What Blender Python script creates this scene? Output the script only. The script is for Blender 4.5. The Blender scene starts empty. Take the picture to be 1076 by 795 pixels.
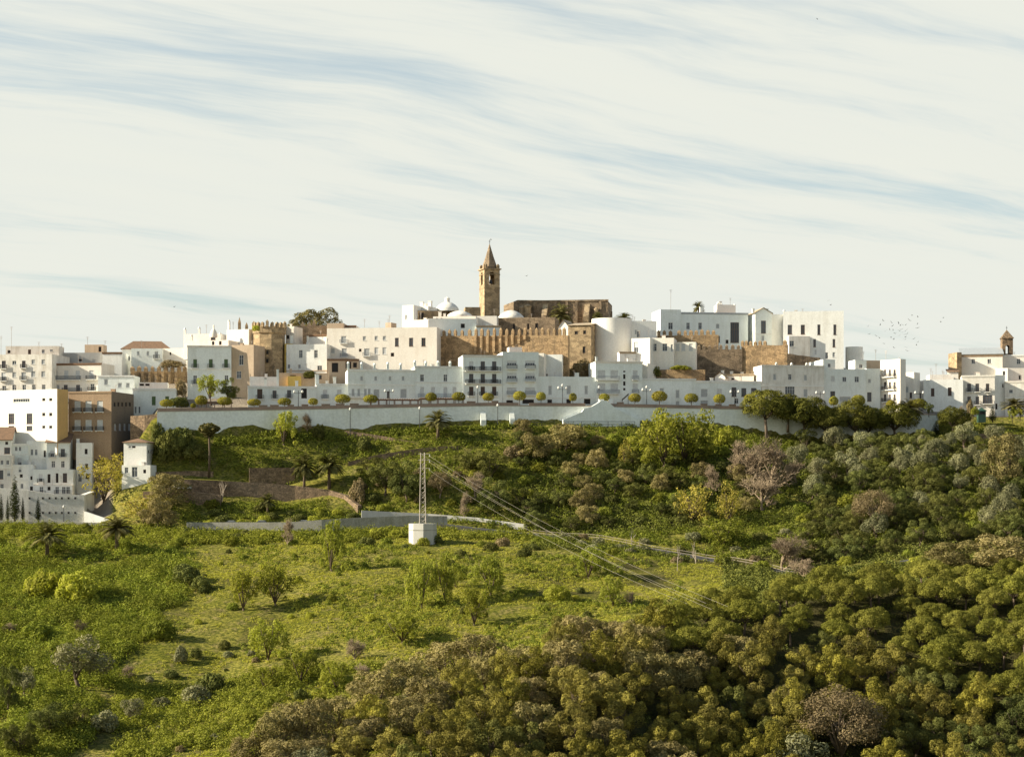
import bpy, math, random
import numpy as np
from mathutils import Vector, Matrix

# ------------------------------------------------------------------ camera, sky, sun, exposure
SC = bpy.context.scene
COL = SC.collection
F = 2000.0            # focal length in photograph pixels (photograph 1076 x 795)
CX, HY = 538.0, 520.0 # principal column, horizon row

cam_d = bpy.data.cameras.new('camera')
cam = bpy.data.objects.new('camera', cam_d)
COL.objects.link(cam)
cam.location = (0, 0, 0)
cam.rotation_euler = (math.radians(90), 0, 0)
cam_d.sensor_width = 36.0
cam_d.lens = 36.0 * F / 1076.0
cam_d.shift_y = (HY - 397.5) / 1076.0
cam_d.clip_start = 1.0
cam_d.clip_end = 30000.0
SC.camera = cam

SUN_EL, SUN_AZ = math.radians(26), math.radians(6)      # azimuth: from the left, a little on this side of the facades
SUN_DIR = Vector((-math.cos(SUN_EL) * math.cos(SUN_AZ), -math.cos(SUN_EL) * math.sin(SUN_AZ), math.sin(SUN_EL)))
sun_d = bpy.data.lights.new('sun', 'SUN')
sun_d.energy = 5.0
sun_d.angle = math.radians(0.55)
sun_d.color = (1.0, 0.905, 0.72)
sun = bpy.data.objects.new('sun', sun_d)
COL.objects.link(sun)
sun.location = (-200, 300, 200)
sun.rotation_euler = (-SUN_DIR).to_track_quat('-Z', 'Y').to_euler()

SC.view_settings.view_transform = 'Standard'
SC.view_settings.look = 'None'
SC.view_settings.exposure = 1.08
SC.view_settings.gamma = 1.0
SC.view_settings.use_curve_mapping = False

W = bpy.data.worlds.new('World')
SC.world = W
W.use_nodes = True
nt = W.node_tree
for n in list(nt.nodes):
    nt.nodes.remove(n)


class N:
    """small helper to write node trees"""
    def __init__(self, tree):
        self.t = tree

    def n(self, kind, **kw):
        nd = self.t.nodes.new(kind)
        ins = kw.pop('ins', {})
        for k, v in kw.items():
            setattr(nd, k, v)
        for k, v in ins.items():
            s = nd.inputs[k]
            if hasattr(v, 'is_output'):
                self.t.links.new(v, s)
            else:
                s.default_value = v
        return nd

    def math(self, op, a, b=None, clamp=False):
        nd = self.n('ShaderNodeMath', operation=op, use_clamp=clamp, ins={0: a} if b is None else {0: a, 1: b})
        return nd.outputs[0]

    def mix(self, fac, a, b, blend='MIX'):
        nd = self.n('ShaderNodeMix', data_type='RGBA', blend_type=blend)
        for idx, v in ((0, fac), (6, a), (7, b)):
            s = nd.inputs[idx]
            if hasattr(v, 'is_output'):
                self.t.links.new(v, s)
            else:
                s.default_value = v if idx == 0 else (tuple(v) + (1.0,))[:4]
        return nd.outputs[2]

    def ramp(self, fac, stops, interp='LINEAR'):
        nd = self.n('ShaderNodeValToRGB', ins={0: fac})
        cr = nd.color_ramp
        cr.interpolation = interp
        while len(cr.elements) < len(stops):
            cr.elements.new(0.5)
        for e, (p, c) in zip(cr.elements, stops):
            e.position = p
            e.color = (c, c, c, 1) if isinstance(c, (int, float)) else (tuple(c) + (1.0,))[:4]
        return nd.outputs[0]

    def noise(self, vec, scale, detail=4, rough=0.55, dist=0.0):
        nd = self.n('ShaderNodeTexNoise', ins={'Scale': scale, 'Detail': detail, 'Roughness': rough, 'Distortion': dist})
        if vec is not None:
            self.t.links.new(vec, nd.inputs['Vector'])
        return nd.outputs['Fac']

    def mapping(self, vec, scale=(1, 1, 1), rot=(0, 0, 0), loc=(0, 0, 0)):
        return self.n('ShaderNodeMapping', ins={'Vector': vec, 'Scale': scale, 'Rotation': rot, 'Location': loc}).outputs[0]


w = N(nt)
sky = w.n('ShaderNodeTexSky', sky_type='NISHITA', sun_disc=False)
sky.sun_elevation = SUN_EL
sky.sun_rotation = math.radians(270) - SUN_AZ
sky.altitude = 150
sky.dust_density = 2.0
geo = w.n('ShaderNodeTexCoord').outputs['Generated']
sep = w.n('ShaderNodeSeparateXYZ', ins={0: geo})
zz = w.math('ADD', w.math('MAXIMUM', sep.outputs[2], 0.0), 0.09)
cv = w.n('ShaderNodeCombineXYZ', ins={0: w.math('DIVIDE', sep.outputs[0], zz), 1: w.math('DIVIDE', sep.outputs[1], zz), 2: 0.0}).outputs[0]
warp = w.n('ShaderNodeTexNoise', ins={'Scale': 0.9, 'Detail': 3.0})
nt.links.new(cv, warp.inputs['Vector'])
off = w.n('ShaderNodeVectorMath', operation='MULTIPLY_ADD', ins={0: warp.outputs['Color'], 1: (0.35, 0.35, 0.0), 2: cv}).outputs[0]
rot = w.mapping(off, rot=(0, 0, math.radians(-33)))
m1 = w.mapping(rot, scale=(0.42, 1.1, 1), loc=(5.4, 0.3, 0))
m2 = w.mapping(rot, scale=(0.95, 4.2, 1), loc=(2.9, 7.1, 0))
m3 = w.mapping(rot, scale=(3.0, 17, 1), loc=(0.3, 2.2, 0))
nb = w.noise(m1, 1.0, 4, 0.5)
ns = w.noise(m2, 1.0, 6, 0.62)
nf = w.noise(m3, 1.0, 5, 0.6)
thin = w.math('ADD', w.math('MULTIPLY', nb, 0.60), w.math('ADD', w.math('MULTIPLY', ns, 0.50), w.math('MULTIPLY', nf, 0.17)))
elev = w.math('MULTIPLY', w.math('SUBTRACT', 0.228, sep.outputs[2]), 0.6)
thick = w.math('ADD', thin, w.math('MAXIMUM', elev, -0.02))
mask = w.ramp(thick, [(0.465, 0.44), (0.68, 1.0)], 'EASE')
hi = w.ramp(sep.outputs[2], [(0.26, 1.0), (0.52, 0.0)], 'EASE')      # unseen upper sky cleared of cirrus to lower the ambient light
mask = w.math('MULTIPLY', mask, hi)
cloudcol = w.mix(ns, (5.1, 5.3, 4.95), (5.5, 5.55, 4.95))
skyc = w.mix(1.0, sky.outputs[0], (0.86, 1.0, 0.98), 'MULTIPLY')
skym = w.mix(mask, skyc, cloudcol)
bg = w.n('ShaderNodeBackground', ins={'Color': skym, 'Strength': 0.074})
out = w.n('ShaderNodeOutputWorld', ins={0: bg.outputs[0]})

SC.cycles.max_bounces = 6
SC.cycles.diffuse_bounces = 3
SC.cycles.glossy_bounces = 2
SC.cycles.transmission_bounces = 2
SC.cycles.transparent_max_bounces = 4

# ------------------------------------------------------------------ generic helpers
rng = np.random.default_rng(11)
rnd = random.Random(5)


def P(px, py, d):
    """point seen at photograph pixel (px, py) at distance d in front of the camera"""
    return Vector(((px - CX) / F * d, d, (HY - py) / F * d))


def tag(o, label=None, cat=None, group=None, kind=None):
    if label: o['label'] = label
    if cat: o['category'] = cat
    if group: o['group'] = group
    if kind: o['kind'] = kind
    return o


def empty(name, loc, rotz=0.0, label=None, cat=None, group=None):
    o = bpy.data.objects.new(name, None)
    o.empty_display_size = 0.5
    COL.objects.link(o)
    o.location = loc
    o.rotation_euler = (0, 0, rotz)
    return tag(o, label, cat, group)


class MB:
    """collects polygons, builds one mesh"""
    def __init__(self):
        self.v, self.f, self.m = [], [], []

    def poly(self, pts, mi=0):
        b = len(self.v)
        self.v.extend([tuple(p) for p in pts])
        self.f.append(tuple(range(b, b + len(pts))))
        self.m.append(mi)

    def box(self, x0, x1, y0, y1, z0, z1, mi=0, skip=''):
        c = [(x0, y0, z0), (x1, y0, z0), (x1, y1, z0), (x0, y1, z0), (x0, y0, z1), (x1, y0, z1), (x1, y1, z1), (x0, y1, z1)]
        b = len(self.v)
        self.v.extend(c)
        for k, q in (('b', (3, 2, 1, 0)), ('t', (4, 5, 6, 7)), ('f', (0, 1, 5, 4)), ('r', (1, 2, 6, 5)), ('k', (2, 3, 7, 6)), ('l', (3, 0, 4, 7))):
            if k in skip: continue
            self.f.append(tuple(b + i for i in q))
            self.m.append(mi)

    def tube(self, pts, radii, sides=5, mi=0, cap=True):
        pts = [Vector(p) for p in pts]
        rings = []
        for i, p in enumerate(pts):
            a = pts[max(i - 1, 0)]
            c = pts[min(i + 1, len(pts) - 1)]
            t = (c - a)
            if t.length < 1e-6: t = Vector((0, 0, 1))
            t.normalize()
            u = t.cross(Vector((0, 1, 0.13)))
            if u.length < 1e-3: u = t.cross(Vector((1, 0, 0)))
            u.normalize()
            vv = t.cross(u)
            b = len(self.v)
            for k in range(sides):
                an = 2 * math.pi * k / sides
                self.v.append(tuple(p + (u * math.cos(an) + vv * math.sin(an)) * radii[i]))
            rings.append(b)
        for i in range(len(rings) - 1):
            for k in range(sides):
                k2 = (k + 1) % sides
                self.f.append((rings[i] + k, rings[i] + k2, rings[i + 1] + k2, rings[i + 1] + k))
                self.m.append(mi)
        if cap:
            self.f.append(tuple(rings[-1] + k for k in range(sides)))
            self.m.append(mi)
            self.f.append(tuple(rings[0] + k for k in reversed(range(sides))))
            self.m.append(mi)

    def lathe(self, prof, cx=0, cy=0, sides=16, mi=0, ang=(0, 2 * math.pi)):
        full = abs(ang[1] - ang[0] - 2 * math.pi) < 1e-6
        n = sides if full else sides + 1
        b = len(self.v)
        for r, z in prof:
            for k in range(n):
                an = ang[0] + (ang[1] - ang[0]) * k / sides
                self.v.append((cx + r * math.cos(an), cy + r * math.sin(an), z))
        for i in range(len(prof) - 1):
            for k in range(sides):
                k2 = (k + 1) % n if full else k + 1
                self.f.append((b + i * n + k, b + i * n + k2, b + (i + 1) * n + k2, b + (i + 1) * n + k))
                self.m.append(mi)

    def mesh(self, name, mats, smooth=False):
        me = bpy.data.meshes.new(name)
        me.from_pydata(self.v, [], self.f)
        for m in (mats if isinstance(mats, (list, tuple)) else [mats]):
            me.materials.append(m)
        me.polygons.foreach_set('material_index', self.m)
        if smooth:
            me.polygons.foreach_set('use_smooth', [True] * len(self.f))
        me.update()
        return me

    def build(self, name, mats, parent=None, loc=None, rotz=0.0, smooth=False):
        return link(name, self.mesh(name, mats, smooth), parent, loc, rotz)


def link(name, me, parent=None, loc=None, rotz=0.0):
    o = bpy.data.objects.new(name, me)
    COL.objects.link(o)
    if loc is not None: o.location = loc
    if rotz: o.rotation_euler = (0, 0, rotz)
    if parent is not None: o.parent = parent
    return o


def np_mesh(name, V, Q, mat, tint=None, k=4):
    """fast mesh from numpy arrays of verts and polygons with k corners"""
    me = bpy.data.meshes.new(name)
    me.vertices.add(len(V))
    me.vertices.foreach_set('co', np.asarray(V, np.float32).ravel())
    me.loops.add(len(Q) * k)
    me.loops.foreach_set('vertex_index', np.asarray(Q, np.int32).ravel())
    me.polygons.add(len(Q))
    me.polygons.foreach_set('loop_start', np.arange(0, len(Q) * k, k, dtype=np.int32))
    me.update(calc_edges=True)
    if tint is not None:
        at = me.attributes.new('tint', 'FLOAT', 'FACE')
        at.data.foreach_set('value', np.asarray(tint, np.float32))
    me.materials.append(mat)
    return me


# ------------------------------------------------------------------ materials
def new_mat(name):
    m = bpy.data.materials.new(name)
    m.use_nodes = True
    for n in list(m.node_tree.nodes):
        m.node_tree.nodes.remove(n)
    return m, N(m.node_tree)


def finish(m, k, shader):
    k.n('ShaderNodeOutputMaterial', ins={0: shader})
    return m


def wall_mat(name, base, stain, amount=0.5, scale=0.25, rough=0.9, grain=0.12, bump=0.0):
    m, k = new_mat(name)
    co = k.n('ShaderNodeTexCoord').outputs['Object']
    inf = k.n('ShaderNodeObjectInfo').outputs['Random']
    shift = k.n('ShaderNodeVectorMath', operation='MULTIPLY_ADD', ins={0: co, 1: (1, 1, 1)})
    k.t.links.new(k.n('ShaderNodeCombineXYZ', ins={0: k.math('MULTIPLY', inf, 91.0), 1: k.math('MULTIPLY', inf, 37.0), 2: 0.0}).outputs[0], shift.inputs[2])
    co2 = shift.outputs[0]
    streak = k.noise(k.mapping(co2, scale=(1.0, 1.0, 0.16)), scale * 3.2, 5, 0.65)
    blot = k.noise(co2, scale, 5, 0.6)
    fine = k.noise(co2, scale * 14, 3, 0.6)
    f1 = k.ramp(k.math('ADD', k.math('MULTIPLY', streak, 0.55), k.math('MULTIPLY', blot, 0.45)), [(0.46, 0.0), (0.66, 1.0)])
    c = k.mix(k.math('MULTIPLY', f1, amount), base, stain)
    g = k.ramp(fine, [(0.3, 1.0 - grain), (0.7, 1.0 + grain * 0.3)])
    c = k.mix(1.0, c, g, 'MULTIPLY')
    hv = k.math('MULTIPLY_ADD', inf, 0.10)
    hv.node.inputs[2].default_value = 0.92
    c = k.mix(1.0, c, k.n('ShaderNodeCombineColor', ins={0: hv, 1: hv, 2: hv}).outputs[0], 'MULTIPLY')
    b = k.n('ShaderNodeBsdfPrincipled', ins={'Base Color': c, 'Roughness': rough})
    if bump:
        bp = k.n('ShaderNodeBump', ins={'Strength': bump, 'Distance': 0.3, 'Height': fine})
        k.t.links.new(bp.outputs[0], b.inputs['Normal'])
    return finish(m, k, b.outputs[0])


def plain_mat(name, col, rough=0.7, metal=0.0):
    m, k = new_mat(name)
    co = k.n('ShaderNodeTexCoord').outputs['Object']
    nz = k.ramp(k.noise(co, 2.0, 3), [(0.3, 0.82), (0.7, 1.08)])
    c = k.mix(1.0, col, nz, 'MULTIPLY')
    b = k.n('ShaderNodeBsdfPrincipled', ins={'Base Color': c, 'Roughness': rough, 'Metallic': metal})
    return finish(m, k, b.outputs[0])


def stone_mat(name, c1, c2, c3, bscale=0.9, mortar=0.55):
    """rubble / ashlar stone: cells, weather stains, lichen"""
    m, k = new_mat(name)
    co = k.n('ShaderNodeTexCoord').outputs['Object']
    vor = k.n('ShaderNodeTexVoronoi', ins={'Vector': k.mapping(co, scale=(1, 1, 1.7)), 'Scale': bscale})
    cell = k.n('ShaderNodeSeparateColor', ins={0: vor.outputs['Color']}).outputs[0]
    blot = k.noise(co, 0.16, 6, 0.65)
    streak = k.noise(k.mapping(co, scale=(1, 1, 0.2)), 0.7, 5, 0.6)
    c = k.mix(k.ramp(blot, [(0.36, 0), (0.64, 1)]), c1, c2)
    c = k.mix(k.ramp(streak, [(0.5, 0), (0.72, 0.75)]), c, c3)
    c = k.mix(1.0, c, k.ramp(cell, [(0.0, 0.62), (1.0, 1.18)]), 'MULTIPLY')
    fine = k.noise(co, 3.0, 4, 0.7)
    c = k.mix(1.0, c, k.ramp(fine, [(0.35, mortar), (0.62, 1.08)]), 'MULTIPLY')
    b = k.n('ShaderNodeBsdfPrincipled', ins={'Base Color': c, 'Roughness': 0.95})
    bp = k.n('ShaderNodeBump', ins={'Strength': 0.6, 'Distance': 0.4, 'Height': fine})
    k.t.links.new(bp.outputs[0], b.inputs['Normal'])
    return finish(m, k, b.outputs[0])


def tile_mat(name, c1, c2):
    m, k = new_mat(name)
    co = k.n('ShaderNodeTexCoord').outputs['Object']
    wv = k.n('ShaderNodeTexWave', ins={'Vector': co, 'Scale': 1.1, 'Distortion': 1.0}, bands_direction='X').outputs['Fac']
    nz = k.noise(co, 1.6, 5, 0.7)
    c = k.mix(k.ramp(nz, [(0.35, 0), (0.65, 1)]), c1, c2)
    c = k.mix(1.0, c, k.ramp(wv, [(0, 0.7), (1, 1.1)]), 'MULTIPLY')
    b = k.n('ShaderNodeBsdfPrincipled', ins={'Base Color': c, 'Roughness': 0.95})
    return finish(m, k, b.outputs[0])


def glass_mat(name, col=(0.03, 0.035, 0.04), rough=0.12):
    m, k = new_mat(name)
    inf = k.n('ShaderNodeObjectInfo').outputs['Random']
    c = k.mix(inf, col, tuple(x * 2.8 + 0.01 for x in col))
    b = k.n('ShaderNodeBsdfPrincipled', ins={'Base Color': c, 'Roughness': rough, 'IOR': 1.45})
    return finish(m, k, b.outputs[0])


def leaf_mat(name, ca, cb, trans=0.30, vary=0.35, shift=None):
    """foliage: tint attribute per leaf clump, tone per plant"""
    m, k = new_mat(name)
    at = k.n('ShaderNodeAttribute', attribute_name='tint').outputs['Fac']
    inf = k.n('ShaderNodeObjectInfo').outputs['Random']
    c = k.mix(at, ca, cb)
    r2 = k.math('FRACT', k.math('MULTIPLY', inf, 7.31))
    if shift is None: shift = tuple((a + b) * 0.5 * s for a, b, s in zip(ca, cb, (1.3, 0.9, 0.75)))
    c = k.mix(k.math('MULTIPLY', r2, vary), c, shift)
    v = k.math('MULTIPLY_ADD', inf, 0.5)
    v.node.inputs[2].default_value = 0.75
    c = k.mix(1.0, c, k.n('ShaderNodeCombineColor', ins={0: v, 1: v, 2: v}).outputs[0], 'MULTIPLY')
    d = k.n('ShaderNodeBsdfDiffuse', ins={'Color': c})
    tc = k.mix(1.0, c, (1.15, 1.25, 0.55), 'MULTIPLY')
    t = k.n('ShaderNodeBsdfTranslucent', ins={'Color': tc})
    s = k.n('ShaderNodeMixShader', ins={0: trans, 1: d.outputs[0], 2: t.outputs[0]})
    return finish(m, k, s.outputs[0])


M = {}
M['white'] = wall_mat('whitewash', (0.85, 0.84, 0.78), (0.60, 0.57, 0.49), 0.55)
M['white_old'] = wall_mat('weathered whitewash', (0.78, 0.74, 0.66), (0.46, 0.40, 0.31), 0.7, 0.35)
M['white_warm'] = wall_mat('cream whitewash', (0.85, 0.79, 0.69), (0.64, 0.54, 0.42), 0.4)
M['white_clean'] = wall_mat('fresh whitewash', (0.85, 0.82, 0.75), (0.68, 0.63, 0.54), 0.3)
M['white_mint'] = wall_mat('cool whitewash', (0.82, 0.85, 0.80), (0.60, 0.61, 0.53), 0.55)
M['rough_white'] = wall_mat('rough whitewashed masonry', (0.80, 0.77, 0.71), (0.50, 0.45, 0.36), 0.4, 0.6, grain=0.35, bump=1.0)
M['prom'] = wall_mat('limewashed retaining wall', (0.86, 0.88, 0.82), (0.60, 0.60, 0.47), 0.5, 0.12, grain=0.15)
M['tan'] = wall_mat('tan render', (0.56, 0.43, 0.30), (0.40, 0.29, 0.19), 0.6, 0.3)
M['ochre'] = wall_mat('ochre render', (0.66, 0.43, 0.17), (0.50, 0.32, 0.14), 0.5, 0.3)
M['brown'] = wall_mat('brown brick render', (0.42, 0.29, 0.18), (0.31, 0.205, 0.125), 0.6, 0.3, grain=0.3)
M['brown_dark'] = wall_mat('darker brown side wall', (0.27, 0.205, 0.14), (0.19, 0.145, 0.10), 0.6, 0.3, grain=0.3)  # darker brown for the palace's side and back walls
M['grey'] = wall_mat('grey cement render', (0.46, 0.45, 0.42), (0.33, 0.31, 0.28), 0.5, 0.3)
M['concrete'] = wall_mat('pale concrete', (0.55, 0.53, 0.48), (0.40, 0.37, 0.32), 0.5, 0.5)
M['roadwall'] = wall_mat('old road wall', (0.38, 0.36, 0.30), (0.20, 0.19, 0.13), 0.8, 0.4, grain=0.4)
M['stone'] = stone_mat('rampart stone', (0.50, 0.335, 0.175), (0.37, 0.25, 0.13), (0.21, 0.15, 0.09))
M['stone_pale'] = stone_mat('sandstone', (0.50, 0.365, 0.205), (0.39, 0.28, 0.16), (0.26, 0.19, 0.115), 0.8, 0.7)
M['stone_dark'] = stone_mat('dark church stone', (0.33, 0.24, 0.15), (0.26, 0.185, 0.115), (0.15, 0.11, 0.07))
M['rubble'] = stone_mat('terrace rubble', (0.33, 0.225, 0.135), (0.25, 0.17, 0.10), (0.14, 0.10, 0.06), 1.4, 0.45)
M['tile'] = tile_mat('clay roof tiles', (0.27, 0.155, 0.085), (0.17, 0.105, 0.065))
M['tile_pale'] = tile_mat('pale roof tiles', (0.50, 0.40, 0.27), (0.36, 0.27, 0.17))
M['flatroof'] = plain_mat('terracotta roof terrace', (0.38, 0.25, 0.17), 0.9)
M['greyroof'] = plain_mat('grey sheet roof', (0.40, 0.42, 0.42), 0.5)
M['glass'] = glass_mat('window glass')
M['frame_white'] = plain_mat('white window frame', (0.66, 0.65, 0.62), 0.5)
M['frame_brown'] = plain_mat('brown window frame', (0.12, 0.065, 0.04), 0.6)
M['shutter_grey'] = plain_mat('grey roller shutter', (0.44, 0.45, 0.44), 0.6)
M['shutter_white'] = plain_mat('white blind', (0.62, 0.62, 0.60), 0.6)
M['shutter_green'] = plain_mat('green blind', (0.09, 0.15, 0.055), 0.7)
M['iron'] = plain_mat('black ironwork', (0.045, 0.043, 0.042), 0.5)
M['iron_grey'] = plain_mat('grey painted railing', (0.30, 0.31, 0.32), 0.5)
M['dark'] = plain_mat('dark opening', (0.022, 0.02, 0.018), 0.9)
M['wood'] = plain_mat('brown timber', (0.20, 0.115, 0.07), 0.7)
M['wood_dark'] = plain_mat('dark door wood', (0.075, 0.042, 0.028), 0.6)
M['bark'] = plain_mat('bark', (0.12, 0.085, 0.055), 0.95)
M['bark_grey'] = plain_mat('grey dead wood', (0.36, 0.30, 0.23), 0.95)
M['twig'] = plain_mat('bare twigs', (0.25, 0.185, 0.115), 0.95)
M['metal'] = plain_mat('galvanised steel', (0.42, 0.36, 0.30), 0.6)
M['wire'] = plain_mat('aluminium wire', (0.36, 0.32, 0.25), 0.6)
M['asphalt'] = plain_mat('asphalt', (0.055, 0.053, 0.05), 0.9)
M['paving'] = plain_mat('stone paving', (0.33, 0.27, 0.22), 0.9)
M['brick'] = plain_mat('brown promenade parapet', (0.27, 0.20, 0.15), 0.9)
M['rubber'] = plain_mat('tyre rubber', (0.02, 0.02, 0.02), 0.8)
M['lamp_glass'] = plain_mat('opal lamp globe', (0.72, 0.70, 0.64), 0.3)
M['bird'] = plain_mat('dark plumage', (0.05, 0.045, 0.04), 0.8)
M['awning'] = plain_mat('green kiosk panels', (0.03, 0.075, 0.05), 0.6)
M['yellow'] = wall_mat('yellow render', (0.72, 0.50, 0.13), (0.6, 0.4, 0.1), 0.4)


def car_paint(name, col):
    m, k = new_mat(name)
    b = k.n('ShaderNodeBsdfPrincipled', ins={'Base Color': col + (1,), 'Roughness': 0.25, 'Coat Weight': 0.4})
    return finish(m, k, b.outputs[0])

# ------------------------------------------------------------------ terrain
def wall_d(px):
    """distance of the promenade's retaining wall along its line"""
    return 480.0 + (px - 575.0) * 30.0 / 820.0


near_l = [(0, -2), (50, -18), (120, -40), (200, -49), (250, -44)]
near_m = [(0, -2), (50, -18), (120, -38), (180, -38)]
near_r = [(0, -2), (50, -18), (120, -38), (175, -33.5)]
COLS = {
    -420: (near_l, [(280, 800), (320, 715), (360, 645), (400, 582), (425, 560), (436, 549), (447.8, 548), (450, 520), (465, 490), (480, 455), (495, 425), (520, 410), (560, 400)]),
    0: (near_l, [(280, 795), (320, 715), (360, 645), (400, 582), (425, 560), (436, 549.5), (447.8, 549), (449.5, 523), (456, 523), (462, 521), (466, 512), (470, 478), (480, 455), (495, 425), (520, 410), (560, 400)]),
    86: (near_l, [(280, 795), (320, 715), (360, 645), (400, 583), (425, 561), (436, 551), (448.6, 550), (450.5, 525), (457, 526), (462, 526), (468, 515), (473, 480), (480, 460), (495, 425), (520, 405), (560, 395)]),
    100: (near_l, [(280, 795), (320, 715), (360, 645), (400, 583), (425, 562), (434, 553), (447, 551), (453, 542), (457.5, 530), (464, 525), (469, 515), (474, 480), (484, 460), (494, 430), (540, 395)]),
    130: (near_l, [(280, 795), (320, 715), (360, 645), (400, 583), (425, 562), (433, 554), (441, 553), (450, 532), (456, 508), (462, 503), (466.5, 484), (476, 476), (492, 470), (496, 425), (540, 395)]),
    165: (near_l, [(280, 795), (320, 715), (360, 645), (400, 583), (425, 562), (431, 557), (432.5, 555), (440, 554), (445.3, 532), (446.6, 517), (450.8, 515), (451.8, 504), (457.6, 502), (459, 496), (464, 464)]),
    228: (near_m, [(280, 790), (300, 752), (330, 700), (360, 642), (400, 583), (424, 565), (429.5, 559), (431, 556), (438, 555), (446, 534), (452.2, 525), (453.4, 505), (459.8, 504), (461, 496), (466.8, 461)]),
    300: ([(0, -2), (50, -20), (120, -41), (190, -47), (210, -43), (222, -40), (235, -35.8)], [(280, 775), (300, 738), (330, 690), (360, 640), (400, 583), (422, 566), (428.9, 559), (430, 556), (436, 555.5), (446, 535), (453.7, 530), (455, 512), (461.2, 510), (462.5, 493), (469, 457)]),
    376: ([(0, -2), (50, -20), (120, -41), (190, -47), (212, -44), (225, -41), (238, -36.5), (250, -32.5)], [(285, 752), (305, 724), (335, 668), (365, 625), (400, 581), (420, 568), (430.6, 557.5), (432, 554), (440, 552), (446.8, 541), (448.6, 532), (456, 505), (463, 489), (464.5, 484), (471, 463), (472, 458)]),
    450: ([(0, -2), (50, -20), (120, -41), (190, -47), (212, -44), (220, -42), (235, -38), (250, -33), (262, -29.7)], [(290, 733), (310, 713), (340, 650), (370, 610), (400, 579), (413, 572), (426, 562), (432.5, 553), (434, 549), (442, 549), (443.5, 540), (453, 510), (461, 488), (465.4, 477), (466.8, 470), (474.5, 451)]),
    540: ([(0, -2), (50, -20), (120, -41), (190, -47), (218, -44.5), (230, -41), (245, -36), (262, -30), (275, -26.4)], [(300, 700), (325, 680), (345, 645), (375, 606), (402, 578), (420, 569), (428, 561), (431, 560), (438, 559.5), (439.5, 551), (452, 515), (464, 482), (478, 447)]),
    600: ([(0, -2), (50, -20), (120, -41), (190, -47), (222, -44.5), (240, -39), (255, -33.5), (272, -27), (285, -23.2)], [(310, 675), (345, 640), (380, 602), (405, 576), (424, 566), (432, 565), (450, 520), (465, 481), (480, 446)]),
    750: ([(0, -2), (50, -20), (120, -41), (190, -47), (235, -46), (245, -44), (260, -39), (280, -31.5), (297, -25), (312, -20.6)], [(330, 644), (360, 620), (392, 598), (406, 588), (415, 587), (440, 535), (460, 490), (480, 457), (485.5, 449)]),
    850: ([(0, -2), (50, -20), (120, -41), (190, -47), (240, -46.5), (250, -44), (270, -38), (290, -30.5), (310, -22.5), (325, -18.4)], [(345, 624), (384, 607), (396, 606), (410, 580), (435, 540), (460, 500), (480, 477), (489, 468)]),
    985: ([(0, -2), (50, -20), (120, -41), (190, -47), (240, -47), (262, -42.5), (280, -36.5), (300, -28), (320, -20.3), (333, -16.9)], [(360, 600), (400, 573), (430, 532), (460, 490), (485, 464), (494, 458)]),
    1030: ([(0, -2), (50, -20), (120, -41), (190, -47), (240, -47), (262, -42.5), (280, -36.5), (300, -28), (320, -20.3), (335, -16.6)], [(363, 598), (400, 572), (430, 532), (460, 490), (480, 470), (490.8, 466), (492, 456), (496, 447), (503, 438), (520, 437), (560, 430), (600, 445)]),
    1500: ([(0, -2), (50, -20), (120, -41), (190, -47), (240, -47), (262, -42.5), (280, -36.5), (300, -28), (320, -20.3), (335, -16.6)], [(365, 597), (400, 572), (430, 532), (460, 490), (480, 470), (490.8, 466), (492, 457), (496, 447), (503, 438), (520, 437), (560, 430), (600, 445)]),
}
WALL_TOP = {165: 432.5, 228: 431.5, 300: 430.5, 376: 429, 450: 427.5, 540: 426.3, 600: 426.8, 750: 429.5, 850: 431, 985: 436}
TOWN = {165: [(20, 428), (40, 405), (65, 385), (105, 380)], 228: [(20, 427), (35, 405), (60, 380), (105, 375)], 300: [(20, 428), (35, 400), (60, 380), (100, 370)], 376: [(19, 425), (34, 397), (55, 373), (72, 356), (120, 350)],
        450: [(19, 424), (34, 395), (50, 366), (70, 352), (125, 345)], 540: [(19, 424), (34, 394), (50, 366), (75, 347), (120, 345)], 600: [(19, 424), (34, 392), (49, 366), (79, 345), (118, 345)],
        750: [(19, 425), (34, 395), (54, 362), (94, 345)], 850: [(20, 425), (40, 395), (70, 370), (110, 380)], 985: [(24, 432), (64, 425), (104, 440)]}
DG = np.arange(0, 700.25, 0.5)
CPX = np.array(sorted(COLS))


def wshift(px, d):
    """how far the hill is pushed back so that it follows the promenade wall"""
    return (np.clip(px, -420, 1500) - 575.0) * 30.0 / 820.0 * np.clip((np.asarray(d, float) - 440) / 45, 0, 1)


tab = []
for c in CPX:
    nr, vis = COLS[c]
    wc = 480.0 + (c - 575.0) * 30.0 / 820.0
    vis = list(vis)
    if c in WALL_TOP:
        vis = [v for v in vis if v[0] < wc - 0.3] + [(wc - 0.15, vis[-1][1]), (wc + 0.75, WALL_TOP[c]), (wc + 14, WALL_TOP[c] - 2)] + [(wc + a, b) for a, b in TOWN[c]]
    kd = [a for a, b in nr] + [a for a, b in vis]
    kz = [b for a, b in nr] + [(HY - b) / F * a for a, b in vis]
    kd = np.array(kd, float)
    kd = np.concatenate([kd - wshift(c, kd) , [690, 720]])
    z = np.interp(DG, kd, kz + [12, 0])
    k5 = np.ones(27) / 27
    zs = np.convolve(np.pad(z, 13, mode='edge'), k5, mode='valid')
    wgt = np.clip((420 - DG) / 25, 0, 1)        # keep road benches and the wall foot crisp
    tab.append(z * (1 - wgt) + zs * wgt)
tab = np.array(tab)


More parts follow.
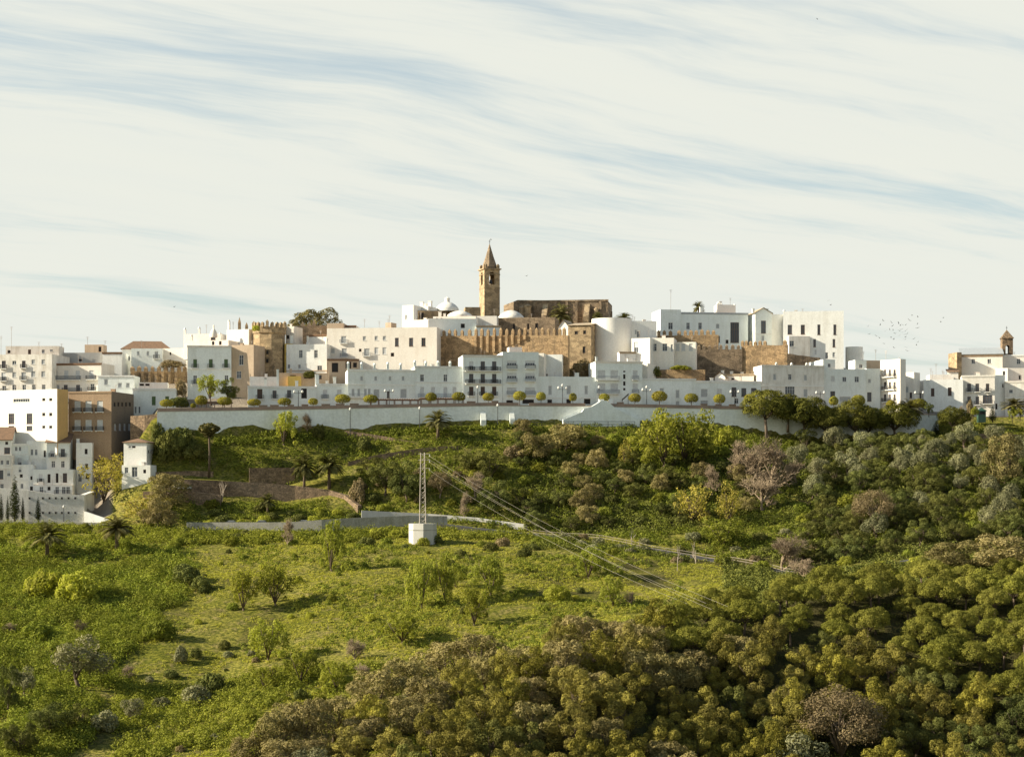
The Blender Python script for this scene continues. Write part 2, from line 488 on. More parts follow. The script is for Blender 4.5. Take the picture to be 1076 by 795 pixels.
def smoothnoise(x, y, seed=0, cell=10.0):
    """cheap value noise for arrays"""
    x = np.asarray(x, float) / cell
    y = np.asarray(y, float) / cell
    xi, yi = np.floor(x).astype(int), np.floor(y).astype(int)
    fx, fy = x - xi, y - yi
    fx, fy = fx * fx * (3 - 2 * fx), fy * fy * (3 - 2 * fy)

    def h(a, b):
        n = (a * 374761393 + b * 668265263 + seed * 974711) & 0x7fffffff
        n = ((n ^ (n >> 13)) * 1274126177) & 0x7fffffff
        return ((n ^ (n >> 16)) & 0xffff) / 65535.0
    return (h(xi, yi) * (1 - fx) + h(xi + 1, yi) * fx) * (1 - fy) + (h(xi, yi + 1) * (1 - fx) + h(xi + 1, yi + 1) * fx) * fy


def Zt(px, d):
    """terrain height for arrays of column px and distance d"""
    px = np.clip(np.asarray(px, float), CPX[0], CPX[-1])
    d = np.asarray(d, float)
    dc = np.clip(d - wshift(px, d), 0, 699.9)
    i = np.clip(np.searchsorted(CPX, px, side='right') - 1, 0, len(CPX) - 2)
    t = (px - CPX[i]) / (CPX[i + 1] - CPX[i])
    j = np.clip((dc / 0.5).astype(int), 0, len(DG) - 2)
    s = dc / 0.5 - j
    z = (tab[i, j] * (1 - t) + tab[i + 1, j] * t) * (1 - s) + (tab[i, j + 1] * (1 - t) + tab[i + 1, j + 1] * t) * s
    x = (px - CX) / F * d
    rough = (smoothnoise(x, d, 1, 14) - 0.5) * 1.6 + (smoothnoise(x, d, 2, 5) - 0.5) * 0.8
    amp = np.clip((d - 150) / 60, 0, 1) * np.clip((422 - d) / 25, 0.12, 1)
    return z + rough * amp


def ground(px, d):
    z = float(Zt(np.array([px]), np.array([d]))[0])
    return Vector(((px - CX) / F * d, d, z))


def on_ground(px, py, d0=190.0, d1=505.0):
    """first terrain point seen along a pixel"""
    ds = np.arange(d0, d1, 0.5)
    zs = Zt(np.full_like(ds, px), ds)
    ray = (HY - py) / F * ds
    hit = np.nonzero(zs >= ray)[0]
    d = ds[hit[0]] if len(hit) else d1
    return ground(px, d)
# ------------------------------------------------------------------ ground sheet, roads
def ground_material():
    m, k = new_mat('hillside grass and earth')
    co = k.n('ShaderNodeTexCoord').outputs['Object']
    a = k.noise(co, 0.05, 5, 0.6)
    b = k.noise(co, 0.35, 6, 0.7)
    c = k.noise(k.mapping(co, scale=(1, 1, 2.5)), 1.3, 5, 0.75)
    col = k.mix(k.ramp(a, [(0.38, 0), (0.62, 1)]), (0.20, 0.19, 0.03), (0.36, 0.31, 0.07))
    col = k.mix(k.ramp(b, [(0.50, 0), (0.64, 0.9)]), col, (0.30, 0.23, 0.10))
    col = k.mix(k.ramp(c, [(0.42, 0.92), (0.60, 0.0)]), col, (0.06, 0.072, 0.014))
    la = k.n('ShaderNodeAttribute', attribute_name='litter_shade').outputs['Fac']
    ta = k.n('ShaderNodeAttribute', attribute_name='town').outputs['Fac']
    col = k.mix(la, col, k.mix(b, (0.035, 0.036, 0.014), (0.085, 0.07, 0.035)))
    col = k.mix(ta, col, k.mix(b, (0.20, 0.165, 0.13), (0.33, 0.28, 0.22)))
    d = k.n('ShaderNodeBsdfDiffuse', ins={'Color': col})
    bp = k.n('ShaderNodeBump', ins={'Strength': 1.0, 'Distance': 0.5, 'Height': c})
    k.t.links.new(bp.outputs[0], d.inputs['Normal'])
    return finish(m, k, d.outputs[0])


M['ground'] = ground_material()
gpx = np.concatenate([np.linspace(-9000, -460, 24), np.arange(-420, 1501, 5.0), np.linspace(1560, 10000, 24)])
gd = np.concatenate([[4, 12, 25, 45, 70, 95, 120, 140], np.arange(155, 405, 1.6), np.arange(405, 500, 0.7), np.arange(500, 640, 2.5), [660, 700, 780, 900, 1200, 1800, 3000, 5000, 9000]])
GX, GD = np.meshgrid(gpx, gd)
Zg = Zt(GX.ravel(), GD.ravel()).reshape(GX.shape)
far = np.interp(GD, [700, 1000, 3000, 9000], [0, -40, -60, -80])
Zg = np.where(GD >= 700, far, Zg)
Vg = np.stack([(GX - CX) / F * GD, GD, Zg], -1).reshape(-1, 3)
nr_, nc_ = GX.shape
ii = (np.arange(nr_ - 1)[:, None] * nc_ + np.arange(nc_ - 1)[None, :]).ravel()
Qg = np.stack([ii, ii + 1, ii + nc_ + 1, ii + nc_], 1)
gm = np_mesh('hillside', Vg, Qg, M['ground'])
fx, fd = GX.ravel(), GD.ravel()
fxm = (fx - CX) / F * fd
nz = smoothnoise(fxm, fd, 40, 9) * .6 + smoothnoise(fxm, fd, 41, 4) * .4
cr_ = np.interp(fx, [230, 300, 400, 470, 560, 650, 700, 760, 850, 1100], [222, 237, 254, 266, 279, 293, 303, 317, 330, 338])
lit = ((fx > 235) & (fd < cr_ + np.interp(fx, [300, 700, 800, 1120], [2, 4, 18, 22])) & (fd > 150)) * 0.9  # dark leaf litter, its colour also standing in for shade under the trees
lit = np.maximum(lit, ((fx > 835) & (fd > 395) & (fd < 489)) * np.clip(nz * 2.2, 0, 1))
lit = np.maximum(lit, ((fx > 545) & (fx <= 835) & (fd > 432) & (fd < 472)) * np.clip((nz - .25) * 2.2, 0, 1))  # ground colour of the hollow darkened along with its shade
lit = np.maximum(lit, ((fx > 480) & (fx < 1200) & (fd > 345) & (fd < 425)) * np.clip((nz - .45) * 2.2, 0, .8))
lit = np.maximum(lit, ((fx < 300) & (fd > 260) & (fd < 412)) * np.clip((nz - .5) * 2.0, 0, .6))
twn = np.where(fx > 165, fd > wall_d(fx) + 0.3, (fd > 449) & (fx < 120) | (fd > 467)) & (fx < 990) | (fd > 505)
for nm, arr in (('litter_shade', lit), ('town', twn)):
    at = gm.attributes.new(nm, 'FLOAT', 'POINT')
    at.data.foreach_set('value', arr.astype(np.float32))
gm.polygons.foreach_set('use_smooth', [True] * len(Qg))
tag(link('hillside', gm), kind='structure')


def ribbon(name, pts, width, mat, kind='structure', lift=0.05):
    """flat road strip along 3-D points, kept level across"""
    mb = MB()
    rows = []
    for i, p in enumerate(pts):
        a, b = pts[max(i - 1, 0)], pts[min(i + 1, len(pts) - 1)]
        t = (b - a).to_2d().normalized()
        nrm = Vector((-t.y, t.x, 0))
        rows.append((p - nrm * width / 2 + Vector((0, 0, lift)), p + nrm * width / 2 + Vector((0, 0, lift))))
    for (a, b), (c, d) in zip(rows, rows[1:]):
        mb.poly([a, c, d, b])
        mb.poly([b + Vector((0, 0, -1.2)), b, d, d + Vector((0, 0, -1.2))])
        mb.poly([a, a + Vector((0, 0, -1.2)), c + Vector((0, 0, -1.2)), c])
    o = mb.build(name, mat)
    if kind: o['kind'] = kind
    return o


def densify(pts, step=4.0):
    out = []
    for a, b in zip(pts, pts[1:]):
        n = max(1, int((b - a).length / step))
        out += [a.lerp(b, i / n) for i in range(n)]
    return out + [pts[-1]]


ROAD = [(-150, 439), (0, 439.5), (100, 438), (165, 437), (230, 433.5), (300, 432.5), (400, 435), (450, 436.5), (500, 434), (560, 431), (600, 428), (680, 417.5), (750, 410.5), (850, 390), (960, 385), (1100, 388)]
road_pts = []
for (px, d) in ROAD:
    g = ground(px, d)
    road_pts.append(Vector((g.x, g.y, g.z + 0.15)))
ribbon('hill_road', densify(road_pts), 5.5, M['asphalt'])


def run_wall(name, pts, top, bottom, thick, mat, label, cat='wall', cap=None, cap_h=0.25):
    """masonry wall following plan points; top / bottom are lists of heights; thickness goes away from the camera"""
    mb = MB()
    n = len(pts)
    back = []
    for i, p in enumerate(pts):
        a, b = pts[max(i - 1, 0)], pts[min(i + 1, n - 1)]
        t = Vector((b.x - a.x, b.y - a.y, 0)).normalized()
        back.append(Vector((-t.y, t.x, 0)) * thick)
    for i in range(n - 1):
        a, b = pts[i], pts[i + 1]
        f0, f1 = Vector((a.x, a.y, bottom[i])), Vector((b.x, b.y, bottom[i + 1]))
        g0, g1 = Vector((a.x, a.y, top[i])), Vector((b.x, b.y, top[i + 1]))
        mb.poly([f0, f1, g1, g0])
        mb.poly([g0, g1, g1 + back[i + 1], g0 + back[i]])
        mb.poly([f1 + back[i + 1], f0 + back[i], g0 + back[i], g1 + back[i + 1]])
    for i, o in ((0, 1), (n - 1, 0)):
        a = pts[i]
        q = [Vector((a.x, a.y, bottom[i])), Vector((a.x, a.y, top[i])), Vector((a.x, a.y, top[i])) + back[i], Vector((a.x, a.y, bottom[i])) + back[i]]
        mb.poly(q if o else q[::-1])
    root = empty(name, tuple(pts[n // 2]), 0, label, cat)
    off = Vector(pts[n // 2])
    for i in range(len(mb.v)):
        v = mb.v[i]
        mb.v[i] = (v[0] - off.x, v[1] - off.y, v[2] - off.z)
    mb.build('masonry', mat, root)
    if cap is not None:
        cb = MB()
        for i in range(n - 1):
            a, b = pts[i] - off, pts[i + 1] - off
            t0, t1 = top[i] - off.z, top[i + 1] - off.z
            ov = 0.12
            pa, pb = back[i] * ((thick + ov) / thick), back[i + 1] * ((thick + ov) / thick)
            fa, fb = back[i] * (-ov / thick), back[i + 1] * (-ov / thick)
            A0, A1 = Vector((a.x, a.y, t0)) + fa, Vector((a.x, a.y, t0)) + pa
            B0, B1 = Vector((b.x, b.y, t1)) + fb, Vector((b.x, b.y, t1)) + pb
            h = Vector((0, 0, cap_h))
            e = Vector((0, 0, 0.003))
            cb.poly([A0 + e, B0 + e, B0 + h, A0 + h])
            cb.poly([A0 + h, B0 + h, B1 + h, A1 + h])
            cb.poly([B1 + e, A1 + e, A1 + h, B1 + h])
            cb.poly([B0 + e, A0 + e, A1 + e, B1 + e])
        cb.build('coping', cap, root)
    return root

# ------------------------------------------------------------------ vegetation prototypes
def leaf_cloud(lobes, dens, size, seed, zmin=-0.55, rough=0.8, aspect=0.55, shell=0.35, lobe_tint=0.5, cull=True, skip=0.0):
    """diamond leaf sprays over the outsides of many lobes: lobes = (x, y, z, r, zsquash)"""
    r = np.random.default_rng(seed)
    C = np.array([l[:3] for l in lobes], float)
    R = np.array([l[3] for l in lobes], float)
    S = np.array([l[4] for l in lobes], float)
    pos, nor, tin = [], [], []
    for i in range(len(lobes)):
        n = max(6, int(dens * 4 * math.pi * R[i] ** 2))
        dd = r.normal(size=(n, 3))
        dd /= np.linalg.norm(dd, axis=1)[:, None]
        keep = (dd[:, 2] > zmin) | (r.random(n) < 0.15)
        dd = dd[keep]
        rad = R[i] * (1.06 - shell * r.random(len(dd)) ** 2 + 0.10 * r.normal(size=len(dd)) * 0.6)
        p = C[i] + dd * rad[:, None] * np.array([1, 1, S[i]])
        if cull:
            ok = np.ones(len(p), bool)
            for j in range(len(lobes)):
                if j == i: continue
                q = (p - C[j]) / np.array([1, 1, S[j]])
                ok &= (np.einsum('ij,ij->i', q, q) > (0.72 * R[j]) ** 2)
            p, dd = p[ok], dd[ok]
        if skip:
            ok = r.random(len(p)) > skip
            p, dd = p[ok], dd[ok]
        pos.append(p)
        nor.append(dd)
        tin.append(np.clip(r.random() * lobe_tint + r.random(len(p)) * (1 - lobe_tint), 0, 1))
    p, nn, tt = np.concatenate(pos), np.concatenate(nor), np.concatenate(tin)
    return diamonds(p, nn, size, r, rough, aspect) + (tt,)


def diamonds(p, nn, size, r, rough=0.8, aspect=0.55):
    n = len(p)
    nv = nn + rough * r.normal(size=(n, 3)) * 0.36
    nv /= np.linalg.norm(nv, axis=1)[:, None] + 1e-9
    t = np.cross(nv, r.normal(size=(n, 3)))
    t /= np.linalg.norm(t, axis=1)[:, None] + 1e-9
    b = np.cross(nv, t)
    s = size * (0.55 + 0.9 * r.random(n))[:, None]
    bend = nv * s * 0.18
    V = np.stack([p - t * s, p - b * s * aspect + bend, p + t * s, p + b * s * aspect + bend], 1).reshape(-1, 3)
    Q = np.arange(4 * n).reshape(n, 4)
    return V, Q


def join_leaf(parts):
    Vs, Qs, Ts, o = [], [], [], 0
    for V, Q, T in parts:
        Vs.append(V); Qs.append(Q + o); Ts.append(T); o += len(V)
    return np.concatenate(Vs), np.concatenate(Qs), np.concatenate(Ts)


LM = {
    'young': leaf_mat('fresh spring leaves', (0.17, 0.20, 0.04), (0.33, 0.335, 0.065), 0.42, 0.3),
    'carob': leaf_mat('carob leaves', (0.04, 0.044, 0.013), (0.36, 0.31, 0.05), 0.10, 0.4, (0.27, 0.215, 0.085)),
    'brownish': leaf_mat('olive brown leaves', (0.15, 0.13, 0.05), (0.32, 0.265, 0.105), 0.12, 0.4, (0.28, 0.21, 0.105)),
    'darkgreen': leaf_mat('dark evergreen leaves', (0.034, 0.048, 0.018), (0.19, 0.20, 0.055), 0.09, 0.35),
    'pine': leaf_mat('pine needles', (0.055, 0.064, 0.015), (0.28, 0.265, 0.045), 0.16, 0.3, (0.25, 0.215, 0.055)),
    'wallpine': leaf_mat('dark pine needles', (0.042, 0.05, 0.014), (0.19, 0.18, 0.035), 0.12, 0.3, (0.14, 0.12, 0.03)),
    'golden': leaf_mat('golden spring leaves', (0.24, 0.20, 0.05), (0.42, 0.345, 0.075), 0.35, 0.4, (0.34, 0.26, 0.09)),
    'olive': leaf_mat('silver olive leaves', (0.13, 0.135, 0.07), (0.26, 0.25, 0.13), 0.12, 0.3, (0.26, 0.22, 0.12)),
    'dry': leaf_mat('dry russet leaves', (0.15, 0.11, 0.058), (0.28, 0.215, 0.115), 0.12, 0.4, (0.23, 0.18, 0.10)),
    'bush': leaf_mat('scrub leaves', (0.09, 0.12, 0.022), (0.28, 0.295, 0.05), 0.28, 0.4),
    'yellowbush': leaf_mat('yellow green scrub leaves', (0.26, 0.265, 0.04), (0.44, 0.41, 0.075), 0.38, 0.25, (0.33, 0.34, 0.06)),
    'topiary': leaf_mat('clipped hedge leaves', (0.17, 0.165, 0.028), (0.31, 0.28, 0.045), 0.14, 0.25),
    'cypress': leaf_mat('cypress scales', (0.030, 0.040, 0.018), (0.062, 0.072, 0.028), 0.1, 0.2),
    'palm': leaf_mat('palm fronds', (0.085, 0.09, 0.03), (0.22, 0.20, 0.07), 0.2, 0.35, (0.20, 0.15, 0.08)),
    'grass': leaf_mat('grass blades', (0.25, 0.24, 0.04), (0.42, 0.38, 0.08), 0.42, 0.0),
    'scrub': leaf_mat('low scrub leaves', (0.075, 0.10, 0.018), (0.33, 0.345, 0.055), 0.26, 0.0),
    'under': leaf_mat('undergrowth leaves', (0.045, 0.056, 0.016), (0.20, 0.20, 0.045), 0.12, 0.0),
}
PROTO = {}


def limb_tree(mb, r, base_r, h_trunk, reach, top, n=5, sides=6, lean=0.0):
    """trunk that forks into limbs; native size about 6 m"""
    lx, ly = lean * r.uniform(-1, 1), lean * r.uniform(-1, 1)
    fork = Vector((lx, ly, h_trunk))
    mid = Vector((lx * 0.3 + r.uniform(-.08, .08), ly * 0.3, h_trunk * 0.5))
    mb.tube([(0, 0, -0.4), mid, fork], [base_r * 1.25, base_r * 0.9, base_r * 0.75], sides)
    for i in range(n):
        an = 2 * math.pi * (i + r.uniform(-.3, .3)) / n
        rr = reach * r.uniform(0.6, 1.0)
        e = Vector((math.cos(an) * rr, math.sin(an) * rr, top * r.uniform(0.75, 1.0)))
        m_ = fork.lerp(e, 0.5) + Vector((r.uniform(-.2, .2), r.uniform(-.2, .2), r.uniform(0, .3)))
        mb.tube([fork - Vector((0, 0, 0.1)), m_, e], [base_r * 0.55, base_r * 0.38, base_r * 0.12], 5)
        for q in range(2):
            e2 = m_ + Vector((r.uniform(-1, 1), r.uniform(-1, 1), r.uniform(0.5, 1.2)))
            mb.tube([m_, e2], [base_r * 0.25, base_r * 0.08], 4)


def lobes_on(r, n, a, b, c, zc, rr, zmin=-0.2, sq=0.85, inner=0.0):
    out = []
    k = 0
    golden = math.pi * (3 - math.sqrt(5))
    for i in range(n):
        z = zmin + (1 - zmin) * (i + 0.5) / n
        an = golden * i + r.uniform(-.4, .4)
        q = math.sqrt(max(0, 1 - z * z))
        f = r.uniform(0.82, 1.06)
        out.append((a * q * math.cos(an) * f, b * q * math.sin(an) * f, zc + c * z * f, rr * r.uniform(0.7, 1.3), sq))
    if inner:
        out.append((0, 0, zc, inner, 0.8))
    return out


def make_proto(kind, var):
    r = random.Random(hash_int(kind) * 31 + var * 7 + 3)
    seed = hash_int(kind) + var * 101
    mb = MB()
    trunk = None
    if kind in ('carob', 'darkgreen') :
        # tall crown of separate rounded boughs with gaps between; native 7 m tall, 6 m wide
        L = []
        tries = 0
        while len(L) < 15 and tries < 900:
            tries += 1
            an = r.uniform(0, 6.28); q = 2.35 * math.sqrt(r.random()); z = r.uniform(1.5, 6.2)
            if q > 2.5 * math.sqrt(max(0, 1 - ((z - 3.2) / 3.4) ** 2)): continue
            p = Vector((q * math.cos(an), q * math.sin(an), z))
            if any((p - Vector(l[:3])).length < 1.35 for l in L): continue
            L.append((p.x, p.y, p.z, r.uniform(.62, .98), r.uniform(.9, 1.15)))
        for c in list(L):
            for k in range(5):
                an = r.uniform(0, 6.28); e = r.uniform(-.2, 1.3)
                L.append((c[0] + c[3] * math.cos(an) * math.cos(e) * .85, c[1] + c[3] * math.sin(an) * math.cos(e) * .85, c[2] + c[3] * math.sin(e) * .9, r.uniform(.24, .40), 1.0))
        V, Q, T = leaf_cloud(L, 56, 0.13, seed, -0.8, 0.75, .28, lobe_tint=.6)
        limb_tree(mb, r, 0.2, 1.3, 1.6, 4.6, 6, 6, 0.3)
        return np_mesh(kind + '_crown', V, Q, LM[kind], T), mb.mesh(kind + '_trunk', M['bark'], True), 7.0, 6.0
    if kind == 'brownish':
        # dense cauliflower crown; native 6 m tall, 6 m wide
        L = []
        nl = 8 + var % 4
        for i in range(nl):
            an = i * 2.39996 + r.uniform(-.5, .5); q = 2.45 * math.sqrt((i + .25) / nl)
            L.append((math.cos(an) * q, math.sin(an) * q, 4.9 - 0.40 * q * q * r.uniform(.55, 1.0) + r.uniform(-.6, .5), r.uniform(0.68, 1.0), r.uniform(.9, 1.15)))
        for i in range(7):
            an = i * .9 + r.uniform(-.3, .3)
            L.append((math.cos(an) * 1.9, math.sin(an) * 1.9, r.uniform(1.3, 2.4), r.uniform(.65, .95), 1.0))
        L.append((0, 0, 2.5, 1.55, 1.0))
        for c in list(L[:nl]):       # knobs on the boughs
            for k in range(6):
                an = r.uniform(0, 6.28); e = r.uniform(-.1, 1.3)
                L.append((c[0] + c[3] * math.cos(an) * math.cos(e) * .88, c[1] + c[3] * math.sin(an) * math.cos(e) * .88, c[2] + c[3] * math.sin(e) * .9, r.uniform(.24, .42), 1.0))
        V, Q, T = leaf_cloud(L, 40, 0.145, seed, -0.6, 0.85, .3)
        limb_tree(mb, r, 0.2, 1.3, 1.6, 4.2, 5, 6, 0.3)
        return np_mesh(kind + '_crown', V, Q, LM[kind], T), mb.mesh(kind + '_trunk', M['bark'], True), 6.0, 5.9
    if kind in ('pine', 'wallpine'):
        # umbrella pine: domed cap on a bare forked trunk; native 7 m tall, 7 m wide
        L = []
        for i in range(13):
            q = 2.5 * math.sqrt((i + .4) / 13); an = i * 2.39996 + r.uniform(-.35, .35)
            L.append((q * math.cos(an), q * math.sin(an), 5.55 - 0.24 * q * q + r.uniform(-.25, .25), r.uniform(0.8, 1.2), 0.85))
        for i in range(8):
            an = i * .79 + r.uniform(-.3, .3)
            L.append((2.2 * math.cos(an), 2.2 * math.sin(an), r.uniform(3.3, 3.9), r.uniform(.7, 1.0), .8))
        L.append((0, 0, 4.0, 1.6, .6))
        for c in list(L):
            for k in range(4):
                an = r.uniform(0, 6.28); e = r.uniform(.2, 1.3)
                L.append((c[0] + c[3] * math.cos(an) * math.cos(e) * .8, c[1] + c[3] * math.sin(an) * math.cos(e) * .8, c[2] + c[3] * .8 * math.sin(e) * .85, r.uniform(.26, .42), .9))
        V, Q, T = leaf_cloud(L, 56, 0.115, seed, -0.35, 0.85, 0.35)
        limb_tree(mb, r, 0.2, 2.6, 2.2, 4.9, 7, 7, 0.35)
        return np_mesh('pine_crown', V, Q, LM[kind], T), mb.mesh('pine_trunk', M['bark'], True), 6.7, 7.0
    if kind in ('young', 'golden'):
        L = []
        nb = 9
        for i in range(nb):
            an = i * 2.39996 + r.uniform(-.4, .4); q = 2.1 * math.sqrt((i + .3) / nb)
            cz = 5.0 - .36 * q * q * r.uniform(.3, 1.2) + r.uniform(-.7, .5)
            for k in range(4):
                L.append((q * math.cos(an) + r.uniform(-.55, .55), q * math.sin(an) + r.uniform(-.55, .55), cz - k * r.uniform(.5, .85), r.uniform(.42, .8) * (1 - .1 * k), 1.0))
        V, Q, T = leaf_cloud(L, 24 if kind == 'young' else 9, 0.15, seed, -0.9, 0.95, 0.5, 0.7, 0.4, True)
        limb_tree(mb, r, 0.16, 1.0, 1.7, 4.9, 6, 6, 0.6)
        return np_mesh('young_crown', V, Q, LM[kind], T), mb.mesh('young_trunk', M['bark'], True), 6.2, 6.0
    if kind == 'olive':
        L = []
        for i in range(15):
            an = r.uniform(0, 6.28); q = 1.9 * math.sqrt(r.random())
            L.append((q * math.cos(an), q * math.sin(an), 2.2 + r.uniform(0, 3.0) * (1 - 0.25 * q / 1.9), r.uniform(0.7, 1.15), 1.0))
        V, Q, T = leaf_cloud(L, 30, 0.15, seed, -0.7, 0.95, 0.4)
        limb_tree(mb, r, 0.2, 1.3, 1.3, 4.2, 5, 6, 0.4)
        return np_mesh('olive_crown', V, Q, LM['olive'], T), mb.mesh('olive_trunk', M['bark'], True), 6.0, 5.4
    if kind in ('bush', 'yellowbush', 'darkbush', 'olivebush', 'drybush'):
        L = lobes_on(r, 13, 1.5, 1.5, 1.25, 0.75, 0.72, -0.3, 0.85, 1.1)
        for k in range(5):
            an = r.uniform(0, 6.28); q = r.uniform(0.3, 1.6)
            L.append((math.cos(an) * q, math.sin(an) * q, 1.2 + r.uniform(0.2, 0.9), r.uniform(0.3, 0.5), 1.0))
        V, Q, T = leaf_cloud(L, 34, 0.15, seed, -0.6, 1.0, 0.5)
        mat = {'bush': 'bush', 'yellowbush': 'yellowbush', 'darkbush': 'darkgreen', 'olivebush': 'olive', 'drybush': 'dry'}[kind]
        return np_mesh(kind, V, Q, LM[mat], T), None, 2.75, 4.4
    if kind == 'dry':
        # big russet crown, sparser
        L = lobes_on(r, 26, 2.2, 2.2, 2.1, 3.3, 0.75, -0.3, 0.9)
        V, Q, T = leaf_cloud(L, 70, 0.08, seed, -0.8, 1.1, 0.45, 0.8)
        limb_tree(mb, r, 0.2, 1.2, 1.8, 4.8, 8, 6, 0.3)
        return np_mesh('dry_crown', V, Q, LM['dry'], T), mb.mesh('dry_trunk', M['twig'], True), 6.0, 5.8
    if kind in ('bare', 'dead'):
        tw = MB()

        def grow(p, dr, ln, rad, lev, maxlev):
            e = p + dr * ln
            mid = p.lerp(e, 0.5) + Vector((r.uniform(-1, 1), r.uniform(-1, 1), r.uniform(-.3, .6))) * ln * 0.09
            (mb if lev < 2 else tw).tube([p, mid, e], [rad, rad * 0.8, rad * 0.6], 6 if lev < 2 else 3, cap=False)
            if lev >= maxlev: return
            nk = {0: 7, 1: 5, 2: 5, 3: 4}.get(lev, 2) if kind == 'bare' else {0: 3, 1: 3, 2: 2}.get(lev, 2)
            for _ in range(nk):
                ax = Vector((r.uniform(-1, 1), r.uniform(-1, 1), r.uniform(-.35, .5))).normalized()
                nd = (dr * r.uniform(0.55, 0.9) + ax * (r.uniform(0.55, 0.85) if kind == 'dead' else r.uniform(0.75, 1.1)) + Vector((0, 0, 0.18))).normalized()
                grow(p.lerp(e, r.uniform(0.5 if lev else 0.25, 1.0)), nd, ln * r.uniform(0.58, 0.8), max(rad * 0.55, 0.016), lev + 1, maxlev)
        grow(Vector((0, 0, -0.3)), Vector((r.uniform(-.1, .1), r.uniform(-.1, .1), 1)).normalized(), 2.3 if kind == 'dead' else 1.7, 0.17, 0, 5 if kind == 'bare' else 3)
        mat = M['twig'] if kind == 'bare' else M['bark_grey']
        return tw.mesh(kind + '_twigs', mat), mb.mesh(kind + '_trunk', mat, True), 6.0, 5.6
    if kind == 'cypress':
        L = []
        for i in range(26):
            t = i / 25
            rr = 0.62 * (1 - t) ** 0.7 * (0.5 + 0.5 * min(1, t * 6)) + 0.06
            an = i * 2.4
            L.append((math.cos(an) * rr * 0.45, math.sin(an) * rr * 0.45, 0.6 + 7.1 * t, rr * 0.8, 1.6))
        V, Q, T = leaf_cloud(L, 70, 0.10, seed, -1.1, 0.9, 0.4, 0.4, 0.4, False)
        mb.tube([(0, 0, -.3), (0, 0, 1.5)], [0.12, 0.09], 6)
        return np_mesh('cypress_crown', V, Q, LM['cypress'], T), mb.mesh('cypress_trunk', M['bark'], True), 8.0, 1.5
    if kind == 'topiary':
        # clipped ball: fine dense foliage, slightly flattened
        V, Q, T = leaf_cloud([(0, 0, 1.75, 1.0, 0.78)], 190, 0.085, seed, -0.75, 0.8, 0.5, 0.10, 0.15, False)
        mb.tube([(0, 0, -.1), (0.02, 0, 0.6), (0, 0, 1.4)], [0.07, 0.06, 0.05], 6)
        return np_mesh('topiary_crown', V, Q, LM['topiary'], T), mb.mesh('topiary_trunk', M['bark'], True), 2.55, 2.0
    if kind == 'fanpalm':
        # shaggy head of fan leaves over a short skirt of dead fronds; native 10 m tall
        V, Q, T = leaf_cloud([(0, 0, 9.0, .98, .8), (0, 0, 9.35, .7, .8), (0, 0, 8.25, .52, 1.25)], 34, 0.30, seed, -1.1, 1.9, .55, .1, .22, False)
        mb.tube([(0, 0, -.3), (0.08, 0, 4.5), (0, 0, 8.4), (0, 0, 9.0)], [.17, .10, .10, .12], 9)
        return np_mesh('fanpalm_fronds', V, Q, LM['palm'], T), mb.mesh('fanpalm_trunk', M['bark'], True), 10.1, 2.3
    if kind in ('datepalm', 'fanpalm'):
        rr = np.random.default_rng(seed)
        Vs, Ts = [], []
        h = 4.0 if kind == 'datepalm' else 9.0
        nf = 64 if kind == 'datepalm' else 70
        for i in range(nf):
            an = i * 2.39996 + r.uniform(-.2, .2)
            el = math.radians(r.uniform(-80, 88) if kind == 'fanpalm' else r.uniform(-22, 88))
            ln = (2.75 if kind == 'datepalm' else 1.3) * r.uniform(0.85, 1.1)
            p = Vector((0, 0, h))
            d = Vector((math.cos(an) * math.cos(el), math.sin(an) * math.cos(el), math.sin(el)))
            side = Vector((-math.sin(an), math.cos(an), 0))
            tint = r.random() * (0.75 if el > 0 else 1.0)
            seg = 11 if kind == 'datepalm' else 5
            q = p.copy()
            for s_ in range(seg):
                step = ln / seg
                d2 = (d + Vector((0, 0, -0.115 * s_ * (0.85 if kind == 'datepalm' else 0.6)))).normalized()
                q2 = q + d2 * step
                if kind == 'datepalm':
                    wl = 0.46 * math.sin(math.pi * (0.12 + 0.85 * (s_ + 1) / (seg + 1)))
                    for sg in (-1, 1):
                        tipv = q2 + side * sg * wl + d2 * 0.3 + Vector((0, 0, -0.12))
                        up = Vector((0, 0, 0.10))
                        Vs.append([q, q + d2 * step * 0.28, tipv + up, q + d2 * step * 0.12 + side * sg * wl * .4 + up]); Ts.append(tint)
                        Vs.append([q + d2 * step * .5, q + d2 * step * 0.78, tipv + d2 * step * .5 - up, q + d2 * step * 0.62 + side * sg * wl * .4]); Ts.append(tint)
                else:
                    wd = 0.03 + (0.42 * (s_ / seg) if s_ > 1 else 0)
                    wd2 = 0.03 + (0.42 * ((s_ + 1) / seg) if s_ > 0 else 0)
                    Vs.append([q - side * wd, q + side * wd, q2 + side * wd2, q2 - side * wd2]); Ts.append(tint)
                q = q2
        V = np.array([[tuple(c) for c in q] for q in Vs]).reshape(-1, 3)
        Q = np.arange(len(V)).reshape(-1, 4)
        base = 0.28 if kind == 'datepalm' else 0.22
        mb.tube([(0, 0, -.3), (0.05, 0, h * 0.5), (0, 0, h * 0.96), (0, 0, h + 0.1)], [base * 1.1, base * 0.85, base * 0.95, base * 1.25], 9)
        return np_mesh(kind + '_fronds', V, Q, LM['palm'], np.array(Ts)), mb.mesh(kind + '_trunk', M['bark'], True), h + (2.4 if kind == 'datepalm' else 1.1), 5.0 if kind == 'datepalm' else 2.3
    raise KeyError(kind)


def hash_int(s):
    v = 7
    for ch in s: v = (v * 131 + ord(ch)) % 100003
    return v


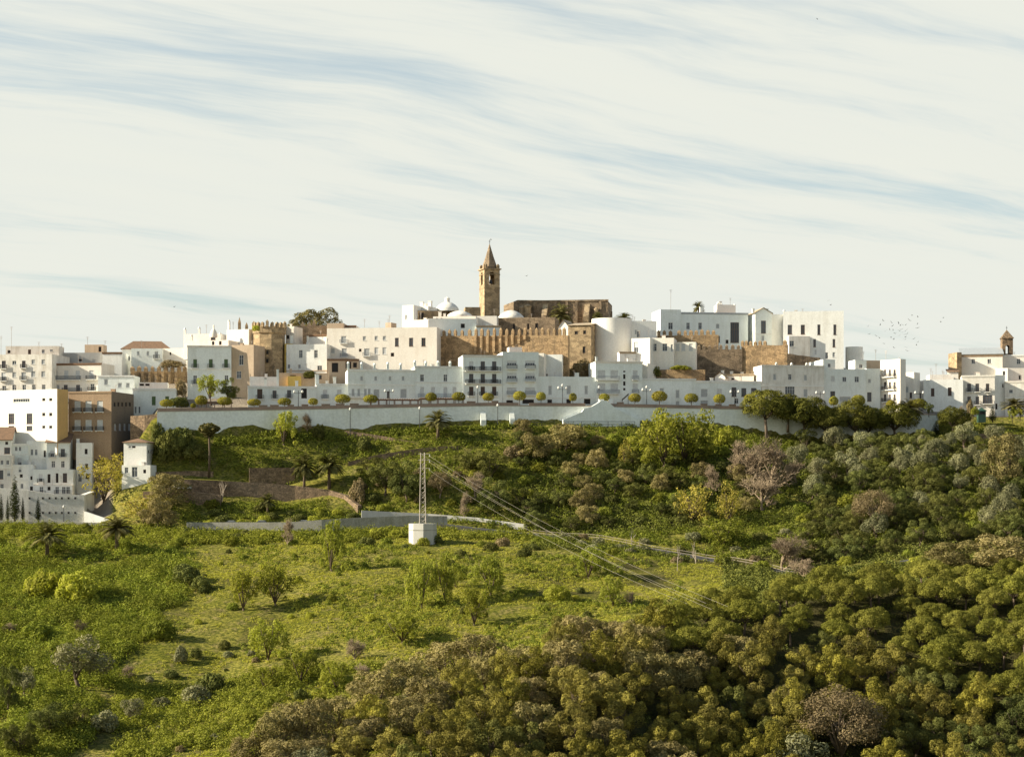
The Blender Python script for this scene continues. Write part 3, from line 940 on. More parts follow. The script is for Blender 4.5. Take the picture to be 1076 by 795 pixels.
NVAR = {'wallpine': 4, 'golden': 3, 'carob': 6, 'pine': 5, 'young': 5, 'brownish': 4, 'darkgreen': 4, 'olive': 4, 'bush': 4, 'yellowbush': 3, 'darkbush': 3, 'olivebush': 3, 'bare': 4, 'dead': 3}
NAMES = {'carob': 'carob_tree', 'pine': 'umbrella_pine', 'young': 'leafy_tree', 'golden': 'leafy_tree', 'wallpine': 'umbrella_pine', 'brownish': 'evergreen_tree', 'darkgreen': 'evergreen_tree', 'olive': 'olive_tree',
         'dry': 'russet_tree', 'bare': 'bare_tree', 'dead': 'dead_tree', 'cypress': 'cypress_tree', 'topiary': 'clipped_tree', 'datepalm': 'date_palm', 'fanpalm': 'fan_palm',
         'bush': 'bush', 'yellowbush': 'bush', 'darkbush': 'bush', 'olivebush': 'bush', 'drybush': 'bush'}
CROWN = {'bare': 'twigs', 'dead': 'branches', 'datepalm': 'fronds', 'fanpalm': 'fronds'}


def plant(kind, loc, h, wd, label, cat=None, group=None, rz=None, var=None):
    v = rnd.randrange(NVAR.get(kind, 2)) if var is None else var
    if (kind, v) not in PROTO:
        PROTO[(kind, v)] = make_proto(kind, v)
    crown, trunk, ph, pw = PROTO[(kind, v)]
    rz = rnd.uniform(0, 6.28) if rz is None else rz
    cat = cat or ('bush' if trunk is None else 'palm' if 'palm' in kind else 'tree')
    if trunk is None:
        o = link(NAMES[kind], crown, None, loc, rz)
        tag(o, label, cat, group)
    else:
        o = empty(NAMES[kind], loc, rz, label, cat, group)
        link(CROWN.get(kind, 'crown'), crown, o)
        link('trunk', trunk, o)
    o.scale = (wd / pw, wd / pw, h / ph)
    return o


def plant_px(kind, px, py, wpx, hpx, label, group=None, d=None, cat=None, var=None):
    """plant by the pixel of its foot and its size in pixels"""
    g = on_ground(px, py) if d is None else ground(px, d)
    s = g.y / F
    sink = .13 * hpx * s if kind in ('young', 'golden') else 0.1
    return plant(kind, (g.x, g.y, g.z - sink), hpx * s * (1.1 if kind == 'young' else 1.0), wpx * s, label, cat, group, None, var)


ORD = ['first', 'second', 'third', 'fourth', 'fifth', 'sixth', 'seventh', 'eighth', 'ninth', 'tenth', 'eleventh', 'twelfth', 'thirteenth', 'fourteenth', 'fifteenth',
       'sixteenth', 'seventeenth', 'eighteenth', 'nineteenth', 'twentieth']
TENS = {20: 'twenty', 30: 'thirty', 40: 'forty', 50: 'fifty', 60: 'sixty'}


def ordinal(i):
    if i < 20: return ORD[i]
    n = i + 1
    t = n // 10 * 10
    return TENS[t] + '-' + ORD[n - t - 1] if n > t else {20: 'twentieth', 30: 'thirtieth', 40: 'fortieth', 50: 'fiftieth', 60: 'sixtieth'}[t]
# ------------------------------------------------------------------ buildings
def sh(px):
    return (px - 575.0) * 0.0366


def along(ox, oy, tx, ty, px):
    X = (px - CX) / F
    return (X * oy - ox) / (tx - X * ty)


WCACHE = {}
STY = {  # frame material, pane material, bars, pane child name
    'w': ('frame_white', 'glass', 2, 'pane'), 'd': ('frame_brown', 'glass', 2, 'pane'), 'k': ('frame_brown', 'dark', 0, 'opening'),
    's': ('frame_white', 'shutter_grey', 0, 'shutter'), 'x': ('frame_white', 'shutter_white', 0, 'shutter'), 'g': ('frame_white', 'shutter_green', 0, 'shutter'),
    'f': ('frame_white', 'glass', 3, 'pane'), 'o': ('frame_brown', 'wood_dark', 1, 'door_leaf'), 'h': ('frame_white', 'glass', 2, 'pane')}


def window_meshes(st, w, h):
    key = (st, w, h)
    if key in WCACHE: return WCACHE[key]
    fm, pm, bars, pn = STY[st]
    a = MB()
    t = 0.09 if w > 0.6 else 0.06
    y0, y1 = 0.10, 0.17
    a.box(-w / 2, w / 2, y0, y1, h - t, h)
    a.box(-w / 2, w / 2, y0, y1, 0, t)
    a.box(-w / 2, -w / 2 + t, y0, y1, t, h - t)
    a.box(w / 2 - t, w / 2, y0, y1, t, h - t)
    if bars >= 2 and w > 0.55:
        nb = 1 if w < 1.6 else int(w / 0.8)
        for i in range(nb):
            x = -w / 2 + w * (i + 1) / (nb + 1)
            a.box(x - 0.04, x + 0.04, y0 + 0.003, y1, t, h - t)
        if h > 1.3: a.box(-w / 2 + t, w / 2 - t, y0 + 0.006, y1 - 0.003, h * 0.66 - 0.03, h * 0.66 + 0.03)
    if st != 'k':
        a.box(-w / 2 - 0.08, w / 2 + 0.08, -0.07, 0.02, -0.09, -0.004)     # sill
    b = MB()
    if st == 'h':     # blind half lowered
        b.poly([(-w / 2 + t, .15, t), (w / 2 - t, .15, t), (w / 2 - t, .15, h - t), (-w / 2 + t, .15, h - t)])
        b.box(-w / 2 + t, w / 2 - t, 0.11, 0.14, h * 0.5, h - t, 1)
        mats = [M[pm], M['shutter_white']]
    else:
        b.poly([(-w / 2 + t * .8, .15, t * .8), (w / 2 - t * .8, .15, t * .8), (w / 2 - t * .8, .15, h - t * .8), (-w / 2 + t * .8, .15, h - t * .8)])
        if st in 'sxg':
            k = max(3, int(h / 0.16))
            for i in range(k):
                z = t + (h - 2 * t) * i / k
                b.box(-w / 2 + t, w / 2 - t, 0.115, 0.14, z + 0.01, z + (h - 2 * t) / k * 0.8)
        if st == 'o':
            b.box(-w / 2 + t * 1.6, -0.05, 0.11, 0.14, t * 2, h * 0.45)
            b.box(0.05, w / 2 - t * 1.6, 0.11, 0.14, t * 2, h * 0.45)
        mats = [M[pm]]
    WCACHE[key] = (a.mesh('window_frame', M[fm]), b.mesh(pn, mats), pn)
    return WCACHE[key]


BCACHE = {}


def balcony_meshes(w, dp=0.55, h=0.95, grey=False):
    key = (w, dp, h, grey)
    if key in BCACHE: return BCACHE[key]
    a = MB()
    a.box(-w / 2, w / 2, -dp, -0.003, -0.16, 0)
    for x in (-w / 2 + .15, w / 2 - .27):
        a.box(x, x + .12, -dp + .1, -0.003, -0.34, -0.163)
    b = MB()
    r = 0.022
    n = max(3, int(w / 0.17))
    for i in range(n + 1):
        x = -w / 2 + 0.04 + (w - 0.08) * i / n
        b.box(x - r, x + r, -dp + 0.03, -dp + 0.03 + 2 * r, 0.004, h, 0, 'bt')
    for sx in (-1, 1):
        for k in range(3):
            y = -dp + 0.16 + k * (dp - .16) / 3
            x = sx * (w / 2 - 0.04)
            b.box(x - r, x + r, y, y + 2 * r, 0.004, h, 0, 'bt')
        x = sx * (w / 2 - 0.04)
        b.box(x - 0.03, x + 0.03, -dp + 0.075, -0.004, h + 0.003, h + 0.05)
    b.box(-w / 2, w / 2, -dp + 0.01, -dp + 0.07, h, h + 0.055)
    b.box(-w / 2 + .05, w / 2 - .05, -dp + 0.02, -dp + 0.06, 0.08, 0.12)
    BCACHE[key] = (a.mesh('balcony', M['white']), b.mesh('railing', M['iron_grey' if grey else 'iron']))
    return BCACHE[key]


def face_grid(mb, O, t, inn, L, z0, z1, holes, mi=0, depth=0.24):
    us = sorted({0.0, L} | {h[0] for h in holes} | {h[1] for h in holes})
    zs = sorted({z0, z1} | {h[2] for h in holes} | {h[3] for h in holes})

    def pt(u, z, n=0.0):
        return (O[0] + t[0] * u + inn[0] * n, O[1] + t[1] * u + inn[1] * n, z)
    for i in range(len(us) - 1):
        for j in range(len(zs) - 1):
            uc, zc = (us[i] + us[i + 1]) / 2, (zs[j] + zs[j + 1]) / 2
            if any(h[0] < uc < h[1] and h[2] < zc < h[3] for h in holes): continue
            mb.poly([pt(us[i], zs[j]), pt(us[i + 1], zs[j]), pt(us[i + 1], zs[j + 1]), pt(us[i], zs[j + 1])], mi)
    for (a, b, c, e) in holes:
        mb.poly([pt(a, c), pt(b, c), pt(b, c, depth), pt(a, c, depth)], mi)
        mb.poly([pt(a, e, depth), pt(b, e, depth), pt(b, e), pt(a, e)], mi)
        mb.poly([pt(a, c), pt(a, c, depth), pt(a, e, depth), pt(a, e)], mi)
        mb.poly([pt(b, c, depth), pt(b, c), pt(b, e), pt(b, e, depth)], mi)
        mb.poly([pt(a, c, depth), pt(b, c, depth), pt(b, e, depth), pt(a, e, depth)], mi)


def B(label, x0, x1, yt, yb, D, a=8.0, dp=9.0, mat='white', wins=(), roof='flat', rmat=None, cornice=None, chim=(), ant=(), bal=(), xr=None, xl=None,
      cat='house', name='house', base=3.0, group=None, roof_h=2.0, sidemat=None, posts=(), band=(), extra=None):
    """house with its visible front between columns x0..x1 and rows yt..yb"""
    d = D + sh(x0)
    a = math.radians(a)
    ca, sa = math.cos(a), math.sin(a)
    ox, oy = (x0 - CX) / F * d, d
    w = along(ox, oy, ca, sa, x1)
    if xr is not None:      # depth so that the far end of the right wall shows at column xr
        dp = abs(along(ox + w * ca, oy + w * sa, -sa, ca, xr))
    if xl is not None:
        dp = abs(along(ox, oy, -sa, ca, xl))
    dp = min(dp, 30.0)
    zb, zt = (HY - yb) / F * d, (HY - yt) / F * d
    H = zt - zb
    root = empty(name, (ox, oy, zb), a, label, cat, group)
    faces = {'F': ((0, 0), (1, 0), (0, 1), w, 0.0), 'R': ((w, 0), (0, 1), (-1, 0), dp, math.pi / 2), 'L': ((0, dp), (0, -1), (1, 0), dp, -math.pi / 2)}
    holes = {'F': [], 'R': [], 'L': []}

    def wpos(fc, px):
        O, t, inn, L, rz = faces[fc]
        Ox, Oy = ox + O[0] * ca - O[1] * sa, oy + O[0] * sa + O[1] * ca
        tx, ty = t[0] * ca - t[1] * sa, t[0] * sa + t[1] * ca
        s = along(Ox, Oy, tx, ty, px)
        return s, Oy + s * ty
    for wi in wins:
        st, xs, y0, y1, wp = wi[:5]
        fc = wi[5] if len(wi) > 5 else 'F'
        grey = 'G' in st
        plus = '+' in st
        stl = st[0]
        O, t, inn, L, rz = faces[fc]
        for x in xs:
            s, dep = wpos(fc, x)
            s0, _ = wpos(fc, x - wp / 2)
            s1, _ = wpos(fc, x + wp / 2)
            ww = min(max(0.4, round(abs(s1 - s0) * 10) / 10), 6.0)
            z0, z1 = (HY - y1) / F * dep - zb, (HY - y0) / F * dep - zb
            hh = max(0.4, round((z1 - z0) * 10) / 10)
            z1 = min(z0 + hh, H - 0.25)
            z0 = z1 - hh
            u0, u1 = s - ww / 2, s + ww / 2
            if u0 < 0.1: u0, u1 = 0.1, 0.1 + ww
            if u1 > L - 0.1: u0, u1 = L - 0.1 - ww, L - 0.1
            if u0 < 0.05 or z0 < -base + 0.1 or any(u0 < h[1] and u1 > h[0] and z0 < h[3] and z1 > h[2] for h in holes[fc]): continue
            holes[fc].append((u0, u1, z0, z1))
            um = (u0 + u1) / 2
            fmh, pmh, pn = window_meshes(stl, ww, hh)
            isdoor = hh > 1.75
            fo = link('door' if isdoor else 'window', fmh, root, (O[0] + t[0] * um, O[1] + t[1] * um, z0), rz)
            link(pn, pmh, fo)
            if plus:
                bm_, rm_ = balcony_meshes(round(ww + 0.7, 1), 0.5, 0.95, grey)
                bo = link('balcony', bm_, root, (O[0] + t[0] * um, O[1] + t[1] * um, z0 - 0.02), rz)
                link('railing', rm_, bo)
    for bl in bal:
        xa, xb, yf = bl[:3]
        fc = bl[3] if len(bl) > 3 else 'F'
        grey = len(bl) > 4
        O, t, inn, L, rz = faces[fc]
        s0, dep = wpos(fc, xa)
        s1, _ = wpos(fc, xb)
        um = (s0 + s1) / 2
        dep = wpos(fc, (xa + xb) / 2)[1]
        bm_, rm_ = balcony_meshes(round(abs(s1 - s0), 1), 0.75, 0.95, grey)
        bo = link('balcony', bm_, root, (O[0] + t[0] * um, O[1] + t[1] * um, (HY - yf) / F * dep - zb), rz)
        link('railing', rm_, bo)
    mb = MB()
    top = H
    for fc in 'FRL':
        O, t, inn, L, rz = faces[fc]
        face_grid(mb, O, t, inn, L, -base, top, holes[fc], 1 if (sidemat and fc != 'F') else 0)
    mb.poly([(w, dp, -base), (0, dp, -base), (0, dp, top), (w, dp, top)], 1 if sidemat else 0)
    mats = [M[mat], M[sidemat or mat]]
    if roof == 'flat':
        q = 0.22
        zr = top - 0.4
        for A_, B_, C_, D_ in (((0, 0), (w, 0), (w - q, q), (q, q)), ((w, 0), (w, dp), (w - q, dp - q), (w - q, q)),
                               ((w, dp), (0, dp), (q, dp - q), (w - q, dp - q)), ((0, dp), (0, 0), (q, q), (q, dp - q))):
            mb.poly([A_ + (top,), B_ + (top,), C_ + (top,), D_ + (top,)])
            mb.poly([D_ + (top,), C_ + (top,), C_ + (zr,), D_ + (zr,)])
        rb = MB()
        rb.poly([(q, q, zr), (w - q, q, zr), (w - q, dp - q, zr), (q, dp - q, zr)])
        rb.build('roof', M[rmat or 'flatroof'], root)
    else:
        rb = MB()
        o = 0.35
        rh = roof_h
        if roof == 'gable':     # ridge parallel to the front
            g = 0.12
            for z in (0, -0.16):
                rb.poly([(-o, -o, top - o * rh / (dp / 2) + 0.05 + z), (w + o, -o, top - o * rh / (dp / 2) + 0.05 + z), (w + o, dp / 2, top + rh + 0.05 + z), (-o, dp / 2, top + rh + 0.05 + z)])
                rb.poly([(w + o, dp + o, top - o * rh / (dp / 2) + 0.05 + z), (-o, dp + o, top - o * rh / (dp / 2) + 0.05 + z), (-o, dp / 2, top + rh + 0.05 + z), (w + o, dp / 2, top + rh + 0.05 + z)])
            e = top - o * rh / (dp / 2) + 0.05
            rb.poly([(-o, -o, e - .16), (w + o, -o, e - .16), (w + o, -o, e), (-o, -o, e)])
            for x in (-o, w + o):
                rb.poly([(x, -o, e - .16), (x, -o, e), (x, dp / 2, top + rh + .05), (x, dp / 2, top + rh - .11)])
                rb.poly([(x, dp + o, e - .16), (x, dp + o, e), (x, dp / 2, top + rh + .05), (x, dp / 2, top + rh - .11)])
            for x in (0, w):
                mb.poly([(x, 0, top), (x, dp, top), (x, dp / 2, top + rh - 0.1)])
        elif roof == 'hip':
            i = min(w, dp) * 0.42
            z0 = top + 0.03
            if w >= dp:
                r0, r1 = (i, dp / 2, top + rh), (w - i, dp / 2, top + rh)
            else:
                r0, r1 = (w / 2, i, top + rh), (w / 2, dp - i, top + rh)
            c = [(-o, -o, z0), (w + o, -o, z0), (w + o, dp + o, z0), (-o, dp + o, z0)]
            if w >= dp:
                rb.poly([c[0], c[1], r1, r0]); rb.poly([c[1], c[2], r1]); rb.poly([c[2], c[3], r0, r1]); rb.poly([c[3], c[0], r0])
            else:
                rb.poly([c[0], c[1], r0]); rb.poly([c[1], c[2], r1, r0]); rb.poly([c[2], c[3], r1]); rb.poly([c[3], c[0], r0, r1])
            rb.poly([(x, y, z0 - .12) for x, y, z in c][::-1])
            for k in range(4):
                p, q2 = c[k], c[(k + 1) % 4]
                rb.poly([(p[0], p[1], z0 - .12), (q2[0], q2[1], z0 - .12), q2, p])
        elif roof == 'side':    # gable facing the camera (ridge runs away)
            for z in (0, -0.16):
                rb.poly([(-o, -o, top - .1 + z), (w / 2, -o, top + rh + z), (w / 2, dp + o, top + rh + z), (-o, dp + o, top - .1 + z)])
                rb.poly([(w / 2, -o, top + rh + z), (w + o, -o, top - .1 + z), (w + o, dp + o, top - .1 + z), (w / 2, dp + o, top + rh + z)])
            mb.poly([(0, 0, top), (w, 0, top), (w / 2, 0, top + rh - .2)])
            mb.poly([(w, dp, top), (0, dp, top), (w / 2, dp, top + rh - .2)])
        elif roof == 'shed':
            rb.poly([(-o, -o, top), (w + o, -o, top), (w + o, dp, top + rh), (-o, dp, top + rh)])
            rb.poly([(-o, dp, top + rh - .15), (w + o, dp, top + rh - .15), (w + o, -o, top - .15), (-o, -o, top - .15)])
            rb.poly([(-o, -o, top - .15), (w + o, -o, top - .15), (w + o, -o, top), (-o, -o, top)])
            for x in (0, w):
                mb.poly([(x, 0, top), (x, dp, top), (x, dp, top + rh - 0.1)])
            mb.poly([(w, dp, top), (0, dp, top), (0, dp, top + rh - .1), (w, dp, top + rh - .1)])
        rb.build('roof', M[rmat or 'tile'], root)
    mb.build('wall', mats, root)
    if cornice:
        cb = MB()
        z = top - (0.0 if roof == 'flat' else 0.3)
        cb.box(-0.12, w + 0.12, -0.16, 0.05, z - 0.28, z + 0.05)
        cb.box(-0.06, w + 0.06, -0.09, 0.05, z - 0.50, z - 0.283)
        cb.build('cornice', M[cornice], root)
    for yb_, mt in band:
        zz_ = (HY - yb_) / F * d - zb
        cb = MB()
        cb.box(-0.05, w + 0.05, -0.13, 0.05, zz_ - 0.14, zz_ + 0.1)
        cb.build('string_course', M[mt], root)
    for c in chim:
        px, py, wp = c[:3]
        s, dep = wpos('F', px)
        ww = max(0.35, wp * dep / F)
        zt_ = (HY - py) / F * dep - zb
        cb = MB()
        yo = 1.6 if len(c) < 4 else c[3]
        z0 = top - 0.4 if roof == 'flat' else top
        cb.box(s - ww / 2, s + ww / 2, yo, yo + ww, z0, zt_)
        cb.box(s - ww / 2 - .08, s + ww / 2 + .08, yo - .08, yo + ww + .08, zt_ + 0.003, zt_ + .12)
        cb.build('chimney', M[mat], root)
    for px, py in posts:     # pointed pinnacles / parapet posts
        s, dep = wpos('F', px)
        zt_ = (HY - py) / F * dep - zb
        cb = MB()
        cb.box(s - .28, s + .28, 0.02, 0.55, top - .1, zt_ - .5)
        cb.lathe([(0.36, zt_ - .5), (0.30, zt_ - .2), (0.0, zt_)], s, 0.28, 4)
        cb.build('pinnacle', M[mat], root)
    for px, py in ant:
        s, dep = wpos('F', px)
        zt_ = (HY - py) / F * dep - zb
        cb = MB()
        yo = min(3.0, dp * .5)
        cb.box(s - .035, s + .035, yo - .035, yo + .035, top - .4, zt_)
        for k, ln in enumerate((0.9, 0.7, 0.5)):
            z = zt_ - 0.12 - k * 0.3
            cb.box(s - ln / 2, s + ln / 2, yo - .03, yo + .03, z - .02, z + .02)
        cb.build('antenna', M['metal'], root)
    ra = random.Random(int(x0 * 7 + yt * 13))
    if roof == 'flat' and not ant and w > 4.5 and ra.random() < .6:
        for q in range(1 if w < 9 else 2):
            s, yo, hh = ra.uniform(.15, .85) * w, ra.uniform(.3, .7) * dp, ra.uniform(1.3, 2.6)
            cb = MB()
            cb.box(s - .03, s + .03, yo - .03, yo + .03, top - .4, top + hh)
            for k, ln in enumerate((0.8, 0.6, 0.45)):
                cb.box(s - ln / 2, s + ln / 2, yo - .025, yo + .025, top + hh - .1 - k * .28, top + hh - .06 - k * .28)
            cb.build('antenna', M['metal'], root)
        if ra.random() < .6 and dp > 3:
            s = ra.uniform(.2, .8) * w
            ww, hh = ra.uniform(.6, 1.1), ra.uniform(.5, 1.1)
            cb = MB()
            cb.box(s - ww / 2, s + ww / 2, dp * .45, dp * .45 + .7, top - .4, top + hh)
            cb.box(s - ww / 2 - .07, s + ww / 2 + .07, dp * .45 - .07, dp * .45 + .77, top + hh + .003, top + hh + .1)
            cb.build('chimney', M[mat], root)
    if extra: extra(root, w, dp, H, mat)
    return root


def crenel_wall(label, x0, x1, yt, yb, D, a, mat, merl, mw=3.0, mh=7.0, thick=1.6, peak=0.35, base=4.0, pil=(), name='rampart', yt1=None):
    """crenellated town wall; merl = pixel columns of the merlons"""
    d = D + sh(x0)
    a = math.radians(a)
    ca, sa = math.cos(a), math.sin(a)
    ox, oy = (x0 - CX) / F * d, d
    w = along(ox, oy, ca, sa, x1)
    zb, zt = (HY - yb) / F * d, (HY - yt) / F * d
    zt1 = zt if yt1 is None else (HY - yt1) / F * (d + w * sa)
    H, H1 = zt - zb, zt1 - zb
    root = empty(name, (ox, oy, zb), a, label, 'wall')
    mb = MB()
    r = random.Random(int(x0 * 13 + yt))
    n = max(2, int(w / 1.5))
    tops = [H + (H1 - H) * i / n + r.uniform(-.12, .12) for i in range(n + 1)]
    for i in range(n):
        u0, u1 = w * i / n, w * (i + 1) / n
        mb.poly([(u0, 0, -base), (u1, 0, -base), (u1, 0, tops[i + 1]), (u0, 0, tops[i])])
        mb.poly([(u0, 0, tops[i]), (u1, 0, tops[i + 1]), (u1, thick, tops[i + 1]), (u0, thick, tops[i])])
        mb.poly([(u1, thick, -base), (u0, thick, -base), (u0, thick, tops[i]), (u1, thick, tops[i + 1])])
    mb.poly([(0, thick, -base), (0, 0, -base), (0, 0, tops[0]), (0, thick, tops[0])])
    mb.poly([(w, 0, -base), (w, thick, -base), (w, thick, tops[-1]), (w, 0, tops[-1])])
    mb.build('masonry', M[mat], root)
    for m_ in merl:
        px, k = (m_, 1.0) if not isinstance(m_, tuple) else m_
        s = along(ox, oy, ca, sa, px)
        dep = oy + s * sa
        ww, hh = mw * dep / F * r.uniform(.88, 1.1), mh * k * dep / F * r.uniform(.9, 1.08)
        z0 = H + (H1 - H) * s / w - .15
        c = MB()
        c.box(-ww / 2, ww / 2, -0.012, thick * .55, 0, hh * (1 - peak), 0, 'tb')
        zz_ = hh * (1 - peak)
        c.poly([(-ww / 2, -.012, zz_), (ww / 2, -.012, zz_), (0, thick * .27, hh)])
        c.poly([(ww / 2, -.012, zz_), (ww / 2, thick * .55, zz_), (0, thick * .27, hh)])
        c.poly([(ww / 2, thick * .55, zz_), (-ww / 2, thick * .55, zz_), (0, thick * .27, hh)])
        c.poly([(-ww / 2, thick * .55, zz_), (-ww / 2, -.012, zz_), (0, thick * .27, hh)])
        c.build('merlon', M[mat], root, (s, 0, z0))
    for px, yb_ in pil:      # thin pilasters running down the wall
        s = along(ox, oy, ca, sa, px)
        z0 = (HY - yb_) / F * (oy + s * sa) - zb
        c = MB()
        c.box(s - .35, s + .35, -0.45, 0.2, z0, H - .1)
        c.build('buttress', M[mat], root)
    return root


EXEC_BUILD = True
# ---- lower left village --------------------------------------------------
PR = 8.0
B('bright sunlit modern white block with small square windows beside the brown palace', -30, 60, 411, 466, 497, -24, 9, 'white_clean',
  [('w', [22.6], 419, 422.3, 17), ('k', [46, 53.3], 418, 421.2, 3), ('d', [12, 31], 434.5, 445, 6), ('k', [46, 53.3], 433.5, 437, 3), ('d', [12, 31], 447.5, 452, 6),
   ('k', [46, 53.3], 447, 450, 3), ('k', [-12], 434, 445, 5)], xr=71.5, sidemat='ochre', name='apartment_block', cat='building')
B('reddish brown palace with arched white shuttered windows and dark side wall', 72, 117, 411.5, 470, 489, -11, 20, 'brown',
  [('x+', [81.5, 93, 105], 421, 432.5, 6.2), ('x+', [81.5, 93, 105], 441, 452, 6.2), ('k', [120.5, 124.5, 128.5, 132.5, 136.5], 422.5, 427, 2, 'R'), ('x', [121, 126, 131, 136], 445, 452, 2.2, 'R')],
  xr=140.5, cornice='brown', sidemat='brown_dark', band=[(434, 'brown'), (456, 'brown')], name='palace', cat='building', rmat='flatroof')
B('small white house under a hipped brown roof below the rough brown corner wall', 130, 154, 464.5, 503, 474, -6, 8, 'white',
  [('w', [136.5], 468.5, 470.5, 3), ('k', [140.5], 468.5, 470.5, 4), ('s', [141.5], 489, 500, 6), ('k', [156.5, 159], 473, 476, 1.4, 'R')], roof='hip', roof_h=1.0, xr=162)
B('low white lean-to with a flat roof at the foot of the hipped white house', 128, 158, 488.5, 503, 471, -6, 5, 'white', [('w', [133], 491, 497, 4), ('f', [141.5], 490.5, 501, 6), ('k', [152], 493, 497, 3)])
# village rows
B('white village house with brown tiled gable roof at the left edge', -22, 12, 461, 520, 484, 6, 9, 'white_mint',
  [('k', [7], 464, 467, 3), ('d', [7.5], 470, 476.5, 6), ('w', [2], 480, 486, 4), ('h+', [1], 492, 501, 4)], roof='gable', roof_h=3.0)
B('white flat roofed village house with a brown door between two tiled gables', 12, 30, 466, 520, 484.5, 6, 8, 'white_mint',
  [('w', [17, 21], 469, 473.5, 2.6), ('h', [20.8], 481, 490, 4), ('k', [22.3], 495, 500, 3.6), ('w', [15], 495, 502, 3), ('w', [22.5], 508, 512, 3.6)], cornice='white', band=[(477, 'white'), (491.5, 'white')])
B('white upper village house with two small windows under a flat parapet', 28, 49, 463, 520, 485, 6, 8, 'white',
  [('w', [33.5, 38], 472, 478, 2.6), ('k', [47], 473, 480, 2), ('d', [33.2], 502, 505, 3)], band=[(481, 'white')])
B('white village house with brown tiled roof and two dark balcony doors', 49, 73, 464, 520, 483.5, 6, 7, 'white_mint',
  [('h+', [55], 473, 480, 4.4), ('d+', [66], 471.5, 480, 4.6), ('w', [56, 66], 484, 491, 4)], roof='gable', roof_h=2.6, xr=80)
B('white terraced house with square dark window right of the two door gable house', 80, 97, 465, 525, 484, 6, 7, 'white',
  [('k', [90.5], 471.5, 477, 3), ('k', [91], 487, 493, 3.2), ('w', [84], 498, 506, 4), ('k', [92], 498, 503, 4)], xr=110, band=[(480, 'white')], chim=[(81, 461, 3)])
B('white terrace block with planted balconies and a row of four doors', 35, 77, 493, 525, 479, 6, 5, 'white_mint',
  [('h+', [42.8], 498, 507, 4.2), ('k', [51.5], 498, 507, 3), ('k', [60], 497, 507, 2.6), ('d', [68.2], 497, 506.5, 4.6)], band=[(508.5, 'white')])
B('lowest white terrace with wide french doors directly above the whitewashed wall', 30, 76, 509.5, 522, 475.5, 6, 4, 'white',
  [('k', [33], 510.5, 519, 3), ('w', [43.5], 511, 519, 4), ('k', [51.5], 511, 515, 3), ('f', [60, 67, 71.5], 511, 518.5, 4)], bal=[(57, 75, 519), (31, 48, 519.5)])
B('narrow white house at the left edge above the cypresses', -20, 12, 478, 522, 480, 6, 5, 'white_old',
  [('w', [2, 8], 483, 488, 3), ('d', [1], 494, 503, 5), ('h', [9], 494, 500, 3), ('w', [2], 508, 515, 4)], band=[(491, 'white')])
B('small white two storey house with a string course left of the terrace block', 12, 35, 488, 522, 481.5, 6, 5, 'white',
  [('h', [21], 490.5, 496, 3), ('k', [22.3], 498, 501.5, 3), ('k', [33], 500, 504, 2.4), ('w', [16, 23], 508, 513, 3)], band=[(504.5, 'white')])
# ---- upper left ----------------------------------------------------------
B('big five storey white apartment block at the far left with many balconies', -40, 54.5, 373, 440, 522, -9, 12, 'white_old',
  [('d+', [4], 379, 387, 4), ('w', [15], 379, 383, 4), ('d+', [25], 379, 386.5, 4), ('s', [35, 45.5], 377.5, 382.5, 4), ('h+', [4], 391, 400, 5), ('s', [15], 391, 396.5, 4), ('s+', [25], 391, 399, 5), ('s', [35, 45.5], 390, 396, 4.4),
   ('w+', [4.5], 405, 412, 4), ('w', [15, 25.5], 404, 410.5, 4), ('w', [35.6, 46], 404, 410, 4), ('d+', [4], 417, 424, 5), ('d', [-10, -22], 379, 386, 4)],
  ant=[(7, 342), (36, 358), (-4, 352)], name='apartment_block', cat='building', rmat='flatroof')
B('roof penthouse with small dark windows on the big left apartment block', 6, 62, 363.5, 376, 527, -2, 5, 'white_old', [('k', [9.5], 368, 371, 3), ('o', [31], 367, 373, 3), ('w', [45.5], 367, 371, 3), ('w', [54], 367, 369, 3)], base=1.0, name='penthouse', ant=[(62, 360)])
B('white house with a long iron balcony under a tiled cornice', 54, 106.5, 382, 425, 518, -10, 9, 'white_warm',
  [('x', [58.2, 69.6, 81.7], 389, 397.5, 4.4), ('x', [96], 389, 397.5, 4.4), ('s', [56, 61], 404, 410, 3), ('d', [69, 82], 404, 411, 4), ('w', [97], 403, 410, 4)],
  bal=[(53.5, 85, 399), (91, 101.5, 398.5), (66, 86, 411.5), (93, 101, 410.5)], cornice='tile', rmat='flatroof')
B('shaded grey set-back storey behind the tiled cornice house', 62, 107, 370.5, 385, 528, -1, 7, 'grey', [('k', [84.6], 377, 379.5, 4)], base=1, name='house')
B('small brown rooftop room with dark doorway on the skyline', 89, 108.5, 362, 374, 535, -2, 4, 'tan', [('k', [105], 364, 369.5, 3)], base=1, name='rooftop_room', ant=[(90, 353), (108.5, 357)])
B('plain white house with a corbelled parapet left of the tiled roof hall', 107.5, 128, 370, 410, 525, -1, 8, 'white', [('d', [110], 389.5, 393, 4)], cornice='tile')
B('long tiled roof hall with white walls on the upper left skyline', 128, 179, 366.5, 395, 534, 5, 6.5, 'white', [('s', [145, 155], 369, 373, 2.8), ('w', [134], 374, 379, 5)], roof='hip', roof_h=2.4, xl=None)
B('white house with three windows and small balcony above the arched old wall', 138, 170.5, 366, 386, 529, 1, 6, 'white_mint', [('s', [145.3, 155.4], 369, 373.5, 2.6), ('s+', [164.5], 369, 376.5, 4)])
B('sunlit white houses behind the pointed lantern right of the tiled hall', 171, 199, 366, 388, 530, -12, 8, 'white_warm', [('k', [179], 370, 373, 2)], cornice=None)
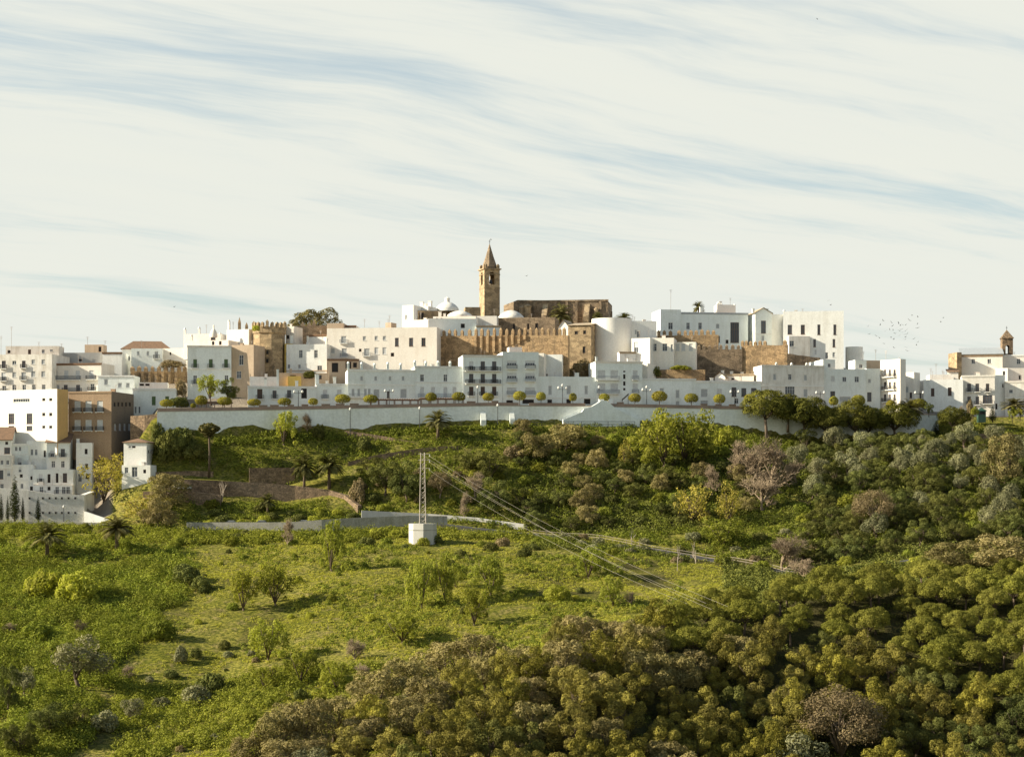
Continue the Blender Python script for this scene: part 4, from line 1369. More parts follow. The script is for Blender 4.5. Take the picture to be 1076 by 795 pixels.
B('white cottage with two grey shuttered windows left of the low long house', 103, 141, 394.5, 420, 509, -1, 7, 'white_mint', [('s', [111.5], 398.5, 404, 4), ('s', [126, 134.3], 402, 407, 4)], cornice='white')
B('low long white house with two green windows beside the street tree', 139.5, 184.5, 408, 434, 499, 6, 8, 'white_mint', [('g', [161.5], 416, 426, 4.6), ('g', [175.6], 416, 420.5, 4.6), ('w', [142.5, 146.5], 427, 434, 2.2)], cornice='white', ant=[(151, 398)])
B('white roof room with dark slots on the low long house', 146, 176, 401.5, 410, 505, 6, 4, 'white', [('k', [149, 155], 402.7, 405.3, 4.5)], base=1, name='rooftop_room')
B('large white mansion with green blinds in three upper windows', 197, 243, 363, 421, 506, 7, 12, 'white_mint',
  [('g+', [205, 221.5, 237.5], 377, 386.4, 4.4), ('w+', [205], 394, 403.5, 4), ('w', [238], 394, 401, 4), ('d', [247], 410, 418, 3)], cornice='white_old', band=[(387.6, 'white')], name='mansion')
B('tan rendered wing of the mansion with two dark windows beside the round tower', 243.2, 266.5, 362.5, 419, 507, -14, 8, 'tan', [('w', [253.5], 373, 383.5, 4.6), ('w', [251], 390, 397.5, 5), ('k', [246], 410, 417, 3)], name='mansion')
B('sunlit white rooftop house between pinnacles behind the mansion', 198, 240, 358, 368, 516, -14, 8, 'white_warm', [('k', [224, 231.5], 352.5, 356.5, 2.6)], posts=[(201, 351)])
B('upper white house with pinnacled parapet on the skyline left of the tower', 193, 232, 351, 366, 524, -10, 7, 'white_clean', [('d', [224], 353, 357, 5)], posts=[(194, 344), (209, 343), (231, 349)], ant=[(213, 340)])
B('bright white box house tucked against the left of the round tower', 238, 261.5, 346.5, 364, 520, -22, 7, 'white_clean', [], xr=266, posts=[(240, 335.5)])
# rooftop lantern of the skyline house
def small_dome(name, label, px, py_top, py_base, wpx, D, mat, cat='dome', lantern=True):
    d = D + sh(px)
    s = d / F
    p = P(px, py_base, d)
    root = empty(name, p, 0, label, cat)
    r, H = wpx * s / 2, (py_base - py_top) * s
    mb = MB()
    hd = H * (0.62 if lantern else 1.0)
    mb.lathe([(r, -0.6), (r, hd * .05), (r * .93, hd * .25), (r * .75, hd * .55), (r * .45, hd * .85), (r * .12, hd)], 0, 0, 14)
    mb.build('shell', M[mat], root, smooth=True)
    if lantern:
        lb = MB()
        lb.lathe([(r * .22, hd * .9), (r * .22, H * .86), (r * .27, H * .88), (r * .05, H)], 0, 0, 8)
        lb.build('lantern', M[mat], root)
    return root


small_dome('cupola', 'small white pointed lantern cupola among the left skyline pinnacles', 224.5, 341, 352, 8, 518, 'white_warm')

# ---- left castle: arched old wall, polygonal tower ------------------------
crenel_wall('old brown wall with arched merlons under the three window white house', 137, 196, 390, 408, 522, 3, 'stone', [139, 146, 153, 160, 167, 174, 181, 188, 194], 4.0, 6.5, 1.4, 0.3,
            pil=[(142.5, 405), (150, 405), (157, 405), (164, 405), (171, 405), (178, 405), (185, 405)])
crenel_wall('short crenellated wall with tall pinnacles left of the polygonal tower', 251, 268, 346, 362, 522, 2, 'stone', [(251.5, 1.7), 259, (266.5, 1.2)], 3.2, 8, 1.2, 0.45)


def castle_tower():
    d = 511 + sh(283)
    s = d / F
    c = P(283, 395, d + 5)
    root = empty('castle_tower', c, 0, 'polygonal brown stone tower with battlements rising beside the tan wing', 'tower')
    R = 17.0 * s
    H = (395 - 344) * s
    mb = MB()
    mb.lathe([(R * 1.03, -4), (R, 0), (R * .985, H * .86), (R * 1.05, H * .88), (R * 1.05, H)], 0, 0, 8, ang=(math.radians(15), math.radians(375)))
    mb.lathe([(R * 1.05, H), (R * .7, H)], 0, 0, 8, ang=(math.radians(15), math.radians(375)))
    mb.build('masonry', M['stone_pale'], root)
    for i in range(20):
        an = 2 * math.pi * i / 20
        q = R * (0.99 if i % 2 else .97)
        m = MB()
        hh = (7.5 if i % 5 == 0 else 5.5) * s
        m.box(-.42, .42, -.35, .35, -.1, hh * .7)
        m.lathe([(.55, hh * .703), (0.0, hh)], 0, 0, 4, ang=(math.pi / 4, math.pi * 2.25))
        m.build('merlon', M['stone_pale'], root, (math.cos(an) * q, math.sin(an) * q, H), an)
    for px, py in ((283, 371), (283, 380)):
        m = MB()
        z = (395 - py) * s
        m.box(-.3, .3, -R * 1.02, -R * .9, z - .5, z + .5)
        m.build('arrow_slit', M['dark'], root)


castle_tower()
crenel_wall('ruined brown wall with a pointed peak below the large skyline tree', 303, 345, 343, 362, 526, 3, 'stone_dark', [(325, 1.0), (330, 1.4), 318], 4.5, 6, 1.5, 0.8, yt1=342)
B('narrow sunlit white house between the tower and the ruined wall', 300, 309, 343, 366, 518, -16, 6, 'white_warm', [('k', [302.5], 352, 356, 3)], name='house', chim=[(303, 340, 2)])
B('small yellow rendered house wedged beside the polygonal tower', 299, 308, 361, 380, 514, 5, 5, 'yellow', [('k', [303], 370, 373.5, 5)])
B('bright white roof room with dark eave above the twin window house', 322.5, 343, 352, 364, 519, -18, 6, 'white_clean', [], cornice='tile', base=1.5, name='rooftop_room')
B('white house with two tall windows below the bright roof room', 301, 343.5, 361.8, 392, 513, -8, 9, 'white', [('w', [316, 332], 367.5, 376, 4), ('w', [303.5, 314.5], 382.5, 387, 2.8), ('f', [336], 384, 390, 5)], chim=[(304.5, 352, 3), (321.5, 353, 1.5)], band=[(389.5, 'tan')])
B('long plain white range with scattered windows left of the great rampart', 343.5, 459, 345, 386, 514, -8, 12, 'white_warm',
  [('s+G', [361.2], 353, 360.5, 5.5), ('s', [383], 353, 357.5, 3.6), ('s', [395.4, 404], 353, 357.3, 3.6), ('d', [417], 355, 363.6, 4), ('d', [432, 445], 355, 363.6, 4.2), ('s', [349.6], 366, 371, 4.4), ('s+G', [361.8], 366, 375, 5.5),
   ('k', [378.5], 366.5, 369.5, 2.6), ('s+G', [385.5], 366, 374, 6), ('x', [395.6, 404], 365, 372, 4.4), ('k', [412.4], 370.5, 374.5, 3.4)], name='palace', cat='building', ant=[(380.5, 334), (405.5, 334), (407, 330), (396, 336)])
B('tan attic storey with a stepped parapet on the long white range', 343.5, 361, 339.5, 348, 518, -4, 7, 'tan', [], base=1.5, name='rooftop_room')
B('low cream attic behind the long white range parapet', 361, 374, 342, 349, 520, -4, 6, 'white_warm', [], base=1.5, name='rooftop_room', cornice='tile')
B('small lit roof hut on the right end of the long white range', 405, 411, 339, 347, 519, -25, 3, 'tan', [], base=1.5, name='rooftop_room')
# courtyard ruin between
B('ruined brown courtyard wall with dark gaps below the long white range', 344, 377, 377, 399, 508, 5, 4, 'tan', [('k', [352], 381, 391, 7), ('k', [366], 380, 387, 6), ('k', [373], 381, 386, 4)], name='ruined_wall', cat='ruin', cornice='tile')
B('brown rubble yard walls and sheds behind the left promenade houses', 293, 346, 391.5, 406, 504, 6, 5, 'tan', [('k', [308], 394, 398, 6), ('k', [324], 393, 397.5, 9), ('d', [336], 394, 398, 4)], name='ruined_wall', cat='ruin', chim=[(306, 392, 3), (333, 393, 4)])
B('yellow rendered shed wall behind the left promenade parapet', 302.5, 316.5, 395, 402, 502, 6, 3, 'yellow', [], base=1, name='shed')
# ---- promenade front row ---------------------------------------------------
B('low white promenade house with four tall doors and iron balconies at the left', 260.5, 332.5, 405.5, 424, 491, PR, 10, 'white_mint',
  [('o+', [273], 408.5, 419, 5.6), ('d+', [288.5], 410, 418.5, 4), ('d+', [303.8], 409.5, 418, 4.2), ('k', [319.5], 407.5, 418.5, 6)], cornice='white', chim=[(292, 388, 2.4), (279, 398, 3), (312, 400, 3)])
B('white roof parapet room behind the four door promenade house', 262.5, 292, 395.5, 408, 497, PR, 4, 'white', [('k', [279], 397, 399.5, 2.5)], base=1, name='rooftop_room')
B('low white promenade house with two shuttered balcony windows', 332.5, 366, 403, 424, 491.3, PR, 10, 'white_mint', [('x+', [341.5, 356.6], 409.5, 418.5, 4.4)], cornice='white', chim=[(333.5, 393, 4), (352, 396, 3)])
B('long white promenade house with a terrace of posts and four tiny upper windows', 365.5, 436, 388, 424, 490.5, PR, 12, 'white_mint',
  [('s', [380, 394.8, 409.8, 423.5], 395, 399.7, 2.8), ('s', [371, 377, 384, 388], 408, 416, 3), ('s', [395.6], 409, 418, 6), ('s', [424], 408.5, 418, 6.4), ('d', [408], 411, 418, 3)],
  cornice='white', band=[(403.5, 'white')], posts=[(366, 379.5), (380, 380), (393.5, 381), (407.5, 380), (421, 381)], bal=[(366.5, 391, 417.5, 'F', 1)])
B('white promenade house with two arched upper windows and a row of grey doors', 436, 486.5, 384.5, 424, 490.5, PR, 12, 'white_mint',
  [('w', [443.5, 468], 393, 400.6, 4), ('x', [443.5, 455, 468, 477.5], 406.5, 417.5, 4.2)], cornice='white', band=[(401.3, 'white')], posts=[(436, 378), (447.5, 379), (460.5, 378.5), (473, 379), (486, 378)], bal=[(439, 474, 417.5, 'F', 1)])
B('three storey white house with nine dark balcony doors and greenish parapet', 486.5, 527.8, 373, 424, 489.5, PR, 11, 'white_mint',
  [('h+', [495.2], 379.5, 389, 4.4), ('d+', [507.3, 519.3], 379.5, 389, 4.6), ('d+', [495.2, 507.3, 519.3], 392.5, 402.5, 4.6), ('o+', [495.2, 507.3, 519.3], 406, 415.5, 4.6)],
  cornice='white_old', band=[(390.3, 'white'), (403.4, 'white')], bal=[(489, 526, 389.5), (489, 526, 402.7)], name='house')
B('tall white block with two columns of wide balcony windows', 528, 566, 369.5, 424, 489.5, PR, 11, 'white_mint',
  [('h', [537.8, 557], 378.5, 384, 10), ('h', [537.8, 557], 392, 398, 10), ('x', [537.8, 557], 407, 413.5, 10), ('k', [535.5], 420.5, 424, 7), ('k', [555], 419.3, 424, 12)],
  bal=[(532.3, 543.3, 387.3), (551.5, 562.5, 387), (532.3, 543.3, 401, 'F', 1), (551.5, 562.5, 400.5, 'F', 1), (532.3, 543.3, 414.8, 'F', 1), (551.5, 562.5, 414.8, 'F', 1)], xr=None, name='apartment_block', cat='building')
B('white roof stair box on the tall block with two window columns', 535, 548.5, 364.5, 371.5, 495, PR, 4, 'white_clean', [], base=1, name='rooftop_room')
B('set-back white rear wing beside the tall two column block', 566, 571.5, 371, 398, 493.5, -10, 8, 'white_warm', [], name='house')
B('plain pale white block with curved corner behind the dark ground floor shops', 571, 590.5, 372.5, 400, 497, -8, 8, 'white', [('k', [572.5], 392.5, 395, 4)], name='house')
B('two storey white promenade house with three grey windows over dark shop openings', 566, 625.5, 395.3, 425, 490.5, PR, 9, 'white_mint',
  [('s', [578], 405, 414.5, 3.8), ('s', [597.6], 405, 414, 4.4), ('s', [616], 405, 414, 3.8), ('k', [577.6], 419.8, 424.5, 5), ('k', [597.5], 419.4, 424.5, 5), ('k', [617], 419, 424.5, 7)],
  chim=[(607.5, 391.5, 4)], band=[(417.5, 'white')])
B('white flats with wide grey balconies and a slit of dark stair windows', 625.8, 675, 379.5, 425, 490, PR, 10, 'white_mint',
  [('x', [632, 645.5], 389, 397, 8), ('x', [632, 645.5], 403, 411, 8), ('k', [656], 389.2, 391, 2.2), ('k', [656], 393, 398, 2.2), ('k', [656], 400.5, 405, 2.2), ('k', [656], 407.5, 410, 2.2), ('x', [667.5], 389, 397, 5), ('x', [667.5], 403, 411, 5)],
  bal=[(627, 650.5, 399, 'F', 1), (627, 650.5, 413.3, 'F', 1), (664, 671, 398.8, 'F', 1), (664, 671, 413, 'F', 1)], cornice='white_warm', name='apartment_block', cat='building', xr=None, chim=[(628, 374.5, 2)])
B('long low white promenade house with a tiled niche window', 675, 731, 397.5, 426, 491, PR, 9, 'white_mint', [('s', [695.5], 407.5, 414, 4.2), ('s', [712], 409.5, 418, 4), ('s', [712], 421, 425.5, 4)], cornice='white')
B('low white house with blue blind and three dark promenade windows', 731, 800, 400, 426, 491.3, PR, 9, 'white_mint',
  [('s', [740], 408.5, 417, 7), ('x', [756], 408.5, 416, 5), ('d', [771.3], 407, 416.5, 5), ('d', [781.6], 407.5, 416.5, 5), ('d', [792], 407.5, 414, 5.4), ('s', [740], 420.5, 425, 8), ('w', [774], 418.5, 424, 4)], cornice='white')
B('stained white house with a tall parapet and three small upper windows behind the pines', 800.5, 866, 383.5, 432, 491, PR, 12, 'white_old',
  [('s', [814], 392.5, 399, 3.2), ('w', [830], 393, 399, 3.4), ('s', [846.5], 393.5, 399.6, 3.2), ('w', [830], 406, 415, 10), ('s', [846.5], 408.5, 417, 4.4)],
  xl=791.5, cornice='white_old', posts=[(816, 380), (832, 380.5), (848, 380.5)], band=[(405, 'white')])
B('white house with framed doorway and two rows of windows right of the stained house', 866, 911, 387.5, 432, 492, PR, 12, 'white_mint',
  [('x', [875], 395, 400.5, 4.4), ('w', [887.3], 396, 401, 4.4), ('w', [900.3], 395.5, 401.5, 4.6), ('d', [875], 411, 418.5, 5), ('s', [888], 416.5, 422, 12)])
B('small white roof room with a single window left on the framed doorway house', 864.8, 877.5, 377.5, 390, 494, PR, 5, 'white_mint', [('w', [871.3], 381.7, 385.8, 3.2)], base=1, name='rooftop_room', xl=850)
B('small white roof room with a single window right on the framed doorway house', 898.5, 910.5, 378, 390, 494.5, PR, 5, 'white_mint', [('w', [904.5], 382.5, 386.5, 3.4)], base=1, name='rooftop_room', xl=891.5)
B('white corner house with an arched doorway beside the receding apartments', 910.5, 925, 387, 432, 493, PR, 9, 'white_mint', [('s', [913.5], 398, 402, 3), ('d', [913.5], 412, 421.5, 4.4)])
B('tan roof terrace wall on the corner house', 910.5, 925, 378.5, 390, 499, PR, 6, 'tan', [], base=1, name='rooftop_room', ant=[(911, 368), (924, 366)])
B('tall white apartments whose balconied flank recedes to the right', 925, 946, 378.5, 432, 494, -52, 2.2, 'white_warm',
  [('d', [930, 935, 940], 388, 394.5, 2.6), ('d', [930, 935, 940], 401, 407.5, 2.6), ('d', [930, 935, 940], 414, 420.5, 2.6)], bal=[(927.8, 941, 396), (927.8, 941, 409.5), (927.8, 941, 422)], name='apartment_block', cat='building', ant=[(942, 375), (928, 368)])
B('lower cream flats in sun beyond the receding apartments', 944, 960.5, 391.5, 432, 503, -35, 4, 'white_warm', [('d', [948], 405, 411, 2.4), ('s', [953], 406, 412, 3), ('d', [957], 412, 418, 2.6), ('w', [947, 951], 395, 398, 2)], name='house', ant=[(954, 388)])
# ---- great rampart, church and the houses before it -------------------------
mer = [459.8, 466.1, 472, 478, 485.3, 493, 499.8, 506, 512.5, 519.1, 525.9, 532.3, 538.6, 545.4, 551.4, 557.3, 563.5, 569.6, 575.8, 582, 588, 592.5]
crenel_wall('great brown crenellated rampart with tall pointed merlons below the church', 458.5, 597, 353, 386, 512, -15, 'stone', [(m, 1.0 if i < 5 else 1.15) for i, m in enumerate(mer)], 3.0, 7.6, 1.6, 0.28,
            pil=[(499.8, 372), (506, 371), (512.5, 371), (519.1, 370), (525.9, 370), (532.3, 364), (538.6, 362), (545.4, 361), (551.4, 357)], yt1=352)
B('brown stone gate tower with two square openings at the right end of the rampart', 597.5, 621, 341.5, 402, 509, -15, 9, 'stone_pale', [('k', [605.5], 348, 351.4, 3.4), ('k', [614.3], 347, 351, 3.2), ('k', [613.7], 364, 371, 3.2)], roof='shed', roof_h=1.3, rmat='tile_pale', name='gate_tower', cat='tower')
B('small sunlit white gabled hut left of the gate tower', 587, 597, 343, 356, 514, -20, 6, 'white_clean', [], roof='side', roof_h=1.9, rmat='tile_pale', name='hut')


def church():
    # bell tower -----------------------------------------------------------
    d = 548 + sh(515)
    s = d / F
    a = math.radians(19)
    ca, sa = math.cos(a), math.sin(a)
    ox, oy = (509 - CX) / F * d, d
    w = along(ox, oy, ca, sa, 525.2)
    zb, H = (HY - 333) * s, (333 - 282.5) * s
    dp = w
    root = empty('church_tower', (ox, oy, zb), a, 'tall sandstone church bell tower with a pointed spire on the skyline', 'tower')
    mb = MB()
    bz0, bz1 = (333 - 298.5) * s, (333 - 288.5) * s
    hw = w * 0.19

    def arch_face(O, t, inn):
        cx = w * .5
        face_grid(mb, O, t, inn, w, -6, bz0, [])
        def pt(u, z, n=0): return (O[0] + t[0] * u + inn[0] * n, O[1] + t[1] * u + inn[1] * n, z)
        mb.poly([pt(0, bz0), pt(cx - hw, bz0), pt(cx - hw, bz1), pt(0, bz1)])
        mb.poly([pt(cx + hw, bz0), pt(w, bz0), pt(w, bz1), pt(cx + hw, bz1)])
        zt_ = H
        N_ = 8
        arc = [(cx - hw * math.cos(math.pi * i / N_), bz1 + hw * math.sin(math.pi * i / N_)) for i in range(N_ + 1)]
        left = [pt(0, bz1)] + [pt(*p) for p in arc[:N_ // 2 + 1]] + [pt(cx, zt_), pt(0, zt_)]
        right = [pt(*p) for p in arc[N_ // 2:]] + [pt(w, bz1), pt(w, zt_), pt(cx, zt_)]
        mb.poly(left); mb.poly(right)
        th = 0.7
        prof = [(cx - hw, bz0)] + arc + [(cx + hw, bz0)]
        for (u0, z0), (u1, z1) in zip(prof, prof[1:] + prof[:1]):
            mb.poly([pt(u0, z0), pt(u0, z0, th), pt(u1, z1, th), pt(u1, z1)])
    arch_face((0, 0), (1, 0), (0, 1))
    arch_face((w, 0), (0, 1), (-1, 0))
    arch_face((w, dp), (-1, 0), (0, -1))
    arch_face((0, dp), (0, -1), (1, 0))
    mb.poly([(.3, .3, bz0 - .1), (w - .3, .3, bz0 - .1), (w - .3, dp - .3, bz0 - .1), (.3, dp - .3, bz0 - .1)])
    mb.poly([(0, 0, H), (w, 0, H), (w, dp, H), (0, dp, H)])
    mb.build('shaft', M['stone_pale'], root)
    cb = MB()
    for zz_, o, h in ((H - .05, .38, .32), (bz1 + .1, .12, .22), (bz0 - 1.1, .1, .2)):
        cb.box(-o, w + o, -o, -0.01, zz_, zz_ + h); cb.box(-o, w + o, dp + .01, dp + o, zz_, zz_ + h)
        cb.box(-o, -0.01, 0, dp, zz_, zz_ + h); cb.box(w + .01, w + o, 0, dp, zz_, zz_ + h)
    cb.build('cornice', M['stone_pale'], root)
    for i in range(4):
        for (x, y) in ((w * (i + .5) / 4, .25), (w * (i + .5) / 4, dp - .25), (.25, dp * (i + .5) / 4), (w - .25, dp * (i + .5) / 4)):
            if i in (1, 2) and (x < .3 or x > w - .3 or 1):
                continue
            m = MB()
            m.box(-.3, .3, -.25, .25, 0, .95)
            m.lathe([(.36, .953), (.0, 1.4)], 0, 0, 4, ang=(math.pi / 4, 2.25 * math.pi))
            m.build('pinnacle', M['stone_pale'], root, (x, y, H + .28))
    sp = MB()
    r0 = w * .46
    ht = (282 - 254) * s
    sp.lathe([(r0, H + .02), (r0, H + 1.0), (r0 * .55, H + 1.0 + (ht - 1) * .42), (.04, H + ht)], w / 2, dp / 2, 8, ang=(math.pi / 8, 2.125 * math.pi))
    sp.build('spire', M['stone_dark'], root)
    cr = MB()
    z = H + ht
    cr.box(w / 2 - .05, w / 2 + .05, dp / 2 - .05, dp / 2 + .05, z - .2, z + 1.1); cr.box(w / 2 - .3, w / 2 + .3, dp / 2 - .04, dp / 2 + .04, z + .6, z + .7)
    cr.build('cross', M['iron'], root)
    be = MB()
    be.lathe([(.62, bz0 + .35), (.5, bz0 + .6), (.38, bz0 + 1.25), (.1, bz0 + 1.6)], w / 2, 1.3, 10)
    be.build('bell', M['iron'], root, smooth=True)
    # nave -------------------------------------------------------------------
    d = 552 + sh(535)
    s = d / F
    root = empty('church_nave', P(544, 338, d), math.radians(-8), 'dark brown stone church nave with sloping buttresses right of the bell tower', 'church')
    zt = (338 - 315.5) * s
    Lx = (638 - 544) * s * 1.01
    ax0, ax1 = -(544 - 526.5) * s, -(544 - 535.5) * s
    mb = MB()
    prof = [(ax0, 5.0), (ax1, 2.6), (0, 0), (Lx, 0.0), (Lx, 14), (ax0, 14)]
    tops = [zt - .9, zt - .35, zt + .1, zt - .5, zt - .5, zt - .5]
    for i in range(6):
        (xa, ya), (xb, yb_) = prof[i], prof[(i + 1) % 6]
        mb.poly([(xa, ya, -6), (xb, yb_, -6), (xb, yb_, tops[(i + 1) % 6]), (xa, ya, tops[i])])
    mb.build('wall', M['stone_dark'], root)
    rb = MB()
    rb.poly([(x, y, t - .04) for (x, y), t in zip(prof, tops)])
    rb.build('roof', M['tile_pale'], root)
    cb = MB()
    cb.box(0, Lx + .2, -.22, -.01, zt - .55, zt - .1)
    cb.build('cornice', M['stone_dark'], root)
    for px, top in ((573.5, 320), (617.5, 320.5)):      # sloping buttresses
        x = (px - 544) * s
        m = MB()
        z1 = (338 - top) * s
        pr = [(0, -6), (-4.2, -6), (-4.2, z1 - 3.6), (-3.4, z1 - 3.0), (0, z1)]
        for sx in (-.75, .75):
            m.poly([(x + sx, y, z) for y, z in (pr if sx > 0 else pr[::-1])])
        for (y0, z0), (y1, z1_) in zip(pr, pr[1:] + pr[:1]):
            m.poly([(x - .75, y0, z0), (x + .75, y0, z0), (x + .75, y1, z1_), (x - .75, y1, z1_)])
        m.build('buttress', M['stone_pale'], root)
    for px, r, top in ((555, 1.0, 321), (549, .8, 322.5), (627, .6, 325)):
        x = (px - 544) * s
        m = MB()
        z1 = (338 - top) * s
        m.lathe([(r, -6), (r, z1 - .8), (r * 1.15, z1 - .6), (r * 1.15, z1 - .2), (0.0, z1 + .3)], x, -r * 1.02, 10)
        m.build('turret', M['stone_pale'], root)
    for px in (562, 584, 596, 606, 631):
        x = (px - 544) * s
        m = MB()
        m.box(x - .35, x + .35, -.35, -.005, -6, zt - .6)
        m.build('pilaster', M['stone_dark'], root)
    # side chapel block before the nave -----------------------------------------
    B('lower brown church chapel with dark arched windows behind the rampart', 522, 583, 334, 362, 528, -9, 9, 'stone_dark', [('k', [564], 339.5, 346.5, 3.4), ('k', [540, 555], 340, 346, 2.4)], name='chapel', cat='church', rmat='tile_pale', base=5)
    B('small brown stair turret block at the right end of the church', 636, 643.5, 327, 345, 553, 0, 4, 'stone_dark', [], name='turret_block', cat='tower')


church()
small_dome('chapel_dome', 'broad sunlit pale dome at the foot of the church tower', 537, 326, 334.5, 28, 535, 'white_old', lantern=False)
small_dome('chapel_dome', 'low pale dome in front of the lantern dome left of the church tower', 483, 326.5, 332, 27, 531, 'white_old', lantern=False)
small_dome('lantern_dome', 'white dome topped by a stone lantern left of the church tower', 470, 312, 325, 24, 538, 'white_old')
B('bright white tower house at the left end of the church group', 422.5, 434.5, 320.8, 352, 529, -22, 7, 'white_clean', [('s', [427], 331, 335.5, 2.4)], name='tower_house', chim=[])
B('sunlit white house with three round chimneys left of the lantern dome', 434, 450, 322, 350, 533, -20, 8, 'white_clean', [], chim=[(440.5, 316.8, 3.4), (449, 316, 3.6), (444, 319, 3)])
B('brown stone church annexe with lit flank behind the white boxes', 437, 461, 326, 346, 529.5, 14, 7, 'stone_pale', [('k', [443], 328, 335, 5)], name='annexe', cat='church')
B('pale stone sacristy block between the lantern dome and the tower', 452, 505, 327, 340, 541, 5, 8, 'stone_pale', [], name='annexe', cat='church', rmat='tile_pale')
B('low brown stone block directly left of the church tower foot', 489, 505, 322.5, 336, 538, 6, 6, 'stone_pale', [], name='annexe', cat='church')
B('cream parapet house with tiny windows below the low pale dome', 455, 500, 332.5, 345, 524, -8, 6, 'white_warm', [('k', [459, 464], 334, 336, 2)], chim=[(461, 327, 3), (466, 329, 2.4)])
B('white house with one square black window above the rampart', 450, 500.5, 334.5, 360, 518.5, 5, 8, 'white_mint', [('k', [486.3], 340, 344.6, 4.2)], name='house')
B('bright white house in the sun above the end of the long white range', 427, 450, 336.5, 352, 522, -24, 8, 'white_clean', [], name='house')
B('low white house with dark eaves between the square window house and the chapel', 500.5, 526, 342, 360, 517, 4, 6, 'white_mint', [], cornice='tile_pale')
B('sunlit cream roof wall under the foot of the church tower', 499, 522, 332, 346, 525, -6, 7, 'white_warm', [], name='house')
# ---- right castle ------------------------------------------------------------


def round_tower(label, pxl, pxr, yt, yb, D, mat, wins=(), ctr=None, name='round_tower'):
    d = D + sh(pxl)
    s = d / F
    r = (pxr - pxl) / 2 * s
    c = P((pxl + pxr) / 2, yb, d + r)
    root = empty(name, c, 0, label, 'tower')
    H = (yb - yt) * s
    mb = MB()
    mb.lathe([(r * 1.02, -4), (r, H), (r * .93, H), (r * .93, H - .4)], 0, 0, 72)
    mb.build('wall', M[mat], root)
    rb = MB()
    rb.poly([(r * .93 * math.cos(i * math.pi / 16), r * .93 * math.sin(i * math.pi / 16), H - .4) for i in range(32)])
    rb.build('roof', M['flatroof'], root)
    for st, px, y0, y1, wp in wins:
        x = (px - (pxl + pxr) / 2) * s
        an = math.asin(max(-1, min(1, x / r)))
        ww, hh = round(wp * s, 1), round((y1 - y0) * s, 1)
        fm, pm, pn = window_meshes(st, ww, hh)
        rr = r + 0.02
        o = link('window', fm, root, (math.sin(an) * (rr - .1 + .05), -math.cos(an) * (rr - .1 + .05), (yb - y1) * s), an)
        o.scale = (1, .8, 1)
        link(pn, pm, o)
    return root


round_tower('big round white tower bright on its left side right of the gate tower', 621.5, 664, 335, 383, 509, 'white_clean', [('w', 638.8, 347, 357, 4.4), ('s', 657, 346.5, 352, 2.4)])
B('white castle house with dark doorway joined to the big round white tower', 655, 690, 337, 382, 513, 3, 10, 'white', [('w', [671], 348, 354.5, 3.6), ('k', [660.5], 362, 370, 5), ('s', [668], 346.5, 351, 2)], name='house')
B('white house with three windows and a sunlit flank below the round tower', 668, 708, 355.3, 386, 502, -10, 9, 'white_warm', [('w', [687.5, 698.6], 361, 368.8, 5.2), ('s', [706], 362, 369, 2.2)], xl=None, chim=[])
B('sunlit projecting white bay with a tall window left of the three window house', 663.5, 683, 355.5, 380, 501, -24, 6, 'white_clean', [('h', [668.5], 359.5, 370.5, 4.6)], name='house')
B('white walled terrace with blind arches right of the three window house', 707.5, 731, 359.5, 386, 501.5, -12, 3, 'white_warm', [('x', [712, 718, 726], 361, 368.5, 4)], name='terrace_wall', cat='wall', bal=())
B('white parapet block below the projecting sunlit bay', 651, 668, 369.5, 384, 500, 5, 4, 'white', [], cornice='tile_pale', name='house')
B('white tall wall and sloping ramp house behind the wide balcony flats', 672, 680.5, 382, 400, 494, -30, 5, 'white_warm', [], name='house')
B('white palace wing with one window and a sunlit left flank on the right skyline', 694, 715.5, 325, 366, 526, 9, 12, 'white_mint', [('w', [704.6], 339, 346, 4.6)], xl=685, name='palace', cat='building', ant=[(707.5, 303)], posts=[])
B('long white palace with a tall dark glazed bay under a grey cornice', 715, 786, 328, 366, 527, 8, 12, 'white_mint',
  [('w', [723, 735.6], 339, 346, 3.8), ('s', [754], 340, 345, 3.6), ('d', [772], 338.5, 360, 9), ('k', [755.5], 353, 360, 2), ('k', [764], 357, 361, 3)], cornice='greyroof', name='palace', cat='building', chim=[(738.5, 322, 3)])
B('white roof pavilion with corner posts on the long palace', 753.5, 773, 320, 331, 533, 6, 4, 'white_clean', [], base=1, name='rooftop_room', posts=[(754.5, 317), (758, 318), (772, 319)])
B('central white palace wing with a carved stone window and triangular pediment', 793.5, 811, 328.5, 366, 524, 9, 10, 'white_mint', [('d', [802.2], 337, 350, 5), ('s', [801.5], 352.5, 358, 3)], xl=785, roof='side', roof_h=1.5, rmat='tile_pale', name='palace', cat='building', chim=[(793.5, 324, 2.4), (808, 324, 2.4)], band=[(350.6, 'white')])
B('recessed white palace wall in half shade right of the pediment wing', 811, 825, 330, 366, 526, 8, 8, 'white', [], name='palace', cat='building')
B('massive plain white block with tall slit windows at the right end of the palace', 823, 886.5, 327.3, 384, 519.5, -8, 14, 'white',
  [('d', [830, 843.6], 341, 351, 4.4), ('d', [860.5, 877.3], 341, 351.5, 3.2), ('d', [856, 876.3], 356, 364.5, 2.6), ('w', [868.7], 370, 377, 3), ('s', [876.3], 370, 375, 3), ('x', [857], 367.5, 372, 2)],
  xr=893, posts=[(824, 325)], chim=[(836.5, 325.5, 3)], name='palace', cat='building', ant=[(843.5, 323), (863.5, 326)])
round_tower('low round white tower at the right foot of the massive palace block', 888.5, 906.5, 364.5, 384, 517, 'white', [('k', 898.5, 374, 377, 2)])
B('weathered ruined wall patch against the foot of the massive palace block', 829, 851, 353, 378, 517, 2, 2, 'white_old', [('w', [832], 358, 364, 5)], name='ruined_wall', cat='ruin')
